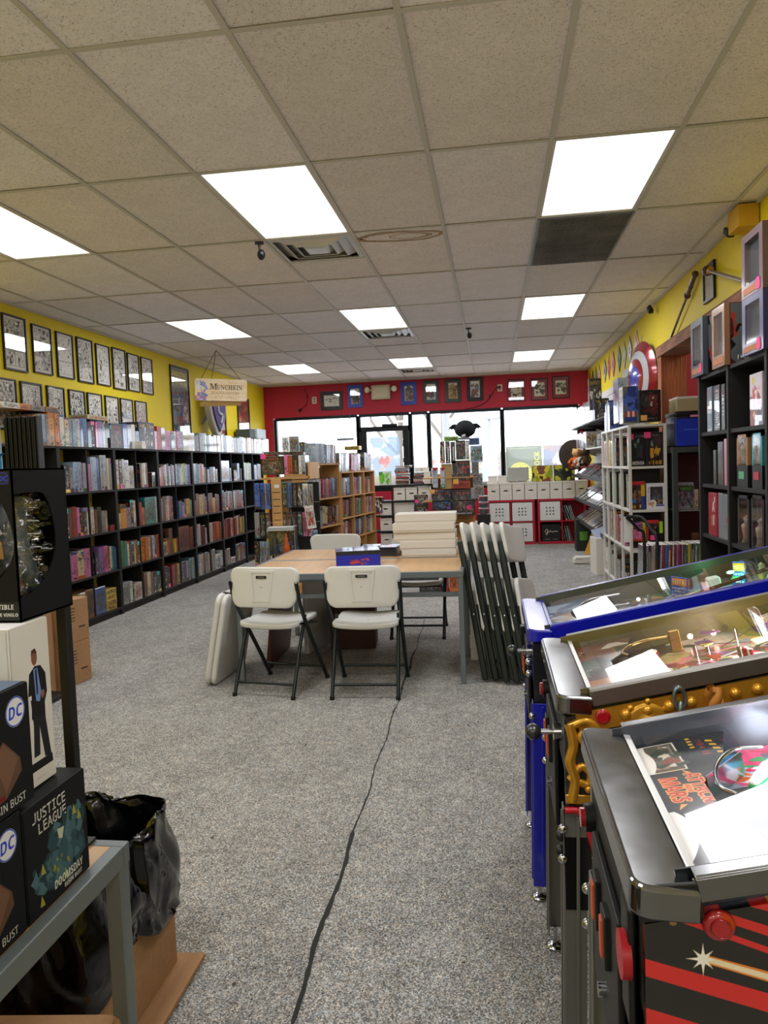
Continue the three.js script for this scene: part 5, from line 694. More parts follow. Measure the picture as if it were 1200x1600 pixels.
// outside: car park under a white sky
{
  const n = 256, a = tileNoise(60, 851), tarmac = new THREE.MeshStandardMaterial({ roughness: 0.9, map: data(n, (x, y) => { const k = 150 + 50 * (a(x / n, y / n) - 0.5); return [k, k, k * 1.02]; }, true) });
  struct('pavement', metreUV(new THREE.BoxGeometry(60, 0.1, 3.4).translate(0, -0.06, -15.9), 1.5), mat('#b8b6b0', 0.9)); struct('road', metreUV(new THREE.BoxGeometry(120, 0.1, 90).translate(0, -0.16, -62), 3), tarmac);
  for (const [x, w] of [[-4.62, 0.75], [2.02, 0.7]]) struct('pillar', metreUV(new THREE.BoxGeometry(w, 3.2, 0.5), 1), mat('#a8a6a2', 0.8), [x, 1.6, -16.3]);
  const bark = mat('#6b6258', 0.9), f = rng(852);
  const tree = (label, x, z, h, seed) => { const q = rng(seed), t = thing('tree', label, 'tree', [x, -0.1, z], 0, 'bare trees in the car park'), tr = [], br = []; const grow = (p, dir, len, r, lvl) => { const e = p.clone().addScaledVector(dir, len), m = p.clone().lerp(e, 0.5).add(V((q() - 0.5) * len * 0.1, 0, (q() - 0.5) * len * 0.1)); (lvl ? br : tr).push(tube([p.toArray(), m.toArray(), e.toArray()], r, 6, 6)); if (lvl > 3) return; const k = lvl ? 2 + Math.floor(q() * 2) : 5; for (let i = 0; i < k; i++) { const d = dir.clone().applyAxisAngle(V(q() - 0.5, 0.1 * q(), q() - 0.5).normalize(), 0.35 + 0.7 * q()); d.y += 0.12; grow(lvl ? e : p.clone().lerp(e, 0.4 + 0.6 * i / k), d.normalize(), len * (0.5 + 0.25 * q()), r * 0.55, lvl + 1); } }; grow(V(0, 0, 0), V(0.02, 1, 0), h * 0.5, 0.1, 0); part(t, 'trunk', merge(tr), bark); part(t, 'branches', merge(br), bark); };
  tree('bare leafless tree seen through the middle window', -0.9 * 24 / 14 + 0.1, -23, 8.5, 861); tree('bare leafless tree seen through the narrow window beside the door', -2.9, -25, 8.5, 862);
  const lp = thing('lamp_post', 'grey car park lamp post with a flat double head', 'lamp post', [atZ(765, 690, -42).x, -0.1, -42], 0), lm = mat('#8a8c8e', 0.6); part(lp, 'pole', cyl(0.1, 3.9, 10, 0.08), lm, [0, 1.95, 0]); part(lp, 'head', rbox(0.75, 0.12, 0.4, 0.03), lm, [0.2, 3.9, 0]);
  solo('sign_post', cyl(0.1, 9, 8), mat('#8a8c8e', 0.6), 'plain grey pole outside the middle window', 'pole', [atZ(697, 670, -20).x, 4.4, -20]);
  const hedge = []; for (let i = 0; i < 70; i++) hedge.push(new THREE.IcosahedronGeometry(rr(0.6, 1.5, f), 1).scale(1.3, rr(0.6, 1.4, f), 1).translate(-32 + i * 0.95, rr(0.3, 0.9, f), -56 + rr(-2, 2, f))); const hd = solo('shrubbery', merge(hedge), mat('#847a6a', 0.95), 'low pale winter shrubbery along the far side of the car park', 'shrubs'); hd.userData.kind = 'stuff';
  solo('fence_rail', merge([...Array(30).keys()].map((i) => new THREE.BoxGeometry(0.12, 1.1, 0.12).translate(-30 + i * 2, 0.5, -50)).concat([new THREE.BoxGeometry(60, 0.12, 0.06).translate(0, 0.9, -50)])), lm, 'long grey rail fence behind the car park', 'fence');
}

// ---------------------------------------------------------------- east wall
// shelf boards running along the wall towards the window
{
  const z0 = -8.95, z1 = -13.25, L = z0 - z1;
  const sh = (label, y, m, d = 0.36) => { const t = thing('wall_shelf', label, 'wall shelf', [XR - d / 2 - 0.024, y, (z0 + z1) / 2], 0); part(t, 'board', rbox(d, 0.02, L, 0.002), m); for (let k = 0; k < 4; k++) part(t, 'bracket', extrude([[0, 0], [d * 0.85, 0], [0, -0.1]], 0.006).rotateY(Math.PI).translate(d / 2, -0.01, 0), m, [0, 0, L / 2 - 0.2 - k * 1.25]); return t; };
  sh('black shelf board carrying upright books, highest on the wall by the window', 1.945, M.blackWood); sh('white wire-edged shelf board with books, second down on the wall', 1.595, M.whiteMetal, 0.34);
  row('k10/10 _6 w9/25 h9/27 w8/28 p8/27 w7/28 h9/28 p7/27 k9/28 _2 K20/29 _4 r6/27 p10/29 b7/30 p8/28 n8/29 r6/31 o7/31 r6/32 s8/31 k8/30 b7/29 w7/30 k8/30 p8/29 b9/28 r7/29 k9/29 h8/28 p9/28 b8/28 k9/28', [1.325, 1.956, z1 + 0.05], [0, 0, 1], -Math.PI / 2, { name: 'hardcover', category: 'book', seed: 411, depth: 0.2, gap: 0.004, group: 'books on the high black shelf', label: (c, i) => `${c} hardback book on the high black wall shelf, ${nth(i)} from the window` });
  row('_25 r6/21 w4/22 v4/24 w3/25 c4/25 m4/24 o4/25 k3/24 p4/25 b4/24 p5/23 b4/24 c5/25 m4/25 w4/26 k5/25 p5/24 h6/24 w5/23 h7/22 p9/22 w6/24 b5/25 k5/23 p6/24 s5/25 w5/24', [1.345, 1.606, z1 + 0.05], [0, 0, 1], -Math.PI / 2, { name: 'paperback', category: 'book', seed: 412, depth: 0.16, gap: 0.006, group: 'books on the white wall shelf', label: (c, i) => `${c} thin book on the white wall shelf, ${nth(i)} from the window` });
  // slatted white panels on the wall behind
  const sp = thing('slat_panel', 'white slatted display panel on the wall behind the shelves', 'wall panel', [XR - 0.012, 0, (z0 + z1) / 2], 0); for (let k = 0; k < 24; k++) part(sp, 'slat', rbox(0.018, 0.094, L, 0.003), M.white, [0, 0.1 + k * 0.1, 0]); for (let k = 0; k < 2; k++) part(sp, 'upper_slat', rbox(0.018, 0.094, 1.2, 0.003), M.white, [0, 2.5 - 0.1 * k, L / 2 - 0.72]);
  // tilted racks of magazines
  [[1.27, 0], [0.9, 1], [0.57, 2]].forEach(([y, k]) => {
    const t = thing('magazine_rack', `black sloping magazine ledge on the wall, ${['upper', 'middle', 'lower'][k]} of three`, 'magazine rack', [1.47, y, (z0 + z1) / 2], [0, 0, 0]); part(t, 'ledge', rbox(0.36, 0.014, L - 0.3, 0.002), M.blackMetal, [0, 0, 0], [0, 0, 0.62]); part(t, 'lip', rbox(0.014, 0.05, L - 0.3, 0.002), M.blackMetal, [-0.15, -0.085, 0]); for (const q of [-1, 0, 1]) part(t, 'bracket', rbox(0.2, 0.02, 0.02, 0.002), M.blackMetal, [0.105, 0.06, q * L * 0.4]);
    const f = rng(420 + k); let z = z1 + 0.3, i = 0; while (z < z0 - 0.35) { const c = 'hwpsphwcpkhpw'[Math.floor(f() * 13)], w = 0.17; const n = 1 + Math.floor(f() * 3); for (let j = 0; j < n; j++) { const g = printedBox(c.toUpperCase(), w, 0.255, 0.004, f).translate(0, -0.02, 0.0); const o = solo('magazine', g, M.wrap, `${colorName(c)} magazine lying on the ${['upper', 'middle', 'lower'][k]} sloping ledge, ${nth(i)} from the window`, 'magazine', [1.36, y - 0.055 + 0.006 * j, z + 0.04 * j], null, 'magazines on the sloping ledges'); o.rotation.set(0, -Math.PI / 2, 0); o.rotateX(-0.95); i++; } z += 0.17 + 0.04 * n; if (i > 38) break; }
  });
  // dark round basket lid and soft toys hung at the end of the shelf
  const lid = thing('round_basket', 'large dark brown round woven tray standing at the end of the magazine racks', 'tray', [1.3, 1.53, -13.05], [0, -0.5, 0]); part(lid, 'disc', new THREE.LatheGeometry([[0, 0.05], [0.1, 0.045], [0.22, 0.02], [0.245, 0], [0.25, -0.012], [0.235, -0.016], [0.1, 0.02], [0, 0.025]].map((p) => new THREE.Vector2(...p)), 36).rotateX(Math.PI / 2), mat('#2e2218', 0.8)); for (const r of [0.07, 0.12, 0.17, 0.215]) part(lid, 'coil', new THREE.TorusGeometry(r, 0.008, 8, 36), mat('#3c2c1e', 0.8), [0, 0, 0.052 - r * r * 0.9]);
  const toy = (label, x, y, z, s, c1, c2) => { const t = thing('soft_toy', label, 'soft toy', [x, y, z], -0.6); t.scale.setScalar(s); part(t, 'body', ball(0.08, 16, 12).clone().scale(0.9, 1.2, 0.8), mat(c1, 0.95), [0, 0.1, 0]); part(t, 'head', ball(0.065, 16, 12), mat(c2, 0.95), [0, 0.24, 0.01]); for (const q of [-1, 1]) { part(t, 'ear', ball(0.022, 10, 8), mat(c2, 0.95), [q * 0.045, 0.29, 0]); part(t, 'arm', tube([[q * 0.06, 0.15, 0.01], [q * 0.1, 0.1, 0.04], [q * 0.09, 0.06, 0.08]], 0.022, 8), mat(c1, 0.95)); part(t, 'leg', tube([[q * 0.04, 0.04, 0.02], [q * 0.05, 0.01, 0.08], [q * 0.05, 0.02, 0.13]], 0.026, 8), mat(c1, 0.95)); } };
  toy('orange and cream soft toy hanging by the round tray', 1.3, 1.33, -12.5, 0.95, '#d06a24', '#d8b070'); toy('brown and white soft toy next to the orange one', 1.32, 1.34, -12.0, 0.85, '#c8c0b0', '#6a4426'); toy('dark brown fluffy soft toy below the white shelf', 1.34, 1.36, -11.5, 0.8, '#4a3420', '#3a2818');
  boxAt(921, 591, 940, 640, -10.6, 0.16, 'K', 'figure_box', 'black figure box among the books of the high black shelf', 'figure box').visible = true;
}
// white metal shelving that stands out into the room
{
  const X = 1.2, zs = [-7.16, -7.62, -8.1, -8.5, -8.87], ys = [0.2, 0.605, 0.97, 1.36, 1.735], D = 0.33;
  const t = thing('metal_shelving', 'white metal shelving unit packed with boxed figures and toys, jutting out from the wall', 'shelving', [X + D / 2, 0, (zs[0] + zs[4]) / 2], 0), L = zs[0] - zs[4];
  for (const z of zs) for (const s of [-1, 1]) part(t, 'post', rbox(0.026, z === zs[2] ? 1.75 : 1.745, 0.026, 0.003), M.whiteMetal, [s * (D / 2 - 0.013), 0.873, z - (zs[0] + zs[4]) / 2]);
  for (const y of ys) part(t, 'shelf', rbox(D, 0.022, L + 0.026, 0.002), M.whiteMetal, [0, y, 0]);
  part(t, 'liner', box(D - 0.06, 1.5, 0.006), M.blackMetal, [0.01, 0.97, L / 2 - 0.2]);
  const end = (a, b, c, d, z, code, l, dp = 0.14, m) => boxAt(a, b, c, d, z, dp, code, 'figure_box', l, 'figure box', null, m);
  const med = (word, accent, seed) => canvas(256, 320, (g, w, h) => { const f = rng(seed); g.fillStyle = '#101213'; g.fillRect(0, 0, w, h); blobs(g, f, 60, 60, 130, 170, 12, ['#2c3434', '#7a8a88', '#3a2a2c', accent, '#20282a']); glyphs(g, f, 90, 20, 130, 14, false, '#a8a8a4'); g.fillStyle = accent === '#c8922c' ? '#d8a030' : '#d8d6cc'; g.font = 'bold 46px sans-serif'; g.textAlign = 'center'; if (word) g.fillText(word, w / 2, h - 16, w - 30); else glyphs(g, f, 30, h - 56, w - 60, 44, false, '#d8a030'); });
  const printed = (o, cv) => part(o, 'front_print', new THREE.PlaneGeometry(o.userData.size[0] - 0.004, o.userData.size[1] - 0.004), new THREE.MeshPhysicalMaterial({ map: cv, roughness: 0.3, clearcoat: 0.7 }), [0, o.userData.size[1] / 2, o.userData.size[2] / 2 + 0.001]);
  const m1 = end(984, 677, 1010, 729, -7.2, 'k', 'black figure box lettered MEDUSA in the upper end bay of the white shelving'); printed(m1, med('MEDUSA', '#5a8a84', 431)); sticker(m1, 0.05, 0.9, '#e83c7c', 0.055);
  const m2 = end(1010.5, 675, 1036, 728, -7.2, 'k', 'black clear fronted figure box with gold lettering beside the one lettered MEDUSA'); printed(m2, med('', '#c8922c', 432)); sticker(m2, 0.05, 0.92, '#e83c7c', 0.058);
  // on top
  const art = (w, h, draw) => canvas(w, h, draw);
  const c1 = end(973, 603, 998, 661, -7.2, 'w', 'figure box with bulky blue shape over red-white bars, on the white shelving top', 0.2); printed(c1, art(192, 384, (g, w, h) => { g.fillStyle = '#6a6e60'; g.fillRect(0, 0, w, h); const f = rng(433); blobs(g, f, 10, 40, 172, 220, 22, ['#2a46a0', '#3658b8', '#22388a', '#1c2e70', '#4a68c0']); for (let i = 0; i < 5; i++) { g.fillStyle = i % 2 ? '#d8d4cc' : '#b02a30'; g.fillRect(24 + i * 29, 262, 29, 60); } g.fillStyle = '#283c80'; g.fillRect(20, 322, 150, 50); }));
  const c2 = end(999, 609, 1033, 659, -7.2, 'k', 'black figure box with dark red art and orange tag, on the white shelving top', 0.2); printed(c2, art(256, 384, (g, w, h) => { const f = rng(434); g.fillStyle = '#0e0c0d'; g.fillRect(0, 0, w, h); blobs(g, f, 40, 60, 170, 190, 20, ['#4a1a1c', '#6a2a2a', '#2a2c2c', '#8a3a34', '#3a4444']); blobs(g, f, 90, 90, 90, 120, 4, ['#c8c4bc']); glyphs(g, f, 90, 22, 80, 12, false, '#4a6a5a'); glyphs(g, f, 90, h - 46, 120, 14, false, '#a8a8a4'); })); sticker(c2, 0.2, 0.13, '#e8b050', 0.055);
  end(966, 590, 976, 660, -7.55, 'P', 'white and blue window box standing behind the blue figure box', 0.3);
  row('m9/21 p6/30 b9/33 k4/32 w4/30 b6/30', [1.235, 1.748, -8.86], [0, 0, 1], -Math.PI / 2, { name: 'figure_box', category: 'figure box', seed: 436, depth: 0.2, label: (c, i) => `${c} boxed figure on the white shelving top, aisle side, ${nth(i)} from the window` });
  // middle end bay
  const r1 = end(985, 752, 1008, 796, -7.2, 'n', 'red, blue and yellow figure box in the middle end bay of the white shelving'); printed(r1, art(192, 320, (g, w, h) => { const f = rng(437); g.fillStyle = '#4a2a20'; g.fillRect(0, 0, w, h); g.fillStyle = '#c02a30'; g.fillRect(0, 0, w, 36); blobs(g, f, 20, 60, 100, 140, 14, ['#2a1c18', '#6a4a3a', '#3a5a6a', '#8a6a50']); g.fillStyle = '#d8a828'; g.fillRect(140, 40, 52, 130); g.fillStyle = '#24408c'; g.fillRect(140, 170, 52, 150); g.fillStyle = '#2a7ac0'; g.fillRect(4, 204, 70, 44); glyphs(g, f, 10, 262, 130, 48, false, '#d8b030'); }));
  const r2 = end(1010, 755, 1041, 796, -7.2, 'w', 'white window box with a suited figure in the middle end bay of the white shelving'); printed(r2, art(256, 320, (g, w, h) => { const f = rng(438); g.fillStyle = '#dcdce4'; g.fillRect(0, 0, w, h); g.fillStyle = '#2c3238'; g.fillRect(46, 40, 168, 220); blobs(g, f, 80, 60, 110, 180, 14, ['#4a4440', '#8a6a50', '#5a6470', '#39434c']); g.fillStyle = '#e8e4dc'; g.beginPath(); g.arc(80, 250, 50, 0, 7); g.fill(); blobs(g, f, 52, 210, 60, 80, 8, ['#c88a5a', '#8a4a34', '#d8b080']); g.fillStyle = '#3a3a8a'; g.fillRect(120, 264, 110, 18); glyphs(g, f, 14, 40, 18, 230, true, '#4a4a90'); }));
  const l1 = end(987, 817, 1004, 846, -7.2, 'm', 'pink and purple toy box in the lower end bay of the white shelving'), l2 = end(1010, 812, 1036, 846, -7.2, 'k', 'red and lime figure box in the lower end bay of the white shelving'); printed(l2, art(192, 256, (g, w, h) => { const f = rng(439); g.fillStyle = '#141414'; g.fillRect(0, 0, w, h); g.fillStyle = '#c42a2c'; g.fillRect(0, 0, w * 0.75, 40); g.fillRect(0, 0, 22, h); g.fillStyle = '#a8d42c'; g.fillRect(150, 20, 42, 140); blobs(g, f, 50, 60, 80, 120, 8, ['#a06a4a', '#2a2a2c', '#503a30']); })); sticker(l2, 0.4, 0.18, '#f04a94', 0.05);
  end(1004.5, 816, 1009.5, 846, -7.2, 'y', 'slim yellow carton between two toy boxes in the lower end bay');
  // aisle side
  row('M10/27 _4 r6/22 o6/28 y9/27 _3 n6/26 s5/27 p4/30 w4/30 k5/28', [1.215, 1.372, -8.83], [0, 0, 1], -Math.PI / 2, { name: 'toy_box', category: 'toy box', dim: 0.7, seed: 441, depth: 0.2, fill: 1.55, label: (c, i) => `${c} toy box, upper aisle side of the white shelving, ${nth(i)} from the window` });
  const spine = canvas(128, 512, (g) => { g.fillStyle = '#10180e'; g.fillRect(0, 0, 128, 512); blobs(g, rng(442), 0, 40, 128, 360, 16, ['#3a9a34', '#58b844', '#246a28', '#18401c']); g.save(); g.translate(88, 490); g.rotate(-Math.PI / 2); g.fillStyle = '#e0e4d8'; g.font = 'bold 62px sans-serif'; g.fillText('GHOSTBUSTERS', 0, 0, 460); g.restore(); }), spm = new THREE.MeshPhysicalMaterial({ map: spine, roughness: 0.3, clearcoat: 0.7 });
  for (let k = 0; k < 7; k++) { const o = thing('toy_box', `green and black box lettered GHOSTBUSTERS on the white shelving's aisle side, ${nth(k)} from the window`, 'toy box', [X + 0.02 + 0.11, 0.982, -8.75 + k * 0.22], -Math.PI / 2, 'green boxes lettered GHOSTBUSTERS'); part(o, 'box', rbox(0.1, 0.32, 0.2, 0.003), mat('#10180e', 0.4), [0, 0.16, 0]); part(o, 'spine_print', new THREE.PlaneGeometry(0.096, 0.31), spm, [0, 0.16, 0.101]); }
  row('b8/26 p8/28 k6/28 n9/28 o8/28 k8/30 o9/29 k5/28 r7/27 k8/28 w9/22 m8/24', [1.215, 0.617, -8.83], [0, 0, 1], -Math.PI / 2, { name: 'toy_box', category: 'toy box', dim: 0.7, seed: 443, depth: 0.2, fill: 1.5, label: (c, i) => `${c} toy box, lower aisle side of the white shelving, ${nth(i)} from the window` });
  row('w10/25 _5 k14/20 g8/22 n9/24 r7/20 K20/22 k10/22', [1.215, 0.212, -8.83], [0, 0, 1], -Math.PI / 2, { name: 'toy_box', category: 'toy box', seed: 444, depth: 0.2, fill: 1.5, label: (c, i) => `${c} toy box, bottom aisle side of the white shelving, ${nth(i)} from the window` });
  // papers and bin on the floor by the shelving
  const bin = thing('white_bin', 'tall white card magazine bin on the floor at the end of the white shelving', 'bin', [1.33, 0, -10.0], 0.1); part(bin, 'body', rbox(0.22, 0.46, 0.34, 0.004), M.whiteCard, [0, 0.23, 0]); part(bin, 'sheet', rbox(0.16, 0.34, 0.008, 0.002), mat('#b8c4e0', 0.5), [0, 0.44, 0.05], [-0.7, 0, 0.3]); part(bin, 'hole_shade_disc', cyl(0.012, 0.004, 10).clone().rotateX(Math.PI / 2), M.blackPlastic, [-0.01, 0.26, 0.171]);  // bin body is solid; a black disc paints in the shade of its hand hole
  const f = rng(445); for (let k = 0; k < 7; k++) solo('magazine', rbox(0.26, 0.012, 0.2, 0.002), M.whiteCard, `pale magazine in the slumped pile on the carpet by the magazine ledges, ${ORD[k]} up`, 'magazine', [1.22 + rr(-0.03, 0.03, f), 0.007 + k * 0.0135, -11.0 + rr(-0.03, 0.03, f)], rr(-0.3, 0.3, f), 'magazines piled on the carpet');
  const cone = thing('folded_poster', 'small yellow and pink folded card standing among the clutter near the cube shelf', 'card', [1.45, 0, -12.0], -0.4); part(cone, 'panel', extrude([[-0.12, 0], [0.12, 0], [0.03, 0.34], [-0.01, 0.34]], 0.006), mat('#d8a02c', 0.6), null, [-0.15, 0, 0]); part(cone, 'panel', extrude([[-0.1, 0], [0.1, 0], [0.02, 0.3]], 0.006), mat('#c86a5a', 0.6), [0, 0, -0.09], [0.15, 0, 0]);
  const tray = thing('green_carton', 'open black and green carton on the carpet below the magazine ledges', 'carton', [1.42, 0, -12.6], 0); part(tray, 'box', rbox(0.3, 0.5, 0.3, 0.004), mat('#1c241a', 0.6), [0, 0.25, 0]); part(tray, 'label', box(0.12, 0.14, 0.003), mat('#5a9a34', 0.5), [-0.04, 0.24, 0.151]);
}
// round painted shield, diamond signs, canes and the rest on the yellow wall
{
  const t = thing('round_shield', 'round dished shield of red, pale and blue rings on the yellow wall', 'shield', [XR - 0.09, 2.29, -8.62], [0, -Math.PI / 2 + 0.2, 0.02]), lac = (c) => mat(c, 0.22, { clearcoat: 1, clearcoatRoughness: 0.08, metalness: 0.3 }), z = (r) => 0.1 * (1 - (r / 0.39) ** 2);
  [[0.39, 0.29, '#8c1420'], [0.29, 0.21, '#c4c8ce'], [0.21, 0.135, '#8c1420'], [0.135, 0, '#2438a0']].forEach(([a, b, c], i) => { const pts = []; for (let k = 0; k <= 6; k++) { const r = b + (a - b) * k / 6; pts.push(new THREE.Vector2(Math.max(r, 0.0001), z(r))); } part(t, 'ring', new THREE.LatheGeometry(pts.reverse(), 48).rotateX(Math.PI / 2), lac(c)); }); part(t, 'back', new THREE.CircleGeometry(0.385, 40).rotateY(Math.PI), mat('#4a4a4a', 0.5), [0, 0, -0.001]); part(t, 'sticker', new THREE.CircleGeometry(0.06, 20), M.white, [0.2, -0.2, z(0.29) + 0.006], [0.3, 0.3, 0]); part(t, 'hanger', rod([0, 0.39, 0.0], [0, 0.46, -0.02], 0.004, 6), M.greyMetal);
  const cols = [['#e8d8d4', '#c83a44', 'white and red'], ['#2a3a5c', '#d8dce0', 'dark blue and white'], ['#b8c88a', '#8aa060', 'pale green'], ['#1c5a3a', '#2e8a5a', 'deep green'], ['#c8303c', '#e8a8a8', 'red and pink'], ['#e8b0b4', '#c8343c', 'pink and red'], ['#3a4a7a', '#c8d0e0', 'blue and white'], ['#c8404c', '#e8d0d0', 'red and white'], ['#2c6a5a', '#6aa890', 'teal green'], ['#3a3a3c', '#8a4a4a', 'dark grey'], ['#b82c34', '#d88a8a', 'brick red']];
  cols.forEach(([a, b, l], i) => { const zz = [-9.36, -9.79, -10.2, -10.6, -11.1, -11.52, -11.9, -12.53, -12.91, -13.32, -13.7][i], o = thing('diamond_sign', `${l} diamond-shaped sign on the yellow wall, ${ORD[i]} from the round shield`, 'sign', [XR - 0.006, 2.75, zz], -Math.PI / 2, 'diamond signs in a line'), D = (s) => [[0, -0.175 * s], [0.15 * s, 0], [0, 0.175 * s], [-0.15 * s, 0]]; part(o, 'plate', extrude(D(1), 0.004, 0), mat(a, 0.35, { metalness: 0.2 })); part(o, 'inner_border', extrude(D(0.78), 0.0015, 0), mat(b, 0.4), [0, 0, 0.004]); part(o, 'emblem', i % 2 ? ring(0.045, 0.02, 0.0015).rotateX(Math.PI / 2) : extrude(D(0.36), 0.0015, 0), mat(a, 0.4), [0, 0, 0.0058]); });
  const brown = mat('#4a2214', 0.3, { clearcoat: 0.6 });
  const c1 = thing('cane', 'dark brown cane with a carved knobbly grip leaning on the timber header', 'cane', [XR - 0.03, 0, 0], 0); part(c1, 'shaft', rod([0, 2.54, -7.52], [-0.01, 2.8, -6.83], 0.011), brown); part(c1, 'grip', merge([rod([-0.01, 2.8, -6.83], [-0.01, 2.9, -6.6], 0.02, 12), ball(0.03, 12, 8).clone().translate(-0.01, 2.79, -6.85), ball(0.024, 12, 8).clone().translate(-0.01, 2.84, -6.74), ball(0.028, 12, 8).clone().translate(-0.01, 2.905, -6.59)]), brown);
  const c2 = thing('cane', 'cane with pale shaft and round knob fixed across the small picture', 'cane', [XR - 0.05, 0, 0], 0); part(c2, 'shaft', rod([0, 2.82, -6.13], [-0.02, 2.56, -5.3], 0.014), mat('#8a7a6a', 0.35, { metalness: 0.3 })); part(c2, 'knob', ball(0.045, 16, 12).clone().scale(1, 0.9, 1.1), brown, [0, 2.835, -6.18]); part(c2, 'collar', cyl(0.022, 0.05, 12).clone().rotateX(1.27), M.gold, [0, 2.825, -6.13]);
  framed('picture_frame', 'small black framed grey picture high on the yellow wall, under the cane knob', 'framed art', 0.3, 0.28, 0.022, M.blackPlastic, new THREE.PlaneGeometry(0.25, 0.23), [XR - 0.002, 2.77, -6.3], -Math.PI / 2, null, { printMat: mat('#7c8280', 0.5) });
  const cam = (label, p, mount) => { const o = thing('security_camera', label, 'security camera', p, 0); part(o, 'body', rbox(0.05, 0.05, 0.11, 0.012, 2), M.blackPlastic, [0, -0.05, 0.02], [0.5, 0, 0]); part(o, 'lens', cyl(0.016, 0.03, 12).clone().rotateX(Math.PI / 2), M.darkGlass, [0, -0.075, 0.075]); part(o, 'bracket', rod([0, 0, 0], [0, -0.045, 0.01], 0.012), mount); return o; };
  const y1 = cam('black camera under a yellow painted box at the ceiling, over the pinball side', [XR - 0.1, 2.97, -5.5], M.yellow); part(y1, 'housing', rbox(0.13, 0.14, 0.2, 0.006), mat('#c89a1c', 0.6), [0.03, -0.03, 0.22]);
  const y2 = cam('small dark camera high on the yellow wall past the canes', [XR - 0.07, 2.99, -8.25], M.blackPlastic);
  for (const [px, z, l] of [[-1.54, -5.2, 'beside the first air diffuser'], [-0.24, -9.1, 'between the middle and pinball side light panels']]) { const o = thing('ceiling_camera', `small black camera hanging from the ceiling grid ${l}`, 'security camera', [px, CEIL, z], 0.3); part(o, 'base', rbox(0.06, 0.012, 0.05, 0.004), M.blackPlastic, [0, -0.008, 0]); part(o, 'stem', rod([0, -0.01, 0], [0, -0.05, 0], 0.008), M.blackPlastic); part(o, 'ball', ball(0.03, 14, 10).clone().scale(0.9, 1.2, 1), M.blackPlastic, [0.01, -0.085, 0]); part(o, 'lens', cyl(0.011, 0.01, 12).clone().rotateX(1.2), M.darkGlass, [0.008, -0.095, 0.027]); }
}
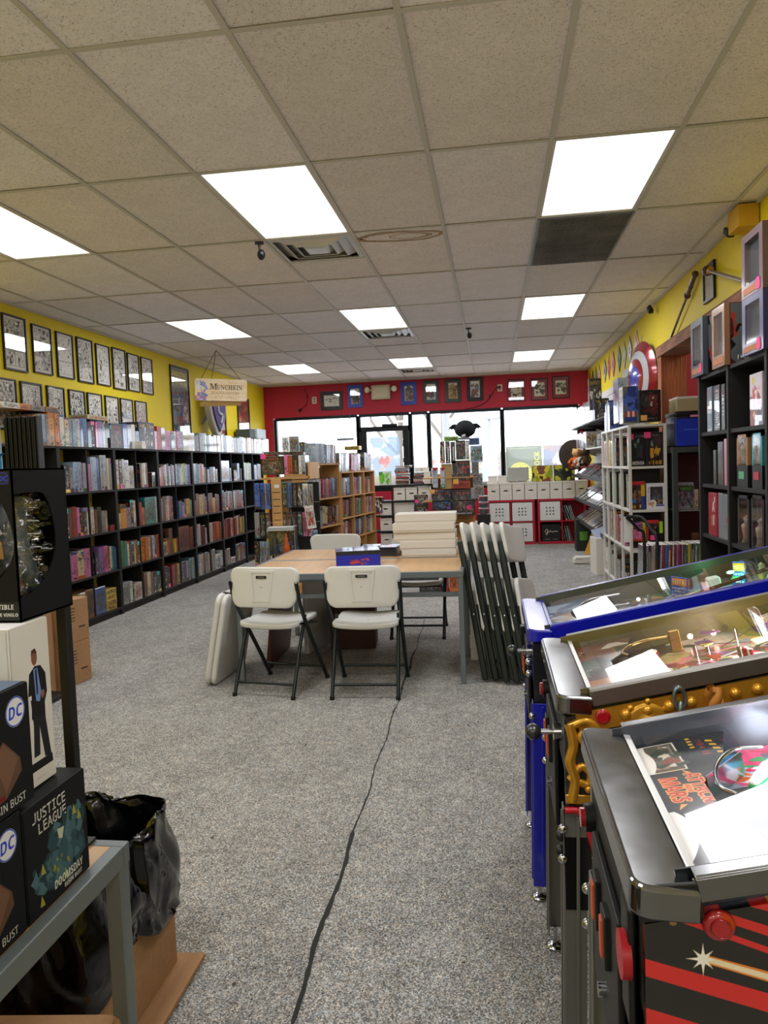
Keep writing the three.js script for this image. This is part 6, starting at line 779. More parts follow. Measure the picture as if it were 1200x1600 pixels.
// things that stand in the opening
{
  const t = thing('display_case', 'grey framed glass display case with toys inside, standing in the timber opening', 'display case', [1.88, 0, -7.24], 0), grey = mat('#46504e', 0.4, { metalness: 0.4 }), W = 0.66, H = 1.53, D = 0.44;
  for (const x of [-1, 1]) for (const z of [-1, 1]) part(t, 'post', rbox(0.045, H, 0.045, 0.004), grey, [x * (W / 2 - 0.022), H / 2, z * (D / 2 - 0.022)]); part(t, 'top_panel', rbox(W, 0.05, D, 0.004), grey, [0, H - 0.025, 0]); part(t, 'base_panel', rbox(W, 0.12, D, 0.004), grey, [0, 0.06, 0]); for (const y of [0.55, 0.97]) part(t, 'glass_shelf', box(W - 0.06, 0.008, D - 0.05), mat('#8a9490', 0.2), [0, y, 0]);
  part(t, 'back_panel', box(W - 0.05, H - 0.1, 0.008), mat('#141a18', 0.7), [0, H / 2, -D / 2 + 0.02]); part(t, 'door', box(W - 0.09, H - 0.18, 0.006), M.glass, [0, H / 2 + 0.02, D / 2 - 0.01]);
  const brick = []; for (let r = 0; r < 14; r++) for (let c = 0; c < 8; c++) brick.push(new THREE.BoxGeometry(0.068, 0.02, 0.004).translate(-0.26 + c * 0.075 + (r % 2) * 0.037, 1.06 + r * 0.026, -D / 2 + 0.03)); const bk = part(t, 'brick_card', merge(brick), mat('#242a2a', 0.7)); bk.userData.kind = 'stuff';
  const tz = -7.24 + D / 2 - 0.14; const o1 = boxAt(1059, 737, 1084, 779, tz, 0.06, 'S', 'toy_box', 'pink and grey toy pack in the glass case, with green arched lettering TURTLES', 'toy box'); o1.position.y = 0.975;
  const tl = canvas(256, 64, (g) => { g.fillStyle = '#2a1c22'; g.fillRect(0, 0, 256, 64); g.fillStyle = '#3cc858'; g.font = 'bold 52px sans-serif'; g.textAlign = 'center'; g.fillText('TURTLES', 128, 50, 240); }); part(o1, 'lettering', new THREE.PlaneGeometry(o1.userData.size[0] * 0.9, 0.05), new THREE.MeshStandardMaterial({ map: tl, roughness: 0.5 }), [0, o1.userData.size[1] * 0.76, o1.userData.size[2] / 2 + 0.0015]);
  [[1085, 748, 1091, 779, 'c', 'slim cream pack', 0.975], [1053, 748, 1058, 774, 'w', 'narrow white pack', 0.975], [1058, 812, 1070, 838, 'K', 'green and dark pack with a pink tag', 0.555], [1072, 815, 1080, 836, 'G', 'small green toy', 0.555], [1082, 800, 1092, 836, 'N', 'brown and green toy', 0.555]].forEach(([a, b, c, d, q, l, y]) => { const o = boxAt(a, b, c, d, tz, 0.06, q, 'toy_box', l + ' inside the glass display case', 'toy box'); o.position.y = y; });
  const bc = thing('blue_case', 'blue box with black rounded lid and pale print on top of the glass case', 'case', [1.87, 1.532, -7.2], 0), bp = canvas(256, 192, (g) => { g.fillStyle = '#1238b4'; g.fillRect(0, 0, 256, 192); const f = rng(451); g.fillStyle = '#0c2a8c'; blobs(g, f, 90, 50, 130, 90, 5, ['#0c2a8c', '#0f30a0']); for (let k = 0; k < 7; k++) { g.fillStyle = '#3a78d8'; g.fillRect(20 + f() * 150, 20 + f() * 150, 50, 7); } g.fillStyle = '#d8c040'; g.fillRect(150, 44, 70, 10); });
  part(bc, 'box', rbox(0.6, 0.27, 0.36, 0.02, 3), mat('#0e1830', 0.4), [0, 0.135, 0]); part(bc, 'front_panel', rbox(0.585, 0.235, 0.01, 0.004), mat('#1238b4', 0.35), [0, 0.122, 0.18]); part(bc, 'front_print', new THREE.PlaneGeometry(0.575, 0.225), printMat(bp), [0, 0.122, 0.1856]); part(bc, 'lid', rbox(0.61, 0.05, 0.37, 0.022, 3), M.blackPlastic, [0, 0.28, 0]); part(bc, 'label', box(0.14, 0.018, 0.002), mat('#d88ab0', 0.5), [-0.1, 0.262, 0.186]);
  const wb = thing('pale_carton', 'long pale cardboard box with white top lying over the blue case', 'carton', [1.83, 1.838, -7.2], 0); part(wb, 'box', rbox(0.46, 0.11, 0.3, 0.003), mat('#a89a74', 0.75), [0, 0.056, 0]); part(wb, 'lid', rbox(0.465, 0.02, 0.305, 0.003), M.whiteCard, [0, 0.118, 0]); solo('brown_carton', rbox(0.2, 0.16, 0.24, 0.003), M.card, 'small brown carton with a white flap beside the long pale box', 'carton', [2.2, 1.92, -7.2]);
  solo('counter', rbox(0.3, 1.9, 0.5, 0.006), M.blackWood, 'dark cabinet in the next room supporting the cartons', 'cabinet', [2.36, 0.95, -7.6]);
  const cloth = thing('purple_garment', 'purple, white and green striped garment hanging in the next room', 'garment', [2.4, 2.34, -7.0], 0); part(cloth, 'purple_sleeve', tube([[-0.5, 0.14, 0], [-0.32, 0.05, 0.02], [-0.15, -0.08, 0.02], [0, -0.25, 0]], 0.06, 10, 30), mat('#7a5ab4', 0.9)); part(cloth, 'white_stripe', tube([[-0.52, 0.22, 0.02], [-0.34, 0.12, 0.05], [-0.14, 0.0, 0.05]], 0.035, 8, 24), mat('#dcdce0', 0.9)); part(cloth, 'green_tip', new THREE.ConeGeometry(0.05, 0.26, 10).rotateX(Math.PI), mat('#a8c878', 0.9), [0.02, -0.4, 0]); part(cloth, 'hanger', rod([-0.5, 0.2, 0], [-0.3, 0.3, 0], 0.006, 6), M.greyMetal); part(cloth, 'hook', rod([-0.3, 0.3, 0], [-0.3, 0.56, 0], 0.005, 6), M.greyMetal);
}
// tall black shelving with statues and hardbacks
{
  const X = 1.38, D = 0.3, zs = [-5.47, -4.83, -4.18, -3.5], ys = [0.06, 0.5, 0.915, 1.25, 1.59, 1.965];
  const t = thing('display_shelving', 'tall black shelving with figures and hardback books, behind the pinball machines', 'shelving', [X + D / 2, 0, (zs[0] + zs[3]) / 2], 0), zc = (zs[0] + zs[3]) / 2;
  zs.forEach((z) => part(t, 'upright', rbox(D, 1.98, 0.036, 0.003), M.blackWood, [0, 0.99, z - zc])); for (let i = 0; i < 3; i++) ys.forEach((y) => part(t, 'shelf', rbox(D - 0.01, 0.024, zs[i + 1] - zs[i] - 0.036, 0.002), M.blackWood, [0.005, y, (zs[i] + zs[i + 1]) / 2 - zc])); part(t, 'back_panel', box(0.006, 1.94, zs[3] - zs[0]), M.blackWood, [D / 2 - 0.005, 0.98, 0]);
  const put = (z, y, w, h, d, g, name, label, cat, back = 0.02) => { const o = thing(name, label, cat, [X + back + d / 2, y + 0.0125, z], -Math.PI / 2); return o; };
  const book = (z, y, w, h, c, label, draw, back = 0.02) => { const d = 0.2, o = put(z, y, w, h, d, null, 'hardcover', label, 'book', back); part(o, 'cover', rbox(w, h, d, 0.003), mat(c, 0.4, { clearcoat: 0.6, clearcoatRoughness: 0.15 }), [0, h / 2, 0]); if (draw) part(o, 'spine_print', new THREE.PlaneGeometry(w * 0.96, h * 0.98), new THREE.MeshPhysicalMaterial({ map: canvas(128, Math.round(128 * h / w), draw), roughness: 0.3, clearcoat: 0.7 }), [0, h / 2, d / 2 + 0.001]); return o; };
  book(-5.28, 1.59, 0.11, 0.29, '#5a6a74', 'shrink-wrapped slate blue hardback with a pale band, upper bay of the black shelving', (g, w, h) => { g.fillStyle = '#5c6c78'; g.fillRect(0, 0, w, h); const f = rng(461); blobs(g, f, 0, 0, w, h, 20, ['#6c7c88', '#4c5a66', '#7c8a94', '#56646e']); g.fillStyle = '#cfc8cc'; g.fillRect(0, h * 0.42, w, h * 0.17); glyphs(g, f, 20, h * 0.45, 90, h * 0.1, false, '#a04a4a'); });
  book(-5.11, 1.59, 0.12, 0.285, '#0e0f10', 'thick black hardback with tall pale lettering INVINCIBLE, upper bay', (g, w, h) => { g.fillStyle = '#0e0f10'; g.fillRect(0, 0, w, h); g.save(); g.translate(w * 0.82, h * 0.84); g.rotate(-Math.PI / 2); g.fillStyle = '#c9c4b4'; g.font = 'bold 96px sans-serif'; g.fillText('INVINCIBLE', 0, 0, h * 0.76); g.restore(); g.fillStyle = '#b8b4a8'; g.fillRect(16, h * 0.92, w - 32, 8); });
  book(-4.98, 1.59, 0.07, 0.28, '#0c0d0e', 'slim dark hardback wedged beside the lettered one, upper bay', (g, w, h) => { g.fillStyle = '#17181a'; g.fillRect(0, 0, w, h); glyphs(g, rng(470), 30, h * 0.2, 60, h * 0.5, true, '#d8d8dc'); });
  book(-5.05, 1.25, 0.11, 0.27, '#3a464c', 'clear wrapped grey hardback in the middle bay of the black shelving', (g, w, h) => { g.fillStyle = '#3a464c'; g.fillRect(0, 0, w, h); blobs(g, rng(462), 0, 0, w, h, 12, ['#2a343a', '#46525a', '#58646a']); }); book(-4.95, 1.25, 0.05, 0.285, '#c07a90', 'slim pink spined book in the middle bay of the black shelving'); book(-5.18, 1.25, 0.06, 0.22, '#1c241c', 'short dark green book in the middle bay of the black shelving');
  book(-5.24, 0.915, 0.19, 0.28, '#a01c34', 'deep red hardback with white letter A in the lower bay of the black shelving', (g, w, h) => { g.fillStyle = '#a01c34'; g.fillRect(0, 0, w, h); g.fillStyle = '#e8e4e0'; g.save(); g.translate(80, h * 0.43); g.font = 'bold 62px sans-serif'; g.textAlign = 'center'; g.fillText('A', 0, 0); g.fillRect(-4, 14, 15, 46); g.fillRect(-26, 18, 6, 46); g.fillRect(14, -66, 14, 26); g.restore(); }); book(-5.06, 0.915, 0.1, 0.285, '#76808a', 'grey shrink-wrapped hardback beside the red one'); book(-4.95, 0.915, 0.1, 0.28, '#7e8890', 'second grey wrapped hardback next to the upright', (g, w, h) => { g.fillStyle = '#7e8890'; g.fillRect(0, 0, w, h); blobs(g, rng(463), 20, h * 0.5, 90, h * 0.4, 8, ['#9a5a62', '#8a949c', '#6c767e']); });
  const cm = book(-4.45, 1.59, 0.2, 0.285, '#d4ccd4', 'white comic with red and blue crowd standing face out on the black shelving', (g, w, h) => { g.fillStyle = '#d8d0d8'; g.fillRect(0, 0, w, h); const f = rng(464); blobs(g, f, 10, h * 0.4, w - 20, h * 0.56, 34, ['#c83a3c', '#3a5cb0', '#e0a080', '#8a3a34', '#e8dcd0', '#40343a', '#d86a4a']); blobs(g, f, 10, h * 0.28, 50, 40, 4, ['#c83a3c']); g.fillStyle = '#d8cc3c'; g.beginPath(); g.arc(38, 24, 14, 0, 7); g.fill(); glyphs(g, f, 20, 44, 100, 16, false, '#d08a9a'); }, 0.04);
  const win = (z, y, w, h, c, label, lower) => { const d = 0.16, o = put(z, y, w, h, d, null, 'figure_box', label, 'figure box'); const cm2 = mat(c, 0.5), k = h * (lower ? 0.42 : 0.06); part(o, 'frame', merge([box(w, h * 0.06, 0.02).clone().translate(0, h * 0.97, d / 2 - 0.01), box(w * 0.12, h - k, 0.02).clone().translate(-w * 0.44, (h + k) / 2, d / 2 - 0.01), box(w * 0.12, h - k, 0.02).clone().translate(w * 0.44, (h + k) / 2, d / 2 - 0.01)]), cm2); part(o, 'carton', box(w, h, d - 0.05), cm2, [0, h / 2, -0.025]); part(o, 'lower_panel', box(w, k, d), lower ? M.blackPlastic : cm2, [0, k / 2, 0]); part(o, 'figure', new THREE.LatheGeometry([[0, 0], [0.03, 0], [0.02, 0.03], [0.028, 0.08], [0.03, 0.1], [0.012, 0.12], [0.022, 0.14], [0, 0.16]].map((p) => new THREE.Vector2(...p)), 12), mat('#8a7a6a', 0.5), [0, k + 0.002, d / 2 - 0.02]); part(o, 'window', box(w * 0.78, h - k - 0.015, 0.002), M.film, [0, (h + k) / 2, d / 2 + 0.001]); if (lower) part(o, 'sticker', box(w * 0.5, k * 0.34, 0.002), mat(lower, 0.5), [-0.01, k * 0.55, d / 2 + 0.0015]); return o; };
  win(-4.63, 1.25, 0.19, 0.3, '#a87848', 'tan window box with a silvery figure over a green sticker', '#5aa87a'); win(-4.38, 1.25, 0.16, 0.3, '#2a94a0', 'teal window box with a pale figure over a red sticker', '#b83448');
  win(-4.62, 0.915, 0.2, 0.29, '#16191a', 'black window box with a gloomy figure, lower bay'); win(-4.38, 0.915, 0.2, 0.3, '#141414', 'black window box with a figure in red and gold, lower bay');
  [['dark plastic figure on a base, third bay, upper shelf', -3.86, 1.59], ['dark plastic figure on a base, third bay, middle shelf', -3.86, 1.25]].forEach(([l, z, y]) => win(z, y, 0.2, 0.28, '#22262a', l));
  // window boxes standing along the top
  const topBox = (z, y, w, h, d, face, side, label, tag) => { const o = thing('window_box', label, 'figure box', [X + d / 2 - 0.02, y, z], -Math.PI / 2, null); const f = rng(Math.round(-z * 100 + y * 10)); part(o, 'carton', rbox(w - 0.004, h, d - 0.03, 0.003), mat(side, 0.45, { clearcoat: 0.5, clearcoatRoughness: 0.15 }), [0, h / 2, -0.015]); part(o, 'frame', (() => { const s = shapeOf([[-w / 2, 0], [w / 2, 0], [w / 2, h], [-w / 2, h]]), p = new THREE.Path(); [[-w * 0.34, h * 0.2], [w * 0.34, h * 0.2], [w * 0.34, h * 0.88], [-w * 0.34, h * 0.88]].forEach(([a, b], i) => (i ? p.lineTo(a, b) : p.moveTo(a, b))); p.closePath(); s.holes.push(p); return new THREE.ExtrudeGeometry(s, { depth: 0.03, bevelEnabled: false }); })(), mat(face, 0.45, { clearcoat: 0.5, clearcoatRoughness: 0.15 }), [0, 0, d / 2 - 0.03]); part(o, 'window', box(w * 0.72, h * 0.72, 0.003), M.film, [0, h * 0.54, d / 2 - 0.004]); part(o, 'inner_card', box(w * 0.66, h * 0.66, 0.004), mat('#2a3440', 0.5), [0, h * 0.54, d / 2 - 0.028]);
    // the end that looks back into the room carries art
    part(o, 'end_print', new THREE.PlaneGeometry(d - 0.04, h - 0.01).rotateY(Math.PI / 2), new THREE.MeshPhysicalMaterial({ map: canvas(256, 320, (g, cw, ch) => { g.fillStyle = side; g.fillRect(0, 0, cw, ch); blobs(g, f, 20, 30, cw - 40, ch - 100, 26, ['#2a2c30', '#586068', '#9a3a34', '#14161a', '#7a828a', '#b8a08a']); blobs(g, f, 80, 50, 110, 160, 10, ['#c8ccd0', '#e08a34', '#3a4048']); glyphs(g, f, 40, ch - 50, 150, 28, false, '#d8d8d4'); }), roughness: 0.25, clearcoat: 1, clearcoatRoughness: 0.08 }), [w / 2 + 0.0005, h / 2, -0.015]); if (tag) part(o, 'price_tag', box(0.05, 0.06, 0.002), mat('#f04a94', 0.6), [w * 0.3, h * 0.12, d / 2 + 0.002]); part(o, 'lower_label', box(w * 0.8, h * 0.1, 0.002), mat('#b06a38', 0.5), [0, h * 0.1, d / 2 + 0.001]); return o; };
  topBox(-5.42, 1.978, 0.3, 0.37, 0.28, '#343c48', '#0c0f16', 'dark boxed figure with pink tag on the black shelving top, next to the timber opening', 1);
  topBox(-4.93, 1.978, 0.26, 0.36, 0.28, '#8a6044', '#4a1e22', 'orange framed boxed figure with red side in the middle of the shelving top');
  topBox(-4.31, 1.978, 0.33, 0.3, 0.28, '#45426c', '#30383f', 'purple and orange boxed figure, lower one of the two stacked on the shelving top', 1); topBox(-4.31, 2.28, 0.33, 0.33, 0.28, '#6c5458', '#5c1c24', 'pinkish window box with yellow card, stacked on another on the shelving top', 1);
  topBox(-3.82, 1.978, 0.3, 0.34, 0.28, '#3a4450', '#2a2e36', 'blue-grey boxed figure at the camera end of the shelving top');
}
// low bin of magazines and a hand truck by the black shelving
{
  const t = thing('magazine_table', 'low dark stand holding a row of magazines in front of the glass case', 'stand', [1.4, 0, -6.3], 0); part(t, 'top', rbox(0.56, 0.03, 0.32, 0.003), M.blackWood, [0, 0.5, 0]); for (const x of [-1, 1]) part(t, 'side_panel', rbox(0.03, 0.49, 0.3, 0.003), M.blackWood, [x * 0.26, 0.245, 0]); part(t, 'back_board', rbox(0.56, 0.1, 0.012, 0.002), M.blackWood, [0, 0.56, -0.15]);
  row('s2/25 w2/25 s2/25 c1.5/25 w1.5/26 r1.4/25.5 b2.2/25.5 w1.2/25.5 r1.8/25.5 b2.4/25.5 c1.4/25.5 r1.6/25.5 w1.2/25.5 n1.4/25.5 m1.2/25.5 v1.5/25.5 r1.2/25.5 k1.4/25.5 g1.2/25.5 k1.5/25 y2/26 s1.4/26 k1.4/26 w1.2/26 g1.5/26 c2.4/26 m1.2/26 v1.4/26 w1.2/26 k1.4/26 c1.5/26', [1.125, 0.5155, -6.18], [1, 0, 0], 0, { name: 'magazine', category: 'magazine', seed: 471, depth: 0.24, dim: 0.65, lean: -0.03, gap: 0.0025, pages: true, gloss: 0.3, group: 'magazines standing on the low stand', label: (c, i) => `${c} spined magazine standing on the low stand, ${nth(i)} from the white shelving` });
  const h = thing('hand_truck', 'black tubular hand truck handle with a paper tag', 'hand truck', [1.14, 0, -6.02], 0.1); part(h, 'frame', merge([tube([[-0.07, 1.0, -0.1], [-0.02, 0.99, -0.06], [0.03, 0.9, 0.0], [0.055, 0.83, 0.04], [0.055, 0.5, 0.05], [0.055, 0.03, 0.05]], 0.013, 8, 60), tube([[-0.13, 1.0, -0.1], [-0.09, 0.96, -0.1], [-0.04, 0.9, -0.1], [0.0, 0.84, -0.1], [0.0, 0.4, -0.1], [0.0, 0.03, -0.1]], 0.013, 8, 60), rod([-0.13, 1.0, -0.1], [-0.07, 1.0, -0.1], 0.013), rod([0.055, 0.3, 0.05], [0, 0.3, -0.1], 0.012)]), M.blackMetal); part(h, 'toe_plate', rbox(0.2, 0.01, 0.3, 0.003), M.blackMetal, [0.12, 0.02, -0.05]); for (const z of [0.09, -0.2]) part(h, 'wheel', cyl(0.08, 0.035, 20).clone().rotateX(Math.PI / 2), M.blackPlastic, [-0.04, 0.081, z]); part(h, 'paper_tag', rbox(0.045, 0.2, 0.002, 0.001), M.white, [-0.12, 0.9, -0.13], [0.05, 0, 0]);
}

// ---------------------------------------------------------------- three pinball machines, backs to the east wall
const SL = 0.21, ANG = Math.atan(SL);
const flatGeo = (wz, la) => new THREE.PlaneGeometry(wz, la).applyMatrix4(new THREE.Matrix4().makeBasis(V(0, 0, 1), V(1, 0, 0), V(0, 1, 0)));  // print read by the player: up is away from him
const steel = new THREE.MeshStandardMaterial({ color: '#858686', metalness: 1, roughness: 0.24, roughnessMap: smudge });
const glow = (c, i) => mat('#ffffff', 0.3, { emissive: c, emissiveIntensity: i });
function pinball(o) {
  const W = o.w || 0.555, B = 1.2, t = thing('pinball_machine', o.label, 'pinball machine', [o.x, 0, o.z]), h = o.h, rail = o.rail, y = (x) => h + SL * x;
  // body: a closed wooden box whose side follows the slope
  const prof = [[0, 0.53], [B, 0.6], [B, y(B) - 0.02], [0, y(0) - 0.045]];
  const body = part(t, 'cabinet', extrude(prof.slice(0, 2).concat([[B, y(B) - 0.16], [0, y(0) - 0.17]]), W - 0.02, 0.002).translate(0, 0, -W / 2 + 0.01), o.body);
  for (const s of [-1, 1]) { const sh = new THREE.Shape(prof.map((p) => new THREE.Vector2(...p))), g = new THREE.ExtrudeGeometry(sh, { depth: 0.016, bevelEnabled: false }).translate(0, 0, s > 0 ? W / 2 - 0.016 : -W / 2), uv = g.attributes.uv, p = g.attributes.position; for (let i = 0; i < uv.count; i++) uv.setXY(i, p.getX(i) / 1.3, (p.getY(i) - 0.5) / 0.7); part(t, 'side_panel', g, o.side); }
  part(t, 'front_panel', rbox(0.018, h - 0.03 - 0.53, W - 0.03, 0.003), o.front, [0.009, 0.53 + (h - 0.05 - 0.53) / 2, 0]);
  part(t, 'rear_panel', box(0.016, y(B) - 0.6, W - 0.03), o.body, [B - 0.008, (y(B) + 0.6) / 2, 0]);
  // lock bar with rounded corners
  const s = new THREE.Shape(), LW = W + 0.028, d = 0.078, r = 0.03; s.moveTo(d, -LW / 2); s.lineTo(d, LW / 2); s.lineTo(r, LW / 2); s.quadraticCurveTo(0, LW / 2, 0, LW / 2 - r); s.lineTo(0, -LW / 2 + r); s.quadraticCurveTo(0, -LW / 2, r, -LW / 2); s.closePath();
  const lb = part(t, 'lockbar', new THREE.ExtrudeGeometry(s, { depth: 0.03, bevelEnabled: true, bevelSize: 0.006, bevelThickness: 0.006, bevelOffset: -0.006, bevelSegments: 3, curveSegments: 8 }).rotateX(Math.PI / 2), o.lock, [-0.016, h + 0.004, 0], [0, 0, -0.05]);
  part(lb, 'inner_lip', rbox(0.012, 0.006, W - 0.03, 0.002), o.lip || o.lock, [0.081, 0.003, 0]);
  // side rails: a top flange and a side flange folded from one sheet
  for (const q of [-1, 1]) part(t, 'side_rail', merge([new RoundedBoxGeometry(B - 0.035, 0.008, 0.026, 2, 0.003).translate(0, 0, -q * 0.009), new RoundedBoxGeometry(B - 0.035, o.railH || 0.03, 0.006, 2, 0.0025).translate(0, -(o.railH || 0.03) / 2 + 0.002, q * 0.003)]), rail, [(B + 0.055) / 2, y((B + 0.055) / 2) + 0.004, q * (W / 2 + 0.003)], [0, 0, ANG]);
  part(t, 'glass', new THREE.PlaneGeometry(B - 0.1, W - 0.03).rotateX(-Math.PI / 2), M.thinGlass, [0.075 + (B - 0.1) / 2, y(0.075 + (B - 0.1) / 2) - 0.006, 0], [0, 0, ANG]);
  // playfield and what stands on it; its own axes: x away from the player, y up from the board, z across
  const pf = part(t, 'playfield', box(B - 0.09, 0.012, W - 0.035), mat('#3b2c1e', 0.6), [0.05 + (B - 0.1) / 2, y(0.05 + (B - 0.1) / 2) - 0.082, 0], [0, 0, ANG]);
  const ax = (a) => a - (B - 0.1) / 2;                        // distance along the board from its front edge
  part(pf, 'board_print', flatGeo(W - 0.04, B - 0.1), o.art, [0, 0.0066, 0]);
  o.toys(pf, ax, (n, g, m, p, r2, l) => part(pf, n, g, m, p, r2, l));
  for (const q of [-1, 1]) part(pf, 'inner_side', box(B - 0.09, 0.085, 0.003), o.inner, [0, 0.045, q * (W / 2 - 0.018)]);
  // apron over the ball trough
  const ap = new THREE.Shape(); const hw = W / 2 - 0.02; ap.moveTo(-hw, 0); ap.lineTo(hw, 0); ap.lineTo(hw, 0.15); ap.lineTo(hw - 0.03, 0.165); ap.lineTo(0.03, 0.115); ap.lineTo(-0.06, 0.115); ap.lineTo(-0.13, 0.165); ap.lineTo(-hw, 0.2); ap.closePath();
  const ag = new THREE.ExtrudeGeometry(ap, { depth: 0.002, bevelEnabled: false }), au = ag.attributes.uv, app = ag.attributes.position; for (let i = 0; i < au.count; i++) au.setXY(i, (app.getX(i) + hw) / (2 * hw), app.getY(i) / 0.2); ag.applyMatrix4(new THREE.Matrix4().makeBasis(V(0, 0, 1), V(1, 0, 0), V(0, 1, 0)));
  part(pf, 'apron', ag, o.apron, [ax(-0.012), 0.045, 0]);
  // legs
  const leg = (sx, sz) => { const g = merge([rbox(0.05, 0.62, 0.004, 0.0015).clone().translate(0.025, 0, 0), rbox(0.004, 0.62, 0.05, 0.0015).clone().translate(0, 0, -0.025), rbox(0.008, 0.6, 0.006, 0.002).clone().translate(0.03, 0, 0.003), rbox(0.006, 0.6, 0.008, 0.002).clone().translate(-0.003, 0, -0.03)]); if (sx > 0) g.scale(-1, 1, 1); if (sz < 0) g.scale(1, 1, -1); if (sx > 0 !== sz < 0) { const i = g.attributes.position; for (let k = 0; k < i.count; k += 3) for (const at of Object.values(g.attributes)) { const n = at.itemSize; for (let c = 0; c < n; c++) { const a = at.array[(k + 1) * n + c]; at.array[(k + 1) * n + c] = at.array[(k + 2) * n + c]; at.array[(k + 2) * n + c] = a; } } } return g; };
  for (const sx of [-1, 1]) for (const sz of [-1, 1]) {
    const x = sx < 0 ? -0.006 : B + 0.004, z = sz * (W / 2 + 0.006), l = part(t, 'leg', leg(sx, sz), o.leg, [x + sx * 0.004, 0.36, z], [sz * 0.012, 0, -sx * 0.02 * -1]);
    part(l, 'foot_rod', cyl(0.006, 0.06, 8), M.chrome, [-sx * 0.02, -0.325, -sz * 0.02]); part(l, 'foot_pad', new THREE.LatheGeometry([[0, 0], [0.028, 0], [0.029, 0.006], [0.018, 0.012], [0.008, 0.016], [0, 0.016]].map((p) => new THREE.Vector2(...p)), 18), M.chrome, [-sx * 0.02, -0.358, -sz * 0.02]);
    for (const yy of [0.27, 0.2]) part(l, 'leg_bolt', ball(0.011, 12, 8), M.chrome, [sx * 0.004, yy, sz * 0.004]);
  }
  // flipper buttons, front fittings
  for (const q of [-1, 1]) { const fb = part(t, 'flipper_button', new THREE.LatheGeometry([[0, 0.004], [0.009, 0.004], [0.0105, 0.012], [0.0115, 0.012], [0.0115, 0], [0.019, 0], [0.019, 0.004], [0.016, 0.008], [0.012, 0.009]].map((p) => new THREE.Vector2(...p)).reverse(), 22).rotateX(q * Math.PI / 2), o.button, [0.085, h - 0.04, q * (W / 2)]); part(fb, 'plunger_cap', new THREE.CylinderGeometry(0.0102, 0.0102, 0.012, 18).rotateX(Math.PI / 2), o.button, [0, 0, q * 0.006]); }
  const cd = part(t, 'coin_door', rbox(0.012, 0.25, 0.28, 0.004), M.blackMetal, [-0.006, 0.68, -0.02]);
  for (const z of [-0.05, 0.05]) { const cs = part(cd, 'coin_slot', rbox(0.012, 0.085, 0.045, 0.003), M.blackPlastic, [-0.009, 0.05, z]); }
  for (const z of [-0.05, 0.05]) part(cd, 'reject_button', rbox(0.014, 0.06, 0.02, 0.002), mat('#b4502c', 0.4, { emissive: '#a03a18', emissiveIntensity: 0.1 }), [-0.012, 0.05, z]);
  part(cd, 'cash_box_lock', cyl(0.012, 0.014, 14).clone().rotateZ(Math.PI / 2), M.chrome, [-0.01, -0.07, 0]);
  const st = part(t, 'start_button', cyl(0.026, 0.022, 20).clone().rotateZ(Math.PI / 2), M.blackPlastic, [-0.006, 0.8, 0.23 - 0.45]); part(st, 'button_cap', cyl(0.018, 0.01, 20).clone().rotateZ(Math.PI / 2), o.button, [-0.014, 0, 0]);
  if (o.plunger !== false) { const pl = part(t, 'plunger', cyl(0.02, 0.02, 16).clone().rotateZ(Math.PI / 2), M.chrome, [-0.01, 0.83, 0.225]); part(pl, 'rod', cyl(0.006, 0.05, 10).clone().rotateZ(Math.PI / 2), M.chrome, [-0.025, 0, 0]); part(pl, 'knob', ball(0.019, 18, 12), mat('#4a4c4e', 0.25, { metalness: 0.7 }), [-0.056, 0, 0]); }
  // back box
  const bb = part(t, 'back_box', rbox(0.24, 0.75, 0.66, 0.01), o.body, [B + 0.08, 1.58, 0]);
  part(bb, 'back_glass', new THREE.PlaneGeometry(0.56, 0.46).rotateY(-Math.PI / 2), o.backGlass || M.darkGlass, [-0.1215, 0.08, 0]);
  part(bb, 'score_display', new THREE.PlaneGeometry(0.4, 0.1).rotateY(-Math.PI / 2), mat('#1a0a04', 0.2, { emissive: '#ff5a14', emissiveIntensity: 0.12 }), [-0.1215, -0.26, 0]);
  o.extra(t, y, W);
  return t;
}
const flipperGeo = () => { const s = new THREE.Shape(); s.moveTo(0, 0.012); s.lineTo(0.062, 0.006); s.absarc(0.062, 0, 0.006, Math.PI / 2, -Math.PI / 2, true); s.lineTo(0, -0.012); s.absarc(0, 0, 0.012, -Math.PI / 2, Math.PI / 2, true); return new THREE.ExtrudeGeometry(s, { depth: 0.02, bevelEnabled: true, bevelSize: 0.002, bevelThickness: 0.002, bevelSegments: 1, curveSegments: 8 }).rotateX(-Math.PI / 2); };
function flippers(add, ax, body, rubber, a = 0.2) {
  for (const s of [-1, 1]) { const g = flipperGeo(); if (s > 0) g.scale(1, 1, 1); add('flipper', g, body, [ax(a), 0.02, s * 0.095], [0, s > 0 ? Math.PI * 0.72 : -Math.PI * 0.72, 0]); add('flipper_rubber', flipperGeo().scale(1.06, 0.7, 1.25), rubber, [ax(a) + 0.001, 0.0215, s * 0.095], [0, s > 0 ? Math.PI * 0.72 : -Math.PI * 0.72, 0]); }
}
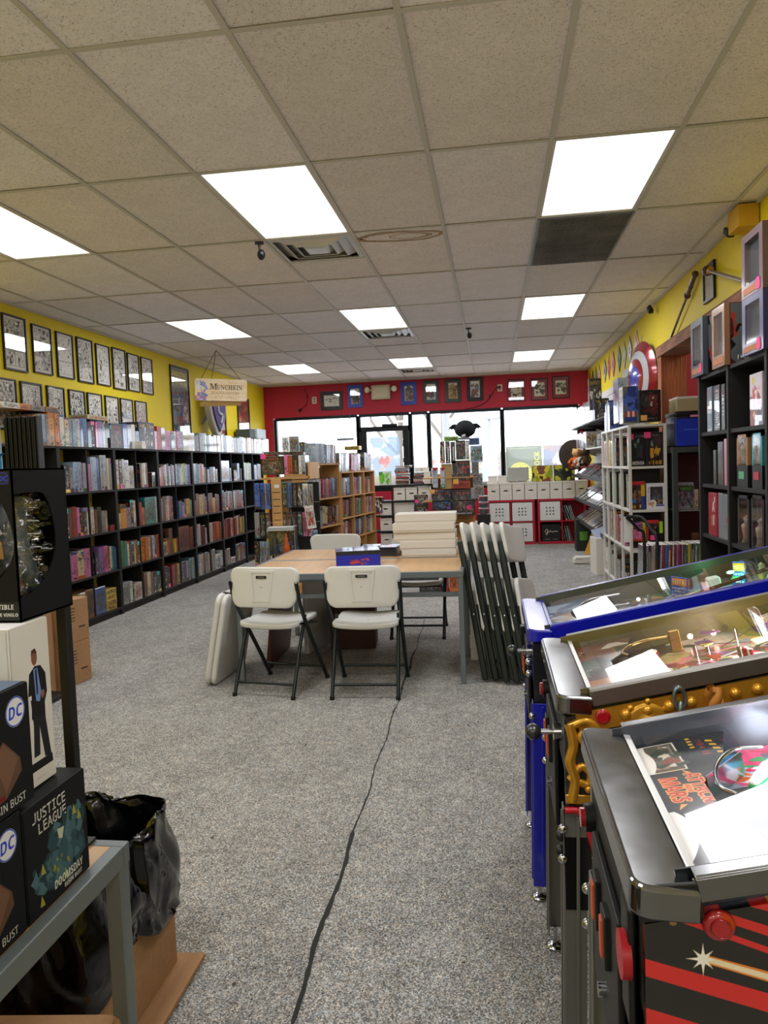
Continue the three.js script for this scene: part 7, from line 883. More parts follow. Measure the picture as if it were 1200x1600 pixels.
function fieldArt(seed, base, cols, n, extra) { return canvas(512, 1024, (g, w, h) => { const f = rng(seed); g.fillStyle = base; g.fillRect(0, 0, w, h); blobs(g, f, 0, 0, w, h, n, cols); blobs(g, f, 0, 0, w, h, n * 5, cols, 0.3); for (let i = 0; i < 40; i++) { g.fillStyle = cols[Math.floor(f() * cols.length)]; g.beginPath(); const x = f() * w, y = f() * h; if (f() < 0.5) g.arc(x, y, 8 + 14 * f(), 0, 7); else { g.moveTo(x, y - 22); g.lineTo(x + 12, y + 14); g.lineTo(x - 12, y + 14); } g.fill(); g.strokeStyle = '#f0eee4'; g.lineWidth = 2.5; g.stroke(); } for (let i = 0; i < 18; i++) { g.strokeStyle = cols[Math.floor(f() * cols.length)]; g.lineWidth = 5 + 9 * f(); g.beginPath(); g.moveTo(f() * w, f() * h); g.bezierCurveTo(f() * w, f() * h, f() * w, f() * h, f() * w, f() * h); g.stroke(); } if (extra) extra(g, f, w, h); }); }
// posts, rubbers, bumpers, wire ramps that all three fields share in their own colours
function furnish(add, ax, f, pal, a0 = 0.26, count = 26) {
  for (let i = 0; i < count; i++) { const a = rr(a0, 1.02, f), z = rr(-0.23, 0.2, f), c = pal[Math.floor(f() * pal.length)], k = f(); if (k < 0.4) add('post', cyl(0.006, 0.03, 8), M.chrome, [ax(a), 0.022, z]); else if (k < 0.65) add('target', rbox(0.008, 0.03, 0.028, 0.002), mat(c, 0.3), [ax(a), 0.024, z], [0, rr(-0.6, 0.6, f), 0]); else { const q = [[0, 0]]; const m = 5; const pts = []; for (let j = 0; j < m; j++) { const an = j / m * 6.283 + f(), R = rr(0.012, 0.034, f); pts.push([Math.cos(an) * R, Math.sin(an) * R]); } add('plastic', new THREE.ExtrudeGeometry(shapeOf(pts), { depth: 0.003, bevelEnabled: false }).rotateX(-Math.PI / 2), mat(c, 0.2, { clearcoat: 1 }), [ax(a), 0.036, z]); } }
  for (let i = 0; i < 3; i++) { const p = [ax(0.72 + 0.09 * (i % 2)), 0.012, -0.1 + 0.1 * i]; add('pop_bumper', cyl(0.03, 0.034, 18, 0.022), M.white, p); add('bumper_cap', cyl(0.036, 0.01, 20, 0.03), mat(pal[i % pal.length], 0.25), [p[0], 0.036, p[2]]); }
}
// --- the machine closest to the camera: black sides with red bands
{
  const side = canvas(2048, 1102, (g) => {
    const X = (x) => x / 1.3 * 2048, Y = (y) => 1102 - (y - 0.5) / 0.7 * 1102, poly = (c, ...p) => { g.fillStyle = c; g.beginPath(); p.forEach(([x, y]) => g.lineTo(X(x), Y(y))); g.fill(); };
    g.fillStyle = '#0b0b0c'; g.fillRect(0, 0, 2048, 1102);
    poly('#d6201c', [0, 0.852], [1.3, 0.53], [1.3, 0.49], [0, 0.83]); poly('#d6201c', [0, 0.921], [1.3, 0.49], [1.3, 0.47], [0, 0.914]); poly('#d6201c', [0.012, 0.938], [1.3, 0.56], [1.3, 0.53], [0.0, 0.931]);
    poly('#d6201c', [0.05, 0.945], [1.3, 0.72], [1.3, 0.62], [0.07, 0.936]); poly('#f0c020', [0.066, 0.946], [0.09, 0.945], [1.3, 0.7], [1.3, 0.65]);
    poly('#d6201c', [0, 0.79], [1.3, 0.45], [1.3, 0.4], [0, 0.76]); poly('#e05a1c', [0.4, 0.66], [1.3, 0.86], [1.3, 0.98]);
    poly('#e8842a', [0.07, 0.861], [0.5, 0.76], [0.5, 0.735], [0.07, 0.85]); poly('#f6ead0', [0.07, 0.859], [0.4, 0.775], [0.4, 0.765], [0.07, 0.852]);
    const star = (cx, cy, R, r, n, c) => { g.fillStyle = c; g.beginPath(); for (let i = 0; i < n * 2; i++) { const a = i / n * Math.PI - Math.PI / 2, q = (i % 2 ? r : R * (i % 4 ? 0.8 : 1)); g.lineTo(X(cx) + Math.cos(a) * q, Y(cy) + Math.sin(a) * q); } g.fill(); };
    star(0.067, 0.855, 34, 9, 8, '#f4efe2'); star(0.067, 0.855, 22, 10, 8, '#ffffff');
    g.fillStyle = '#8a6a34'; g.beginPath(); g.ellipse(X(0.033), Y(0.898), 7, 5, 0, 0, 7); g.fill();
  });
  const apron = canvas(1024, 400, (g, w, h) => {
    g.fillStyle = '#17191a'; g.fillRect(0, 0, w, h); const f = rng(51);
    // two instruction cards
    g.fillStyle = '#e4e0d4'; g.fillRect(20, 190, 250, 150); g.fillStyle = '#5c5444'; g.fillRect(26, 196, 238, 100); blobs(g, f, 40, 200, 200, 90, 24, ['#b08a70', '#d8d0c0', '#3f4a3a', '#8a4a34', '#6a6a58', '#c8a890']); g.fillStyle = '#d8a83c'; g.fillRect(262, 200, 4, 130); g.fillStyle = '#f0ece2'; g.beginPath(); g.moveTo(22, 320); g.quadraticCurveTo(150, 250, 268, 300); g.lineTo(268, 340); g.lineTo(22, 340); g.fill(); glyphs(g, f, 40, 206, 90, 8, false, '#c8c0b0');
    g.fillStyle = '#101112'; g.fillRect(560, 170, 320, 190); g.fillStyle = '#a87c44'; g.beginPath(); g.moveTo(560, 180); g.lineTo(860, 176); g.lineTo(800, 120); g.lineTo(640, 130); g.fill(); blobs(g, f, 600, 130, 200, 60, 10, ['#6a4a2c', '#3a2c20', '#c89a5c']); g.fillStyle = '#e8e6e0'; g.beginPath(); g.moveTo(560, 300); g.quadraticCurveTo(700, 220, 880, 330); g.lineTo(880, 360); g.lineTo(720, 330); g.lineTo(560, 350); g.fill(); for (let k = 0; k < 5; k++) glyphs(g, f, 590, 195 + k * 12, 180 + 60 * f(), 8, false, '#d0ccc0'); for (let k = 0; k < 4; k++) glyphs(g, f, 620, 335 + k * 9, 150, 6, false, '#404040');
    // logo lettering
    g.save(); g.translate(415, 225); const word = (s, y, sz) => { g.font = `bold ${sz}px sans-serif`; g.textAlign = 'center'; g.lineWidth = 9; g.strokeStyle = '#e8a04a'; g.lineJoin = 'round'; g.strokeText(s, 0, y); g.fillStyle = '#c8281e'; g.fillText(s, 0, y); }; g.transform(1, -0.05, -0.12, 1, 0, 0); word('ATTACK', -18, 62); word('MARS', 66, 72); word('FROM', 6, 22); g.fillStyle = '#e8a04a'; g.beginPath(); g.moveTo(-150, -18); g.lineTo(-115, -44); g.lineTo(-112, -26); g.fill(); g.beginPath(); g.moveTo(150, 66); g.lineTo(112, 30); g.lineTo(110, 52); g.fill(); g.restore();
    g.fillStyle = '#1e1f20'; g.fillRect(884, 0, 4, h);
    // hazard stripes and red lettering plate
    for (let i = 0; i < 13; i++) { g.fillStyle = i % 2 ? '#17191a' : '#e0b022'; g.save(); g.translate(60 + i * 19, 60 - i * 2.2); g.transform(1, 0, -0.5, 1, 0, 0); g.fillRect(0, 0, 19, 22); g.restore(); } for (let i = 0; i < 7; i++) { g.fillStyle = i % 2 ? '#17191a' : '#e0b022'; g.fillRect(8 + i * 14, 128, 14, 16); } glyphs(g, f, 40, 88, 150, 30, false, '#a82e34'); glyphs(g, f, 60, 10, 160, 26, false, '#a82e34');
    g.fillStyle = '#8a3c34'; g.beginPath(); g.ellipse(540, 190, 20, 12, 0.4, 0, 7); g.fill();
  });
  const art = fieldArt(61, '#3d2b4a', ['#d8284c', '#e8487c', '#e86a2c', '#2a2f3c', '#e4e2e8', '#b8c4d8', '#2f9c54', '#38a0b8', '#7a2c50', '#5a5f6c'], 60, (g, f, w, h) => { g.fillStyle = '#8e97a3'; g.beginPath(); g.moveTo(140, 1024); g.lineTo(120, 880); g.lineTo(260, 800); g.lineTo(380, 880); g.lineTo(380, 1024); g.fill(); g.strokeStyle = '#d43c6c'; g.lineWidth = 16; g.beginPath(); g.moveTo(30, 900); g.lineTo(90, 780); g.lineTo(60, 640); g.stroke(); g.fillStyle = '#2e86c0'; g.fillRect(14, 840, 40, 70); });
  pinball({ label: 'pinball machine with black sides and red stripes and a white star burst', x: 0.165, z: -1.2, w: 0.535, h: 0.94, plunger: false, body: M.blackWood, side: printMat(side, { roughness: 0.25 }), front: M.blackWood, lock: steel, lip: mat('#e9e9e6', 0.3, { metalness: 0.6 }), rail: steel, leg: mat('#84847e', 0.34, { metalness: 0.4 }), button: mat('#a5141c', 0.25, { clearcoat: 0.8 }), art: printMat(art), apron: printMat(apron, { roughness: 0.35 }), inner: mat('#3a3d42', 0.2, { metalness: 0.6 }),
    toys(pf, ax, add) {
      flippers(add, ax, mat('#e9e6da', 0.4), mat('#1c8a44', 0.5), 0.215);
      add('trough_wall', bar([ax(0.110), 0.03, -0.07], [ax(0.185), 0.03, -0.14], 0.002, 0.04), M.chrome); add('trough_wall', bar([ax(0.115), 0.03, 0.04], [ax(0.185), 0.03, 0.12], 0.002, 0.04), M.chrome);
      add('trough_plate', box(0.09, 0.002, 0.15), mat('#8f959c', 0.25, { metalness: 0.8 }), [ax(0.155), 0.009, -0.02]);
      add('wire_guide', tube([[ax(0.225), 0.045, -0.155], [ax(0.175), 0.05, -0.15], [ax(0.135), 0.05, -0.10], [ax(0.120), 0.05, -0.03], [ax(0.135), 0.05, 0.01]], 0.0035, 8, 40), M.chrome);
      add('wire_guide', tube([[ax(0.225), 0.045, 0.155], [ax(0.185), 0.05, 0.15], [ax(0.155), 0.05, 0.11]], 0.0035, 8, 24), M.chrome);
      for (const s of [-1, 1]) { add('slingshot', new THREE.ExtrudeGeometry(shapeOf([[0, 0], [0.12, 0.01 * s], [0.03, -0.055 * s]]), { depth: 0.004, bevelEnabled: false }).rotateX(-Math.PI / 2), mat('#d02a3e', 0.2, { clearcoat: 1 }), [ax(0.26), 0.038, s * 0.13]); add('sling_trim', new THREE.ExtrudeGeometry(shapeOf([[0.02, 0], [0.09, 0.005 * s], [0.035, -0.035 * s]]), { depth: 0.003, bevelEnabled: false }).rotateX(-Math.PI / 2), mat('#f08a3c', 0.2, { clearcoat: 1 }), [ax(0.265), 0.0425, s * 0.128]); }
      furnish(add, ax, rng(62), ['#d8284c', '#e86a2c', '#e0e4ea', '#2f9c54', '#38a0b8'], 0.36, 30);
      for (const [a, z] of [[0.25, -0.07], [0.33, -0.17], [0.3, 0.05], [0.42, 0.1], [0.5, -0.1]]) add('insert_lamp', ball(0.007, 10, 6), glow('#f4f6ff', 2.2), [ax(a), 0.018, z]);
      add('green_ramp', tube([[ax(0.3), 0.05, -0.2], [ax(0.42), 0.055, -0.17], [ax(0.6), 0.06, -0.2], [ax(0.8), 0.06, -0.12]], 0.009, 8, 40), mat('#5ec23c', 0.25, { clearcoat: 1 }));
    }, extra(t, y, W) {
      const pl = new THREE.PointLight('#eef2ff', 0.4); pl.position.set(0.165 + 0.36, 0.94 + 0.36 * SL - 0.03, -1.2); pl.shadow.radius = 2; pl.castShadow = true; pl.name = 'playfield_lamp_light'; scene.add(pl);
      const sk = part(t, 'corner_wrap', new RoundedBoxGeometry(0.075, 0.045, 0.006, 2, 0.003), M.blackPlastic, [0.028, 0.928, W / 2 + 0.006], [0, 0, ANG * 0.6]);
      part(t, 'side_bezel', rbox(0.012, 0.16, 0.06, 0.006), M.blackPlastic, [-0.008, 0.81, 0.2]); part(t, 'launch_button', cyl(0.03, 0.012, 22).clone().rotateZ(Math.PI / 2), M.red, [-0.016, 0.82, 0.21]);
    } });
}
// --- the middle machine: gold straps, chain and rope on a dark hide
{
  const f0 = rng(66), fur = tileNoise(160, 67), side = data(512, (x, y) => { const k = fur(x / 512, y / 128 % 1); const v = k > 0.72 ? 70 : 16 + 16 * k; return [v, v, v * 0.96]; }, true);
  const sideM = new THREE.MeshPhysicalMaterial({ map: rep(side, 5, 3), bumpMap: rep(data(256, (x, y) => 255 * fur(x / 256, y / 64 % 1)), 5, 3), bumpScale: 0.004, roughness: 0.35, clearcoat: 0.6, clearcoatRoughness: 0.2 });
  const apron = canvas(1024, 400, (g, w, h) => { const f = rng(52); g.fillStyle = '#2e211c'; g.fillRect(0, 0, w, h); blobs(g, f, 0, 60, 340, 340, 30, ['#7c4a38', '#c8a48a', '#4a2a20', '#8a6a50', '#e4d8c8', '#3a201a']); g.fillStyle = '#30403c'; g.fillRect(330, 150, 260, 250); blobs(g, f, 340, 160, 240, 220, 12, ['#48605a', '#6a8078', '#253430']); glyphs(g, f, 380, 230, 160, 90, false, '#8a9484'); g.fillStyle = '#c07a34'; g.fillRect(680, 180, 190, 200); g.fillStyle = '#8e5a28'; for (let k = 0; k < 6; k++) g.fillRect(690, 196 + k * 30, 170, 3); for (let k = 0; k < 6; k++) glyphs(g, f, 700, 206 + k * 28, 150, 10, false, '#6a4420'); g.fillStyle = '#5a2a34'; g.fillRect(610, 190, 60, 180); g.fillRect(880, 190, 60, 180); g.fillStyle = '#8a7230'; g.fillRect(120, 20, 420, 110); g.fillStyle = '#2c2a1c'; g.fillRect(140, 34, 170, 82); g.fillRect(330, 34, 190, 82); glyphs(g, f, 150, 50, 150, 50, false, '#a89a50'); glyphs(g, f, 340, 50, 160, 50, false, '#a89a50'); });
  const art = fieldArt(71, '#4a3e2a', ['#8c2430', '#c8b070', '#6a5a34', '#2c3a3c', '#d8d0c0', '#7c8a4a', '#5a3a70', '#d0708a', '#9aa4a8', '#3a2a20'], 70);
  pinball({ label: 'pinball machine with gold straps, rivets, chain and rope on its dark side, in the middle', x: 0.14, z: -2.015, h: 0.925, body: M.blackWood, side: sideM, front: M.blackWood, lock: steel, lip: mat('#e9e9e6', 0.3, { metalness: 0.6 }), rail: mat('#8f8b85', 0.38, { metalness: 0.9 }), railH: 0.036, leg: mat('#74746e', 0.32, { metalness: 0.45 }), button: mat('#b01420', 0.25, { clearcoat: 0.8 }), art: printMat(art), apron: printMat(apron, { roughness: 0.3 }), inner: mat('#5a5220', 0.4),
    toys(pf, ax, add) {
      flippers(add, ax, mat('#e9e0c8', 0.4), mat('#8a1a1c', 0.5), 0.215);
      const brass = mat('#a98a4a', 0.25, { metalness: 0.9 });
      add('wire_guide', tube([[ax(0.3), 0.05, -0.16], [ax(0.22), 0.055, -0.155], [ax(0.165), 0.055, -0.13], [ax(0.14), 0.055, -0.08], [ax(0.15), 0.055, -0.04]], 0.005, 8, 40), brass);
      add('bracket', rbox(0.03, 0.06, 0.01, 0.003), brass, [ax(0.29), 0.04, -0.15]);
      furnish(add, ax, rng(72), ['#9c2230', '#c8b070', '#d8d0c8', '#8a9a9c', '#7a3a8a', '#c04a2c'], 0.3, 44);
      for (let k = 0; k < 3; k++) add('clear_ramp', tube([[ax(0.5 + 0.02 * k), 0.05, -0.14 + 0.1 * k], [ax(0.66), 0.065, -0.15 + 0.1 * k], [ax(0.82), 0.07, -0.12 + 0.09 * k], [ax(1.02), 0.07, -0.1 + 0.08 * k]], 0.012, 8, 40), new THREE.MeshPhysicalMaterial({ color: '#e8e4d0', roughness: 0.05, transmission: 0.85, thickness: 0, ior: 1.45 }));
      for (const [a, z] of [[0.36, 0.2], [0.41, 0.19], [0.62, 0.2], [0.7, 0.2]]) add('red_lid', rbox(0.06, 0.02, 0.05, 0.004), mat('#a8321c', 0.4), [ax(a + 0.3), 0.055, z]);
      for (const [a, z] of [[0.34, -0.2], [0.4, -0.19], [0.48, 0.18], [0.52, -0.02], [0.6, -0.2], [0.66, 0.1], [0.38, 0.08]]) add('insert_lamp', ball(0.008, 10, 6), glow(f0() < 0.3 ? '#ffb0a0' : '#f0f0ff', 2.4), [ax(a), 0.03, z]);
    }, extra(t, y, W) {
      const pl = new THREE.PointLight('#ffe8d0', 0.18); pl.position.set(0.14 + 0.5, 0.925 + 0.5 * SL - 0.028, -2.0); pl.shadow.radius = 2; pl.castShadow = true; pl.name = 'playfield_lamp_light'; scene.add(pl);
      const zs = W / 2, gold = M.gold, slope = (x, dy) => y(x) + dy;
      const strap = part(t, 'gold_strap', bar([0.03, slope(0.03, -0.062), zs + 0.003], [1.15, slope(1.15, -0.062), zs + 0.003], 0.006, 0.046), gold);
      for (let i = 0; i < 22; i++) { const x = 0.135 + i * 0.046; part(t, 'rivet', new THREE.SphereGeometry(0.0125, 14, 8, 0, 7, 0, Math.PI / 2).rotateX(Math.PI / 2), gold, [x, slope(x, -0.062), zs + 0.006]); }
      const boss = part(t, 'gold_boss', new THREE.LatheGeometry([[0, 0.022], [0.012, 0.02], [0.018, 0.012], [0.026, 0.014], [0.032, 0.008], [0.042, 0.012], [0.05, 0.004], [0.053, 0]].map((p) => new THREE.Vector2(...p)), 28).rotateX(Math.PI / 2), gold, [0.182, 0.868, zs + 0.001]);
      for (let k = 0; k < 8; k++) part(boss, 'boss_stud', ball(0.008, 10, 6), gold, [Math.cos(k * 0.785) * 0.053, Math.sin(k * 0.785) * 0.053, 0.004]);
      const link = (x, yy, r) => part(t, 'chain_link', new THREE.TorusGeometry(0.017, 0.0052, 8, 16).scale(0.75, 1.35, 1), mat('#7f8a8c', 0.35, { metalness: 0.8 }), [x, yy, zs + 0.012], [0, r, 0.1]);
      [0, 1, 2, 3, 4, 5].forEach((k) => link(0.248 + 0.002 * k, slope(0.26, -0.05) - k * 0.032, k % 2 ? 1.3 : 0.1));
      const rope = []; for (let s = 0; s < 3; s++) { const pts = []; for (let i = 0; i <= 22; i++) { const u = i / 22, a = u * 14 + s * 2.094; pts.push([0.315 + 0.04 * u + Math.cos(a) * 0.009, slope(0.33, -0.04) - 0.22 * u, zs + 0.016 + Math.sin(a) * 0.009]); } rope.push(tube(pts, 0.0108, 7, 60)); }
      part(t, 'rope', merge(rope), mat('#b8782c', 0.7));
      // scrolled corner of gilded ornament, and the red edged leg guard
      const sc = tube([[0.01, 0.86, 0], [0.05, 0.875, 0], [0.075, 0.85, 0], [0.06, 0.825, 0], [0.035, 0.835, 0], [0.045, 0.852, 0]], 0.01, 8, 40), sc2 = tube([[0.01, 0.74, 0], [0.035, 0.77, 0], [0.055, 0.755, 0], [0.05, 0.73, 0], [0.03, 0.735, 0]], 0.009, 8, 36), sc3 = tube([[0.012, 0.87, 0], [0.02, 0.82, 0], [0.012, 0.78, 0], [0.022, 0.74, 0], [0.014, 0.69, 0]], 0.012, 8, 36);
      part(t, 'gold_scroll', merge([sc, sc2, sc3]).translate(0, 0, zs + 0.004), gold);
      part(t, 'gold_band', rbox(0.1, 0.022, 0.008, 0.003), gold, [0.05, 0.695, zs + 0.004]); for (const x of [0.02, 0.05, 0.085]) part(t, 'rivet', ball(0.009, 10, 6), gold, [x, 0.72, zs + 0.007]);
      part(t, 'red_edge', tube([[-0.004, 0.672, zs + 0.012], [0.03, 0.668, zs + 0.012], [0.05, 0.62, zs + 0.012], [0.07, 0.54, zs + 0.012], [0.076, 0.44, zs + 0.012]], 0.008, 8, 40), M.red);
      part(t, 'leg_guard', extrude([[0, 0.672], [0.028, 0.666], [0.05, 0.62], [0.07, 0.54], [0.074, 0.44], [0, 0.44]], 0.006, 0.001).translate(-0.006, 0, zs + 0.004), mat('#2c2c2b', 0.15, { metalness: 0.8 }));
      part(t, 'gold_plate', extrude([[0.03, 0.665], [0.06, 0.65], [0.085, 0.6], [0.09, 0.54], [0.075, 0.54], [0.052, 0.62]], 0.008, 0.002).translate(0, 0, zs + 0.002), gold);
      for (const yy of [0.6, 0.565]) part(t, 'knob', ball(0.013, 14, 10), M.blackPlastic, [-0.012, yy, zs - 0.015]);
    } });
}
// --- the blue machine
{
  const blue = mat('#0a14a8', 0.28, { clearcoat: 0.8, clearcoatRoughness: 0.12 });
  const side = canvas(1024, 512, (g, w, h) => { const f = rng(53); g.fillStyle = '#101018'; g.fillRect(0, 0, w, h); g.fillStyle = '#d8a020'; g.beginPath(); g.moveTo(620, 150); g.lineTo(1024, 60); g.lineTo(1024, 190); g.fill(); g.fillStyle = '#c8281c'; g.beginPath(); g.moveTo(760, 130); g.lineTo(1024, 60); g.lineTo(1024, 120); g.fill(); blobs(g, f, 100, 220, 800, 260, 26, ['#1c2a8a', '#2a50b0', '#101838', '#c8701c', '#30307a']); });
  const apron = canvas(1024, 400, (g, w, h) => { const f = rng(54); g.fillStyle = '#3c5a86'; g.fillRect(0, 0, w, h); blobs(g, f, 40, 60, 360, 320, 16, ['#9ab4d0', '#6a8ab8', '#b4c8dc', '#4a6a9a']); blobs(g, f, 400, 80, 260, 300, 14, ['#b48a6a', '#d8b890', '#8a6a50', '#c8d0d8']); for (const [x, y] of [[660, 330], [700, 300], [740, 270], [860, 300]]) { g.fillStyle = '#28a8d8'; g.beginPath(); g.arc(x, y, 24, 0, 7); g.fill(); } });
  const art = fieldArt(81, '#2c3a4a', ['#2c9c5c', '#3a5ab0', '#d8dce0', '#5a6a4a', '#c8a04a', '#8a4a3a', '#24302c', '#6aa888', '#b0b4c0', '#4a3a5a'], 70);
  const st3 = canvas(512, 256, (g, w, h) => { g.fillStyle = '#0e3a34'; g.fillRect(0, 0, w, h); const f = rng(55); blobs(g, f, 0, 120, w, 130, 14, ['#1f6a50', '#2a8a66', '#123028', '#3a5a4c']); g.fillStyle = '#9fd8bc'; g.font = 'bold 64px sans-serif'; g.textAlign = 'center'; g.fillText('STATION 3', w / 2, 90, 460); });
  const sign1 = canvas(256, 256, (g) => { const f = rng(56); g.fillStyle = '#2a50a0'; g.fillRect(0, 0, 256, 256); g.fillStyle = '#d88a2c'; g.fillRect(16, 16, 224, 90); glyphs(g, f, 30, 30, 200, 60, false, '#f4d890'); for (let k = 0; k < 3; k++) glyphs(g, f, 24, 122 + k * 40, 208, 28, false, '#e8ecf4'); });
  pinball({ label: 'pinball machine with bright blue rails and lockbar, last in the line of three', x: 0.11, z: -2.795, h: 0.905, body: M.blackWood, side: printMat(side), front: mat('#0a1278', 0.35, { clearcoat: 0.5 }), lock: blue, rail: blue, railH: 0.06, leg: blue, button: mat('#1c2ad0', 0.3), art: printMat(art), apron: printMat(apron), inner: mat('#4c4f3e', 0.35, { metalness: 0.4 }),
    toys(pf, ax, add) {
      flippers(add, ax, mat('#e9e6da', 0.4), mat('#d8b020', 0.5), 0.215);
      add('wire_guide', tube([[ax(0.3), 0.05, -0.17], [ax(0.2), 0.055, -0.16], [ax(0.15), 0.055, -0.1], [ax(0.15), 0.055, -0.03], [ax(0.2), 0.055, 0.02], [ax(0.3), 0.055, 0.05]], 0.004, 8, 48), M.chrome);
      furnish(add, ax, rng(82), ['#2c9c5c', '#d8dce0', '#3a5ab0', '#c8a04a'], 0.3, 34);
      for (let k = 0; k < 2; k++) add('wire_ramp', tube([[ax(0.36), 0.05, 0.14 - 0.03 * k], [ax(0.5), 0.06, 0.16 - 0.03 * k], [ax(0.62), 0.062, 0.1 - 0.02 * k], [ax(0.8), 0.065, 0.02 - 0.03 * k]], 0.004, 8, 48), mat('#a8906a', 0.25, { metalness: 0.9 }));
      add('sign', rbox(0.006, 0.075, 0.11, 0.002), new THREE.MeshPhysicalMaterial({ map: sign1, roughness: 0.25 }), [ax(0.5), 0.045, -0.08], [0, 0.35, -0.3]);
      add('sign', rbox(0.006, 0.085, 0.06, 0.002), new THREE.MeshPhysicalMaterial({ map: sign1, roughness: 0.25 }), [ax(0.71), 0.05, -0.08], [0, 0.5, -0.25]);
      add('green_lamp', rbox(0.045, 0.04, 0.045, 0.008), glow('#0a8a48', 0.22), [ax(0.61), 0.045, -0.05]);
      const gl = new THREE.PointLight('#80ffc0', 0.025); gl.position.set(0.11 + 0.71, 0.905 + 0.71 * SL - 0.02, -2.85); gl.shadow.radius = 1.5; gl.castShadow = true; gl.name = 'green_lamp_light'; scene.add(gl);
      add('green_lamp', rbox(0.06, 0.03, 0.05, 0.01), glow('#0a8a48', 0.22), [ax(0.98), 0.05, 0.06]);
      // model station building: curved white shell with a dark green sign face
      const arch = new THREE.Shape(); arch.moveTo(-0.14, 0); arch.lineTo(0.14, 0); arch.lineTo(0.12, 0.05); arch.quadraticCurveTo(0, 0.085, -0.12, 0.05); arch.closePath();
      add('station_front', new THREE.ExtrudeGeometry(arch, { depth: 0.09, bevelEnabled: true, bevelSize: 0.004, bevelThickness: 0.004, bevelSegments: 2 }).rotateY(-Math.PI / 2), mat('#c8d4cc', 0.3), [ax(0.97), 0.006, -0.03], [0, 0.35, 0]);
      add('station_sign', new THREE.PlaneGeometry(0.2, 0.055).rotateY(-Math.PI / 2), printMat(st3), [ax(0.877), 0.034, -0.02], [0, 0.35, -0.1]);
      add('figure', new THREE.LatheGeometry([[0, 0], [0.018, 0], [0.014, 0.02], [0.02, 0.035], [0.01, 0.05], [0.012, 0.06], [0, 0.07]].map((p) => new THREE.Vector2(...p)), 12), mat('#9a9a70', 0.5), [ax(0.78), 0.01, -0.05]);
      for (const [a, z] of [[0.36, -0.15], [0.44, 0.14], [0.5, 0.08], [0.42, 0.0], [0.56, 0.15]]) add('insert_lamp', ball(0.007, 10, 6), glow('#e0f4ff', 2.2), [ax(a), 0.02, z]);
    }, extra(t, y, W) {
      part(t, 'lock_plate', rbox(0.02, 0.05, 0.05, 0.005), M.blackPlastic, [-0.016, 0.80, -0.2]);
      for (const yy of [0.79, 0.75]) part(t, 'bolt', ball(0.012, 12, 8), M.chrome, [-0.012, yy, W / 2 - 0.06]);
    } });
}

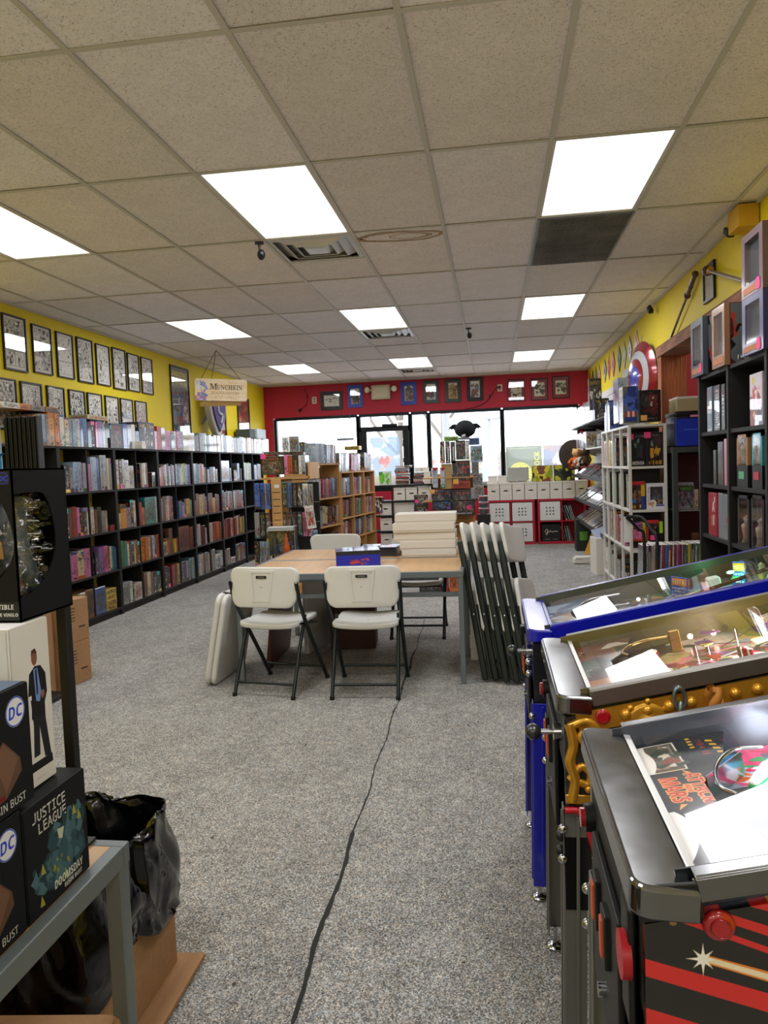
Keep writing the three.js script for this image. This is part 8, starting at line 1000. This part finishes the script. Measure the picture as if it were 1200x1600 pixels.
// ---------------------------------------------------------------- the table at the camera's elbow
{
  const t = metalTable('pale wood table with brushed steel frame, stacked with boxed busts', -1.5, -0.74, -1.405, -0.2, 0.735, false);
  const CX = -0.765, dcLogo = (g, x, y, r, ink, bg) => { g.fillStyle = bg; g.beginPath(); g.arc(x, y, r, 0, 7); g.fill(); g.strokeStyle = ink; g.lineWidth = r * 0.08; g.beginPath(); g.arc(x, y, r * 0.94, 0, 7); g.stroke(); g.fillStyle = ink; g.font = `bold ${r * 1.15}px sans-serif`; g.textAlign = 'center'; g.save(); g.transform(1, 0, -0.12, 1, x, y); g.fillText('DC', 0, r * 0.42, r * 1.7); g.restore(); };
  const boxed = (name, label, cat, x1, y, z0, z1, d, h, color, face, extra) => { const o = thing(name, label, cat, [x1 - d / 2, y, (z0 + z1) / 2], 0), w = z0 - z1; part(o, 'carton', rbox(d, h, w, 0.003), mat(color, 0.6, { specularIntensity: 0.5, clearcoat: 0.01 }), [0, h / 2, 0]); part(o, 'side_print', new THREE.PlaneGeometry(w - 0.004, h - 0.004).rotateY(Math.PI / 2), new THREE.MeshPhysicalMaterial({ map: face, roughness: 0.55, specularIntensity: 0.5 }), [d / 2 + 0.0006, h / 2, 0]); if (extra) extra(o, w); return o; };
  // printed faces
  const jl = canvas(512, 512, (g, w, h) => {
    g.fillStyle = '#05080a'; g.fillRect(0, 0, w, h); const f = rng(501);
    g.fillStyle = '#cfcdc8'; g.font = 'bold 66px monospace'; g.textAlign = 'left'; g.fillText('JUSTICE', 60, 84, 300); g.fillText('LEAGUE', 100, 146, 240); g.fillStyle = '#05080a'; for (let k = 0; k < 3; k++) { g.fillRect(50, 52 + k * 12, 330, 2); g.fillRect(50, 114 + k * 12, 330, 2); }
    // a craggy blue-grey stone-like mass
    const rock = ['#33525e', '#3e606c', '#294652', '#476a74', '#20383f']; blobs(g, f, 150, 180, 280, 220, 38, rock); blobs(g, f, 60, 300, 130, 120, 16, rock); blobs(g, f, 330, 150, 130, 150, 14, rock); blobs(g, f, 210, 320, 130, 60, 7, ['#8a8a34', '#6e7434']); for (const [x, y] of [[400, 130], [440, 170], [120, 290], [100, 430], [300, 400]]) { g.fillStyle = '#98983a'; g.beginPath(); g.moveTo(x, y); g.lineTo(x + 24, y + 56); g.lineTo(x - 16, y + 50); g.fill(); } g.fillStyle = '#b8bca4'; g.beginPath(); g.moveTo(250, 190); g.lineTo(310, 200); g.lineTo(290, 250); g.lineTo(262, 240); g.fill();
    g.fillStyle = '#dcdad4'; g.font = 'bold 56px sans-serif'; g.textAlign = 'right'; g.fillText('DOOMSDAY', 452, 462, 250); g.font = 'bold 28px sans-serif'; g.fillText('RESIN BUST', 440, 494, 190);
  });
  const bust = canvas(512, 512, (g, w, h) => {
    g.fillStyle = '#05080a'; g.fillRect(0, 0, w, h); const f = rng(502); dcLogo(g, 420, 100, 64, '#1c3cc0', '#d4d6da');
    // plain tan and red draped shape without any figure
    g.fillStyle = '#5a4030'; g.beginPath(); g.moveTo(150, 420); g.lineTo(250, 250); g.lineTo(330, 200); g.lineTo(430, 300); g.lineTo(440, 360); g.lineTo(330, 440); g.lineTo(180, 460); g.fill(); g.fillStyle = '#6e5040'; g.beginPath(); g.moveTo(270, 260); g.lineTo(330, 210); g.lineTo(420, 300); g.lineTo(330, 420); g.fill(); g.fillStyle = '#7a2a22'; g.beginPath(); g.arc(190, 260, 46, 0, 7); g.fill(); g.fillStyle = '#6a1418'; g.fillRect(120, 420, 200, 20);
    g.strokeStyle = '#d6d4cc'; g.fillStyle = '#d6d4cc'; g.font = '96px sans-serif'; g.textAlign = 'left'; g.save(); g.transform(0.55, 0, 0, 1.2, 0, 0); g.fillText('BATMAN', 130, 330, 560); g.restore(); g.font = '46px sans-serif'; g.fillText('RESIN BUST', 210, 490, 260);
  });
  boxed('bust_box', 'dark bust box lettered JUSTICE LEAGUE with a blue-grey stony shape, at the table corner', 'boxed figure', CX, 0.736, -1.108, -1.298, 0.2, 0.19, '#05080a', jl);
  boxed('bust_box', 'dark boxed bust with round blue emblem, lower of the two stacked on the table', 'boxed figure', CX, 0.736, -0.905, -1.104, 0.2, 0.198, '#05080a', bust);
  const top = boxed('bust_box', 'dark boxed bust with round blue emblem, upper of the two stacked on the table', 'boxed figure', CX, 0.936, -0.945, -1.146, 0.2, 0.196, '#05080a', bust); part(top, 'top_print', new THREE.PlaneGeometry(0.19, 0.19).rotateX(-Math.PI / 2), mat('#4a5a72', 0.4), [0, 0.1968, 0]);
  // white box with a suited figure standing on the bust box
  const suit = canvas(256, 680, (g, w, h) => { g.fillStyle = '#cfcdc8'; g.fillRect(0, 0, w, h); const P = (c, ...p) => { g.fillStyle = c; g.beginPath(); p.forEach(([x, y]) => g.lineTo(x, y)); g.fill(); }; P('#1a1c20', [110, 320], [120, 430], [110, 560], [160, 560], [165, 470], [185, 580], [230, 585], [205, 420], [205, 310]); P('#c8c6c0', [160, 440], [152, 560], [172, 560], [166, 480]); P('#121316', [95, 300], [110, 210], [150, 185], [190, 190], [222, 230], [226, 310], [206, 350], [205, 400], [110, 400], [118, 300]); P('#6c86c0', [140, 196], [168, 196], [186, 300], [172, 340], [146, 330]); P('#14161c', [150, 200], [162, 200], [164, 300], [154, 310]); g.fillStyle = '#7a5040'; g.beginPath(); g.ellipse(150, 150, 20, 32, 0, 0, 7); g.fill(); P('#4a2c22', [130, 140], [134, 116], [160, 112], [170, 130], [166, 142], [150, 128]); P('#8a5a46', [182, 300], [205, 296], [208, 320], [190, 336]); P('#131416', [92, 582], [236, 582], [240, 618], [88, 618]); g.fillStyle = '#a8a6a0'; g.fillRect(120, 652, 60, 3); });
  const wb = boxed('white_box', 'tall white box printed with a small figure in a dark suit and blue shirt', 'boxed figure', -0.798, 0.928, -1.152, -1.264, 0.12, 0.288, '#d2d0cb', suit);
  part(wb, 'plain_end', new THREE.PlaneGeometry(0.112, 0.28), mat('#d8d6d0', 0.5), [0, 0.144, 0.0567]);
  // black window box on top of it
  const o = thing('window_box', 'black window box with clear wrapped contents and blue emblem, on the tall white box', 'boxed figure', [-0.9, 1.2175, -1.281], 0), D = 0.19, W = 0.162, H = 0.262, black = mat('#040606', 0.5, { specularIntensity: 0.5, clearcoat: 0.01 });
  const ell = (w, h, hw, hh, cx, cy) => { const s = shapeOf([[-w / 2, 0], [w / 2, 0], [w / 2, h], [-w / 2, h]]), p = new THREE.Path(); p.moveTo(cx - hw, cy + hh); p.lineTo(cx - hw, cy - hh); p.bezierCurveTo(cx + hw * 0.4, cy - hh * 0.95, cx + hw * 1.15, cy - hh * 0.3, cx + hw, cy + hh * 0.2); p.bezierCurveTo(cx + hw * 0.9, cy + hh * 0.7, cx + hw * 0.6, cy + hh, cx + hw * 0.3, cy + hh); p.closePath(); s.holes.push(p); return new THREE.ExtrudeGeometry(s, { depth: 0.003, bevelEnabled: false, curveSegments: 14 }); };
  part(o, 'side_panel', ell(W, H, 0.058, 0.09, -0.02, 0.13).rotateY(Math.PI / 2), black, [D / 2 - 0.003, 0, 0]);
  part(o, 'front_panel', ell(D, H, 0.06, 0.09, 0.03, 0.13), black, [0, 0, W / 2 - 0.003]);
  part(o, 'back_shell', merge([box(0.003, H, W).clone().translate(-D / 2, H / 2, 0), box(D, H, 0.003).clone().translate(0, H / 2, -W / 2), box(D, 0.003, W).clone().translate(0, 0.002, 0), box(D, 0.003, W).clone().translate(0, H - 0.0015, 0)]), black);
  // crumpled clear film behind the window
  const fg = new THREE.PlaneGeometry(0.14, 0.2, 26, 36), fp = fg.attributes.position, nz = tileNoise(7, 511), nz2 = tileNoise(17, 512); for (let i = 0; i < fp.count; i++) { const u = (fp.getX(i) / 0.14 + 0.5) % 1, v = (fp.getY(i) / 0.2 + 0.5) % 1; fp.setZ(i, 0.03 * (nz(u, v) - 0.5) + 0.024 * (Math.abs(nz2(u, v) - 0.5) * 2 - 0.5)); } fg.computeVertexNormals(); part(o, 'clear_film', fg.clone().rotateY(Math.PI / 2), M.film, [D / 2 - 0.018, 0.13, 0.0]); part(o, 'clear_film', fg, M.film, [0.02, 0.13, W / 2 - 0.02]);
  const dark = mat('#3a4448', 0.35); part(o, 'clear_film', fg.clone().scale(0.8, 1, 1).rotateX(0.12).rotateY(Math.PI / 2), M.film, [D / 2 - 0.03, 0.128, 0.004]); for (let k = 0; k < 6; k++) part(o, 'wire_tie', rod([D / 2 - 0.03, 0.07 + k * 0.024, -0.035], [D / 2 - 0.03, 0.073 + k * 0.024, 0.0], 0.0012, 6), M.whiteMetal); part(o, 'cape', tube([[0.045, 0.21, 0.012], [0.045, 0.16, 0.022], [0.048, 0.1, 0.012], [0.05, 0.05, -0.012]], 0.027, 12, 24), dark); part(o, 'tray', box(0.004, H - 0.02, W - 0.02), mat('#0c0f10', 0.5), [0.03, H / 2, -0.0]); part(o, 'red_card', box(0.003, 0.03, 0.03), mat('#5a1a1c', 0.6), [0.06, 0.06, 0.03], [0.4, 0, 0]); part(o, 'tan_card', box(0.05, 0.03, 0.004), mat('#b88a4c', 0.7), [0.02, 0.12, W / 2 - 0.035]); part(o, 'paper_slip', box(0.035, 0.02, 0.002), mat('#b8b4b0', 0.7), [0.03, 0.15, W / 2 - 0.03], [0, 0, 0.5]);
  const fr = canvas(512, 700, (g, w, h) => { g.clearRect(0, 0, w, h); g.fillStyle = '#0a0d0d'; g.fillRect(0, 0, w, h); g.fillStyle = '#d8d6d0'; g.font = 'bold 30px sans-serif'; g.textAlign = 'right'; g.fillText('VINYL COLLECTIBLE', 486, 34, 420); g.font = 'bold 22px sans-serif'; g.fillText('COLECCIÓN DE VINILO', 506, 66, 400); });
  const low = new THREE.PlaneGeometry(D - 0.004, 0.032), luv = low.attributes.uv; for (let k = 0; k < 4; k++) luv.setY(k, 1 - (1 - luv.getY(k)) * 0.12); part(o, 'lettering', low, new THREE.MeshStandardMaterial({ map: fr, roughness: 0.4 }), [0, 0.019, W / 2 + 0.0006]);
  const em = canvas(128, 128, (g) => { g.fillStyle = '#0a0d0d'; g.fillRect(0, 0, 128, 128); dcLogo(g, 64, 64, 58, '#2a3cd8', '#0a0d0d'); }); part(o, 'emblem', new THREE.PlaneGeometry(0.022, 0.022), new THREE.MeshStandardMaterial({ map: em, roughness: 0.4 }), [0.079, 0.246, W / 2 + 0.0006]);
  solo('hang_tab', extrude([[-0.012, 0], [0.012, 0], [0.012, 0.022], [0.02, 0.027], [-0.004, 0.027], [-0.012, 0.018]], 0.01, 0.001), mat('#1a86c8', 0.35), 'small bright blue plastic clip on top of the black window box', 'clip', [-0.868, 1.4805, -1.25], 0);
  // black stand behind
  const p = thing('display_stand', 'thin black metal stand with square post behind the boxed figures', 'stand', [-0.838, 0.736, -1.384], 0); part(p, 'post', rbox(0.021, 0.6, 0.021, 0.002), M.blackMetal, [0, 0.3, 0]); part(p, 'base_plate', rbox(0.06, 0.006, 0.036, 0.002), M.blackMetal, [0, 0.003, 0]); 
}
// bin bag over a carton
{
  const t = thing('bin_box', 'brown carton lined with a shiny black bin bag folded over its rim, beside the table', 'bin', [-1.21, 0, -1.85], 0), W = 0.47, D = 0.48, H = 0.5;
  part(t, 'carton', merge([box(W, 0.4, 0.006).clone().translate(0, 0.2, D / 2), box(W, 0.4, 0.006).clone().translate(0, 0.2, -D / 2), box(0.006, 0.4, D).clone().translate(W / 2, 0.2, 0), box(0.006, 0.4, D).clone().translate(-W / 2, 0.2, 0), box(W, 0.006, D).clone().translate(0, 0.004, 0)]), M.card);
  part(t, 'flap', rbox(0.09, 0.012, D + 0.2, 0.002), M.card, [W / 2 + 0.03, 0.012, 0.06], [0, 0, 0.05]);
  // the bag: a rounded-square skin that runs from the inside over the rim and down outside, crumpled
  const n = 220, nz = tileNoise(9, 521), nb = tileNoise(34, 522), P = [], I = [], rdg = (v) => 1 - Math.abs(2 * v - 1);
  const prof = [[0.82, 0.1], [0.86, 0.25], [0.93, 0.4], [0.975, 0.475], [1.0, H + 0.004], [1.02, H + 0.012], [1.045, H], [1.06, 0.46], [1.085, 0.4], [1.1, 0.34], [1.1, 0.29], [1.085, 0.25], [1.06, 0.215]];
  const base = prof.slice(); prof.length = 0; base.forEach((p, i) => { if (i) for (let q = 1; q <= 3; q++) prof.push([base[i - 1][0] + (p[0] - base[i - 1][0]) * q / 3, base[i - 1][1] + (p[1] - base[i - 1][1]) * q / 3]); else prof.push(p); });
  prof.forEach(([s, y], r) => { for (let i = 0; i < n; i++) { const a = i / n * 6.2832, c = Math.cos(a), q = Math.sin(a), k = 1.03 / Math.pow(Math.abs(c) ** 12 + Math.abs(q) ** 12, 1 / 12), u = i / n, v = r / prof.length, w = (rdg(nz(u, (v * 0.7 + u * 0.3) % 1)) - 0.6) * 0.03 + (rdg(nb(u, (v * 0.35 + u) % 1)) - 0.5) * 0.02, out = s > 1 ? 1 : 0.6, yy = y + (y < 0.3 && s > 1 ? (0.05 * Math.sin(a * 3 + 1) + 0.025 * Math.sin(a * 7)) * (0.36 - y) * 5 : s > 0.95 ? 0.008 * Math.sin(a * 11) : 0); P.push(c * k * (W / 2) * s + c * w * out, yy, q * k * (D / 2) * s + q * w * out); } });
  for (let r = 0; r < prof.length - 1; r++) for (let i = 0; i < n; i++) { const j = (i + 1) % n, a = r * n + i, b = r * n + j, c = (r + 1) * n + j, d = (r + 1) * n + i; I.push(a, c, b, a, d, c); }
  const c0 = P.length / 3; P.push(0, 0.1, 0); for (let i = 0; i < n; i++) I.push(c0, i, (i + 1) % n);
  const g = new THREE.BufferGeometry(); g.setAttribute('position', new THREE.Float32BufferAttribute(P, 3)); g.setIndex(I.reverse()); g.computeVertexNormals(); part(t, 'bin_bag', g, new THREE.MeshStandardMaterial({ color: '#020303', roughness: 0.14, side: THREE.DoubleSide }));
}
// opened cartons below the table
{
  const open = (label, x, z, w, h, d, turn, fl, y0 = 0) => { const t = thing('carton', label, 'carton', [x, y0, z], turn), T = 0.005; part(t, 'body', merge([box(w, h, T).clone().translate(0, h / 2, d / 2), box(w, h, T).clone().translate(0, h / 2, -d / 2), box(T, h, d).clone().translate(w / 2, h / 2, 0), box(T, h, d).clone().translate(-w / 2, h / 2, 0), box(w, T, d).clone().translate(0, T / 2, 0)]), M.card); fl.forEach(([side, len, ang]) => { const q = side === 'px' || side === 'nx', g = q ? box(len, T, d - 0.004).clone().translate((side === 'px' ? 1 : -1) * len / 2, 0, 0) : box(w - 0.004, T, len).clone().translate(0, 0, (side === 'pz' ? 1 : -1) * len / 2); const f = part(t, 'flap', g, M.card, [q ? (side === 'px' ? w / 2 : -w / 2) : 0, h, q ? 0 : (side === 'pz' ? d / 2 : -d / 2)]); if (q) f.rotation.z = (side === 'px' ? 1 : -1) * ang; else f.rotation.x = (side === 'pz' ? -1 : 1) * ang; }); return t; };
  open('open brown carton under the table with its lid flaps spread, on the aisle side', -0.9, -1.19, 0.3, 0.39, 0.34, 0.1, [['px', 0.16, -1.3], ['nx', 0.15, 0.5], ['pz', 0.17, Math.PI - 0.1], ['nz', 0.17, Math.PI - 0.12]]);
  open('shorter brown carton under the table nearer the camera', -1.0, -0.8, 0.34, 0.33, 0.34, -0.1, [['px', 0.17, 2.7], ['nx', 0.17, 0.4], ['nz', 0.2, 0.9]]);
  open('small dark looking brown carton at the rear under the table', -1.3, -1.2, 0.26, 0.3, 0.3, 0.2, [['px', 0.12, 0.6]]);
  
}
// brown cartons, the wrapped panel and the flip rack beyond
{
  for (const [y, k] of [[0, 0], [0.302, 1]]) { const t = thing('shipping_carton', `taped brown shipping carton with small black print, ${k ? 'upper' : 'lower'} of two by the game bookcase`, 'carton', [-3.135, y, -5.02], -0.12, 'brown shipping cartons'); part(t, 'box', rbox(0.36, 0.3, 0.34, 0.004), M.card, [0, 0.15, 0]); part(t, 'tape', box(0.362, 0.002, 0.05), mat('#b08a58', 0.35), [0, 0.3005, 0]); for (let i = 0; i < 5; i++) part(t, 'printed_line', box(0.002, 0.006, 0.08 - 0.008 * (i % 3)), mat('#4a3420', 0.8), [0.181, 0.24 - i * 0.022, 0.02]); part(t, 'printed_line', box(0.002, 0.008, 0.07), mat('#2a1c12', 0.8), [0.181, 0.1, -0.09]); }
  solo('card_sheet', rbox(0.03, 0.62, 0.4, 0.003), M.card, 'tall flat brown carton standing on edge behind the black wrapped panel', 'cardboard', [-3.0, 0.31, -4.62], 0.1);
  const fl = new THREE.BoxGeometry(0.14, 0.6, 0.2, 10, 28, 12), p = fl.attributes.position, nz = tileNoise(8, 531); for (let i = 0; i < p.count; i++) { const k = 0.03 * (nz((p.getY(i) + 0.4) % 1, (p.getZ(i) * 2 + p.getX(i) + 0.5 + 1) % 1) - 0.5); p.setX(i, p.getX(i) + k); p.setZ(i, p.getZ(i) + k); } fl.computeVertexNormals(); const bag = solo('wrapped_panel', fl, mat('#121614', 0.3), 'black plastic wrapped panel standing on the carpet with a torn pale edge', 'wrapped panel', [-2.9, 0.305, -4.3], 0.1); part(bag, 'torn_edge', tube([[0.074, 0.16, 0.05], [0.078, 0.2, 0.06], [0.076, 0.24, 0.085], [0.08, 0.29, 0.095]], 0.007, 6, 20), mat('#b8b6a4', 0.8));
  const t = thing('poster_rack', 'tall rack of black framed poster leaves seen edge on, before the game bookcase', 'poster rack', [-2.91, 0, -4.5], 0); part(t, 'column', rbox(0.06, 1.85, 0.06, 0.004), M.blackMetal, [-0.02, 0.925, -0.02]); part(t, 'foot', rbox(0.3, 0.03, 0.3, 0.004), M.blackMetal, [-0.12, 0.015, -0.1]);
  for (let k = 0; k < 15; k++) part(t, 'leaf', rbox(0.009, 0.93, 0.07, 0.003), M.blackPlastic, [-0.07 + k * 0.0148, 1.38 + 0.003 * (k % 3), 0.06 + 0.006 * (k % 2)], [0, (k - 7) * 0.012, 0]);
  const blue = canvas(128, 256, (g) => { g.fillStyle = '#9ab4d4'; g.fillRect(0, 0, 128, 256); blobs(g, rng(541), 0, 0, 128, 256, 20, ['#3a70b8', '#c8d8e8', '#2458a4', '#7aa4d4', '#e4ecf4']); }); part(t, 'blue_leaf', box(0.12, 0.93, 0.01), new THREE.MeshPhysicalMaterial({ map: blue, roughness: 0.3, clearcoat: 0.6 }), [-0.145, 1.39, 0.12]);
}

renderer.render(scene, camera);
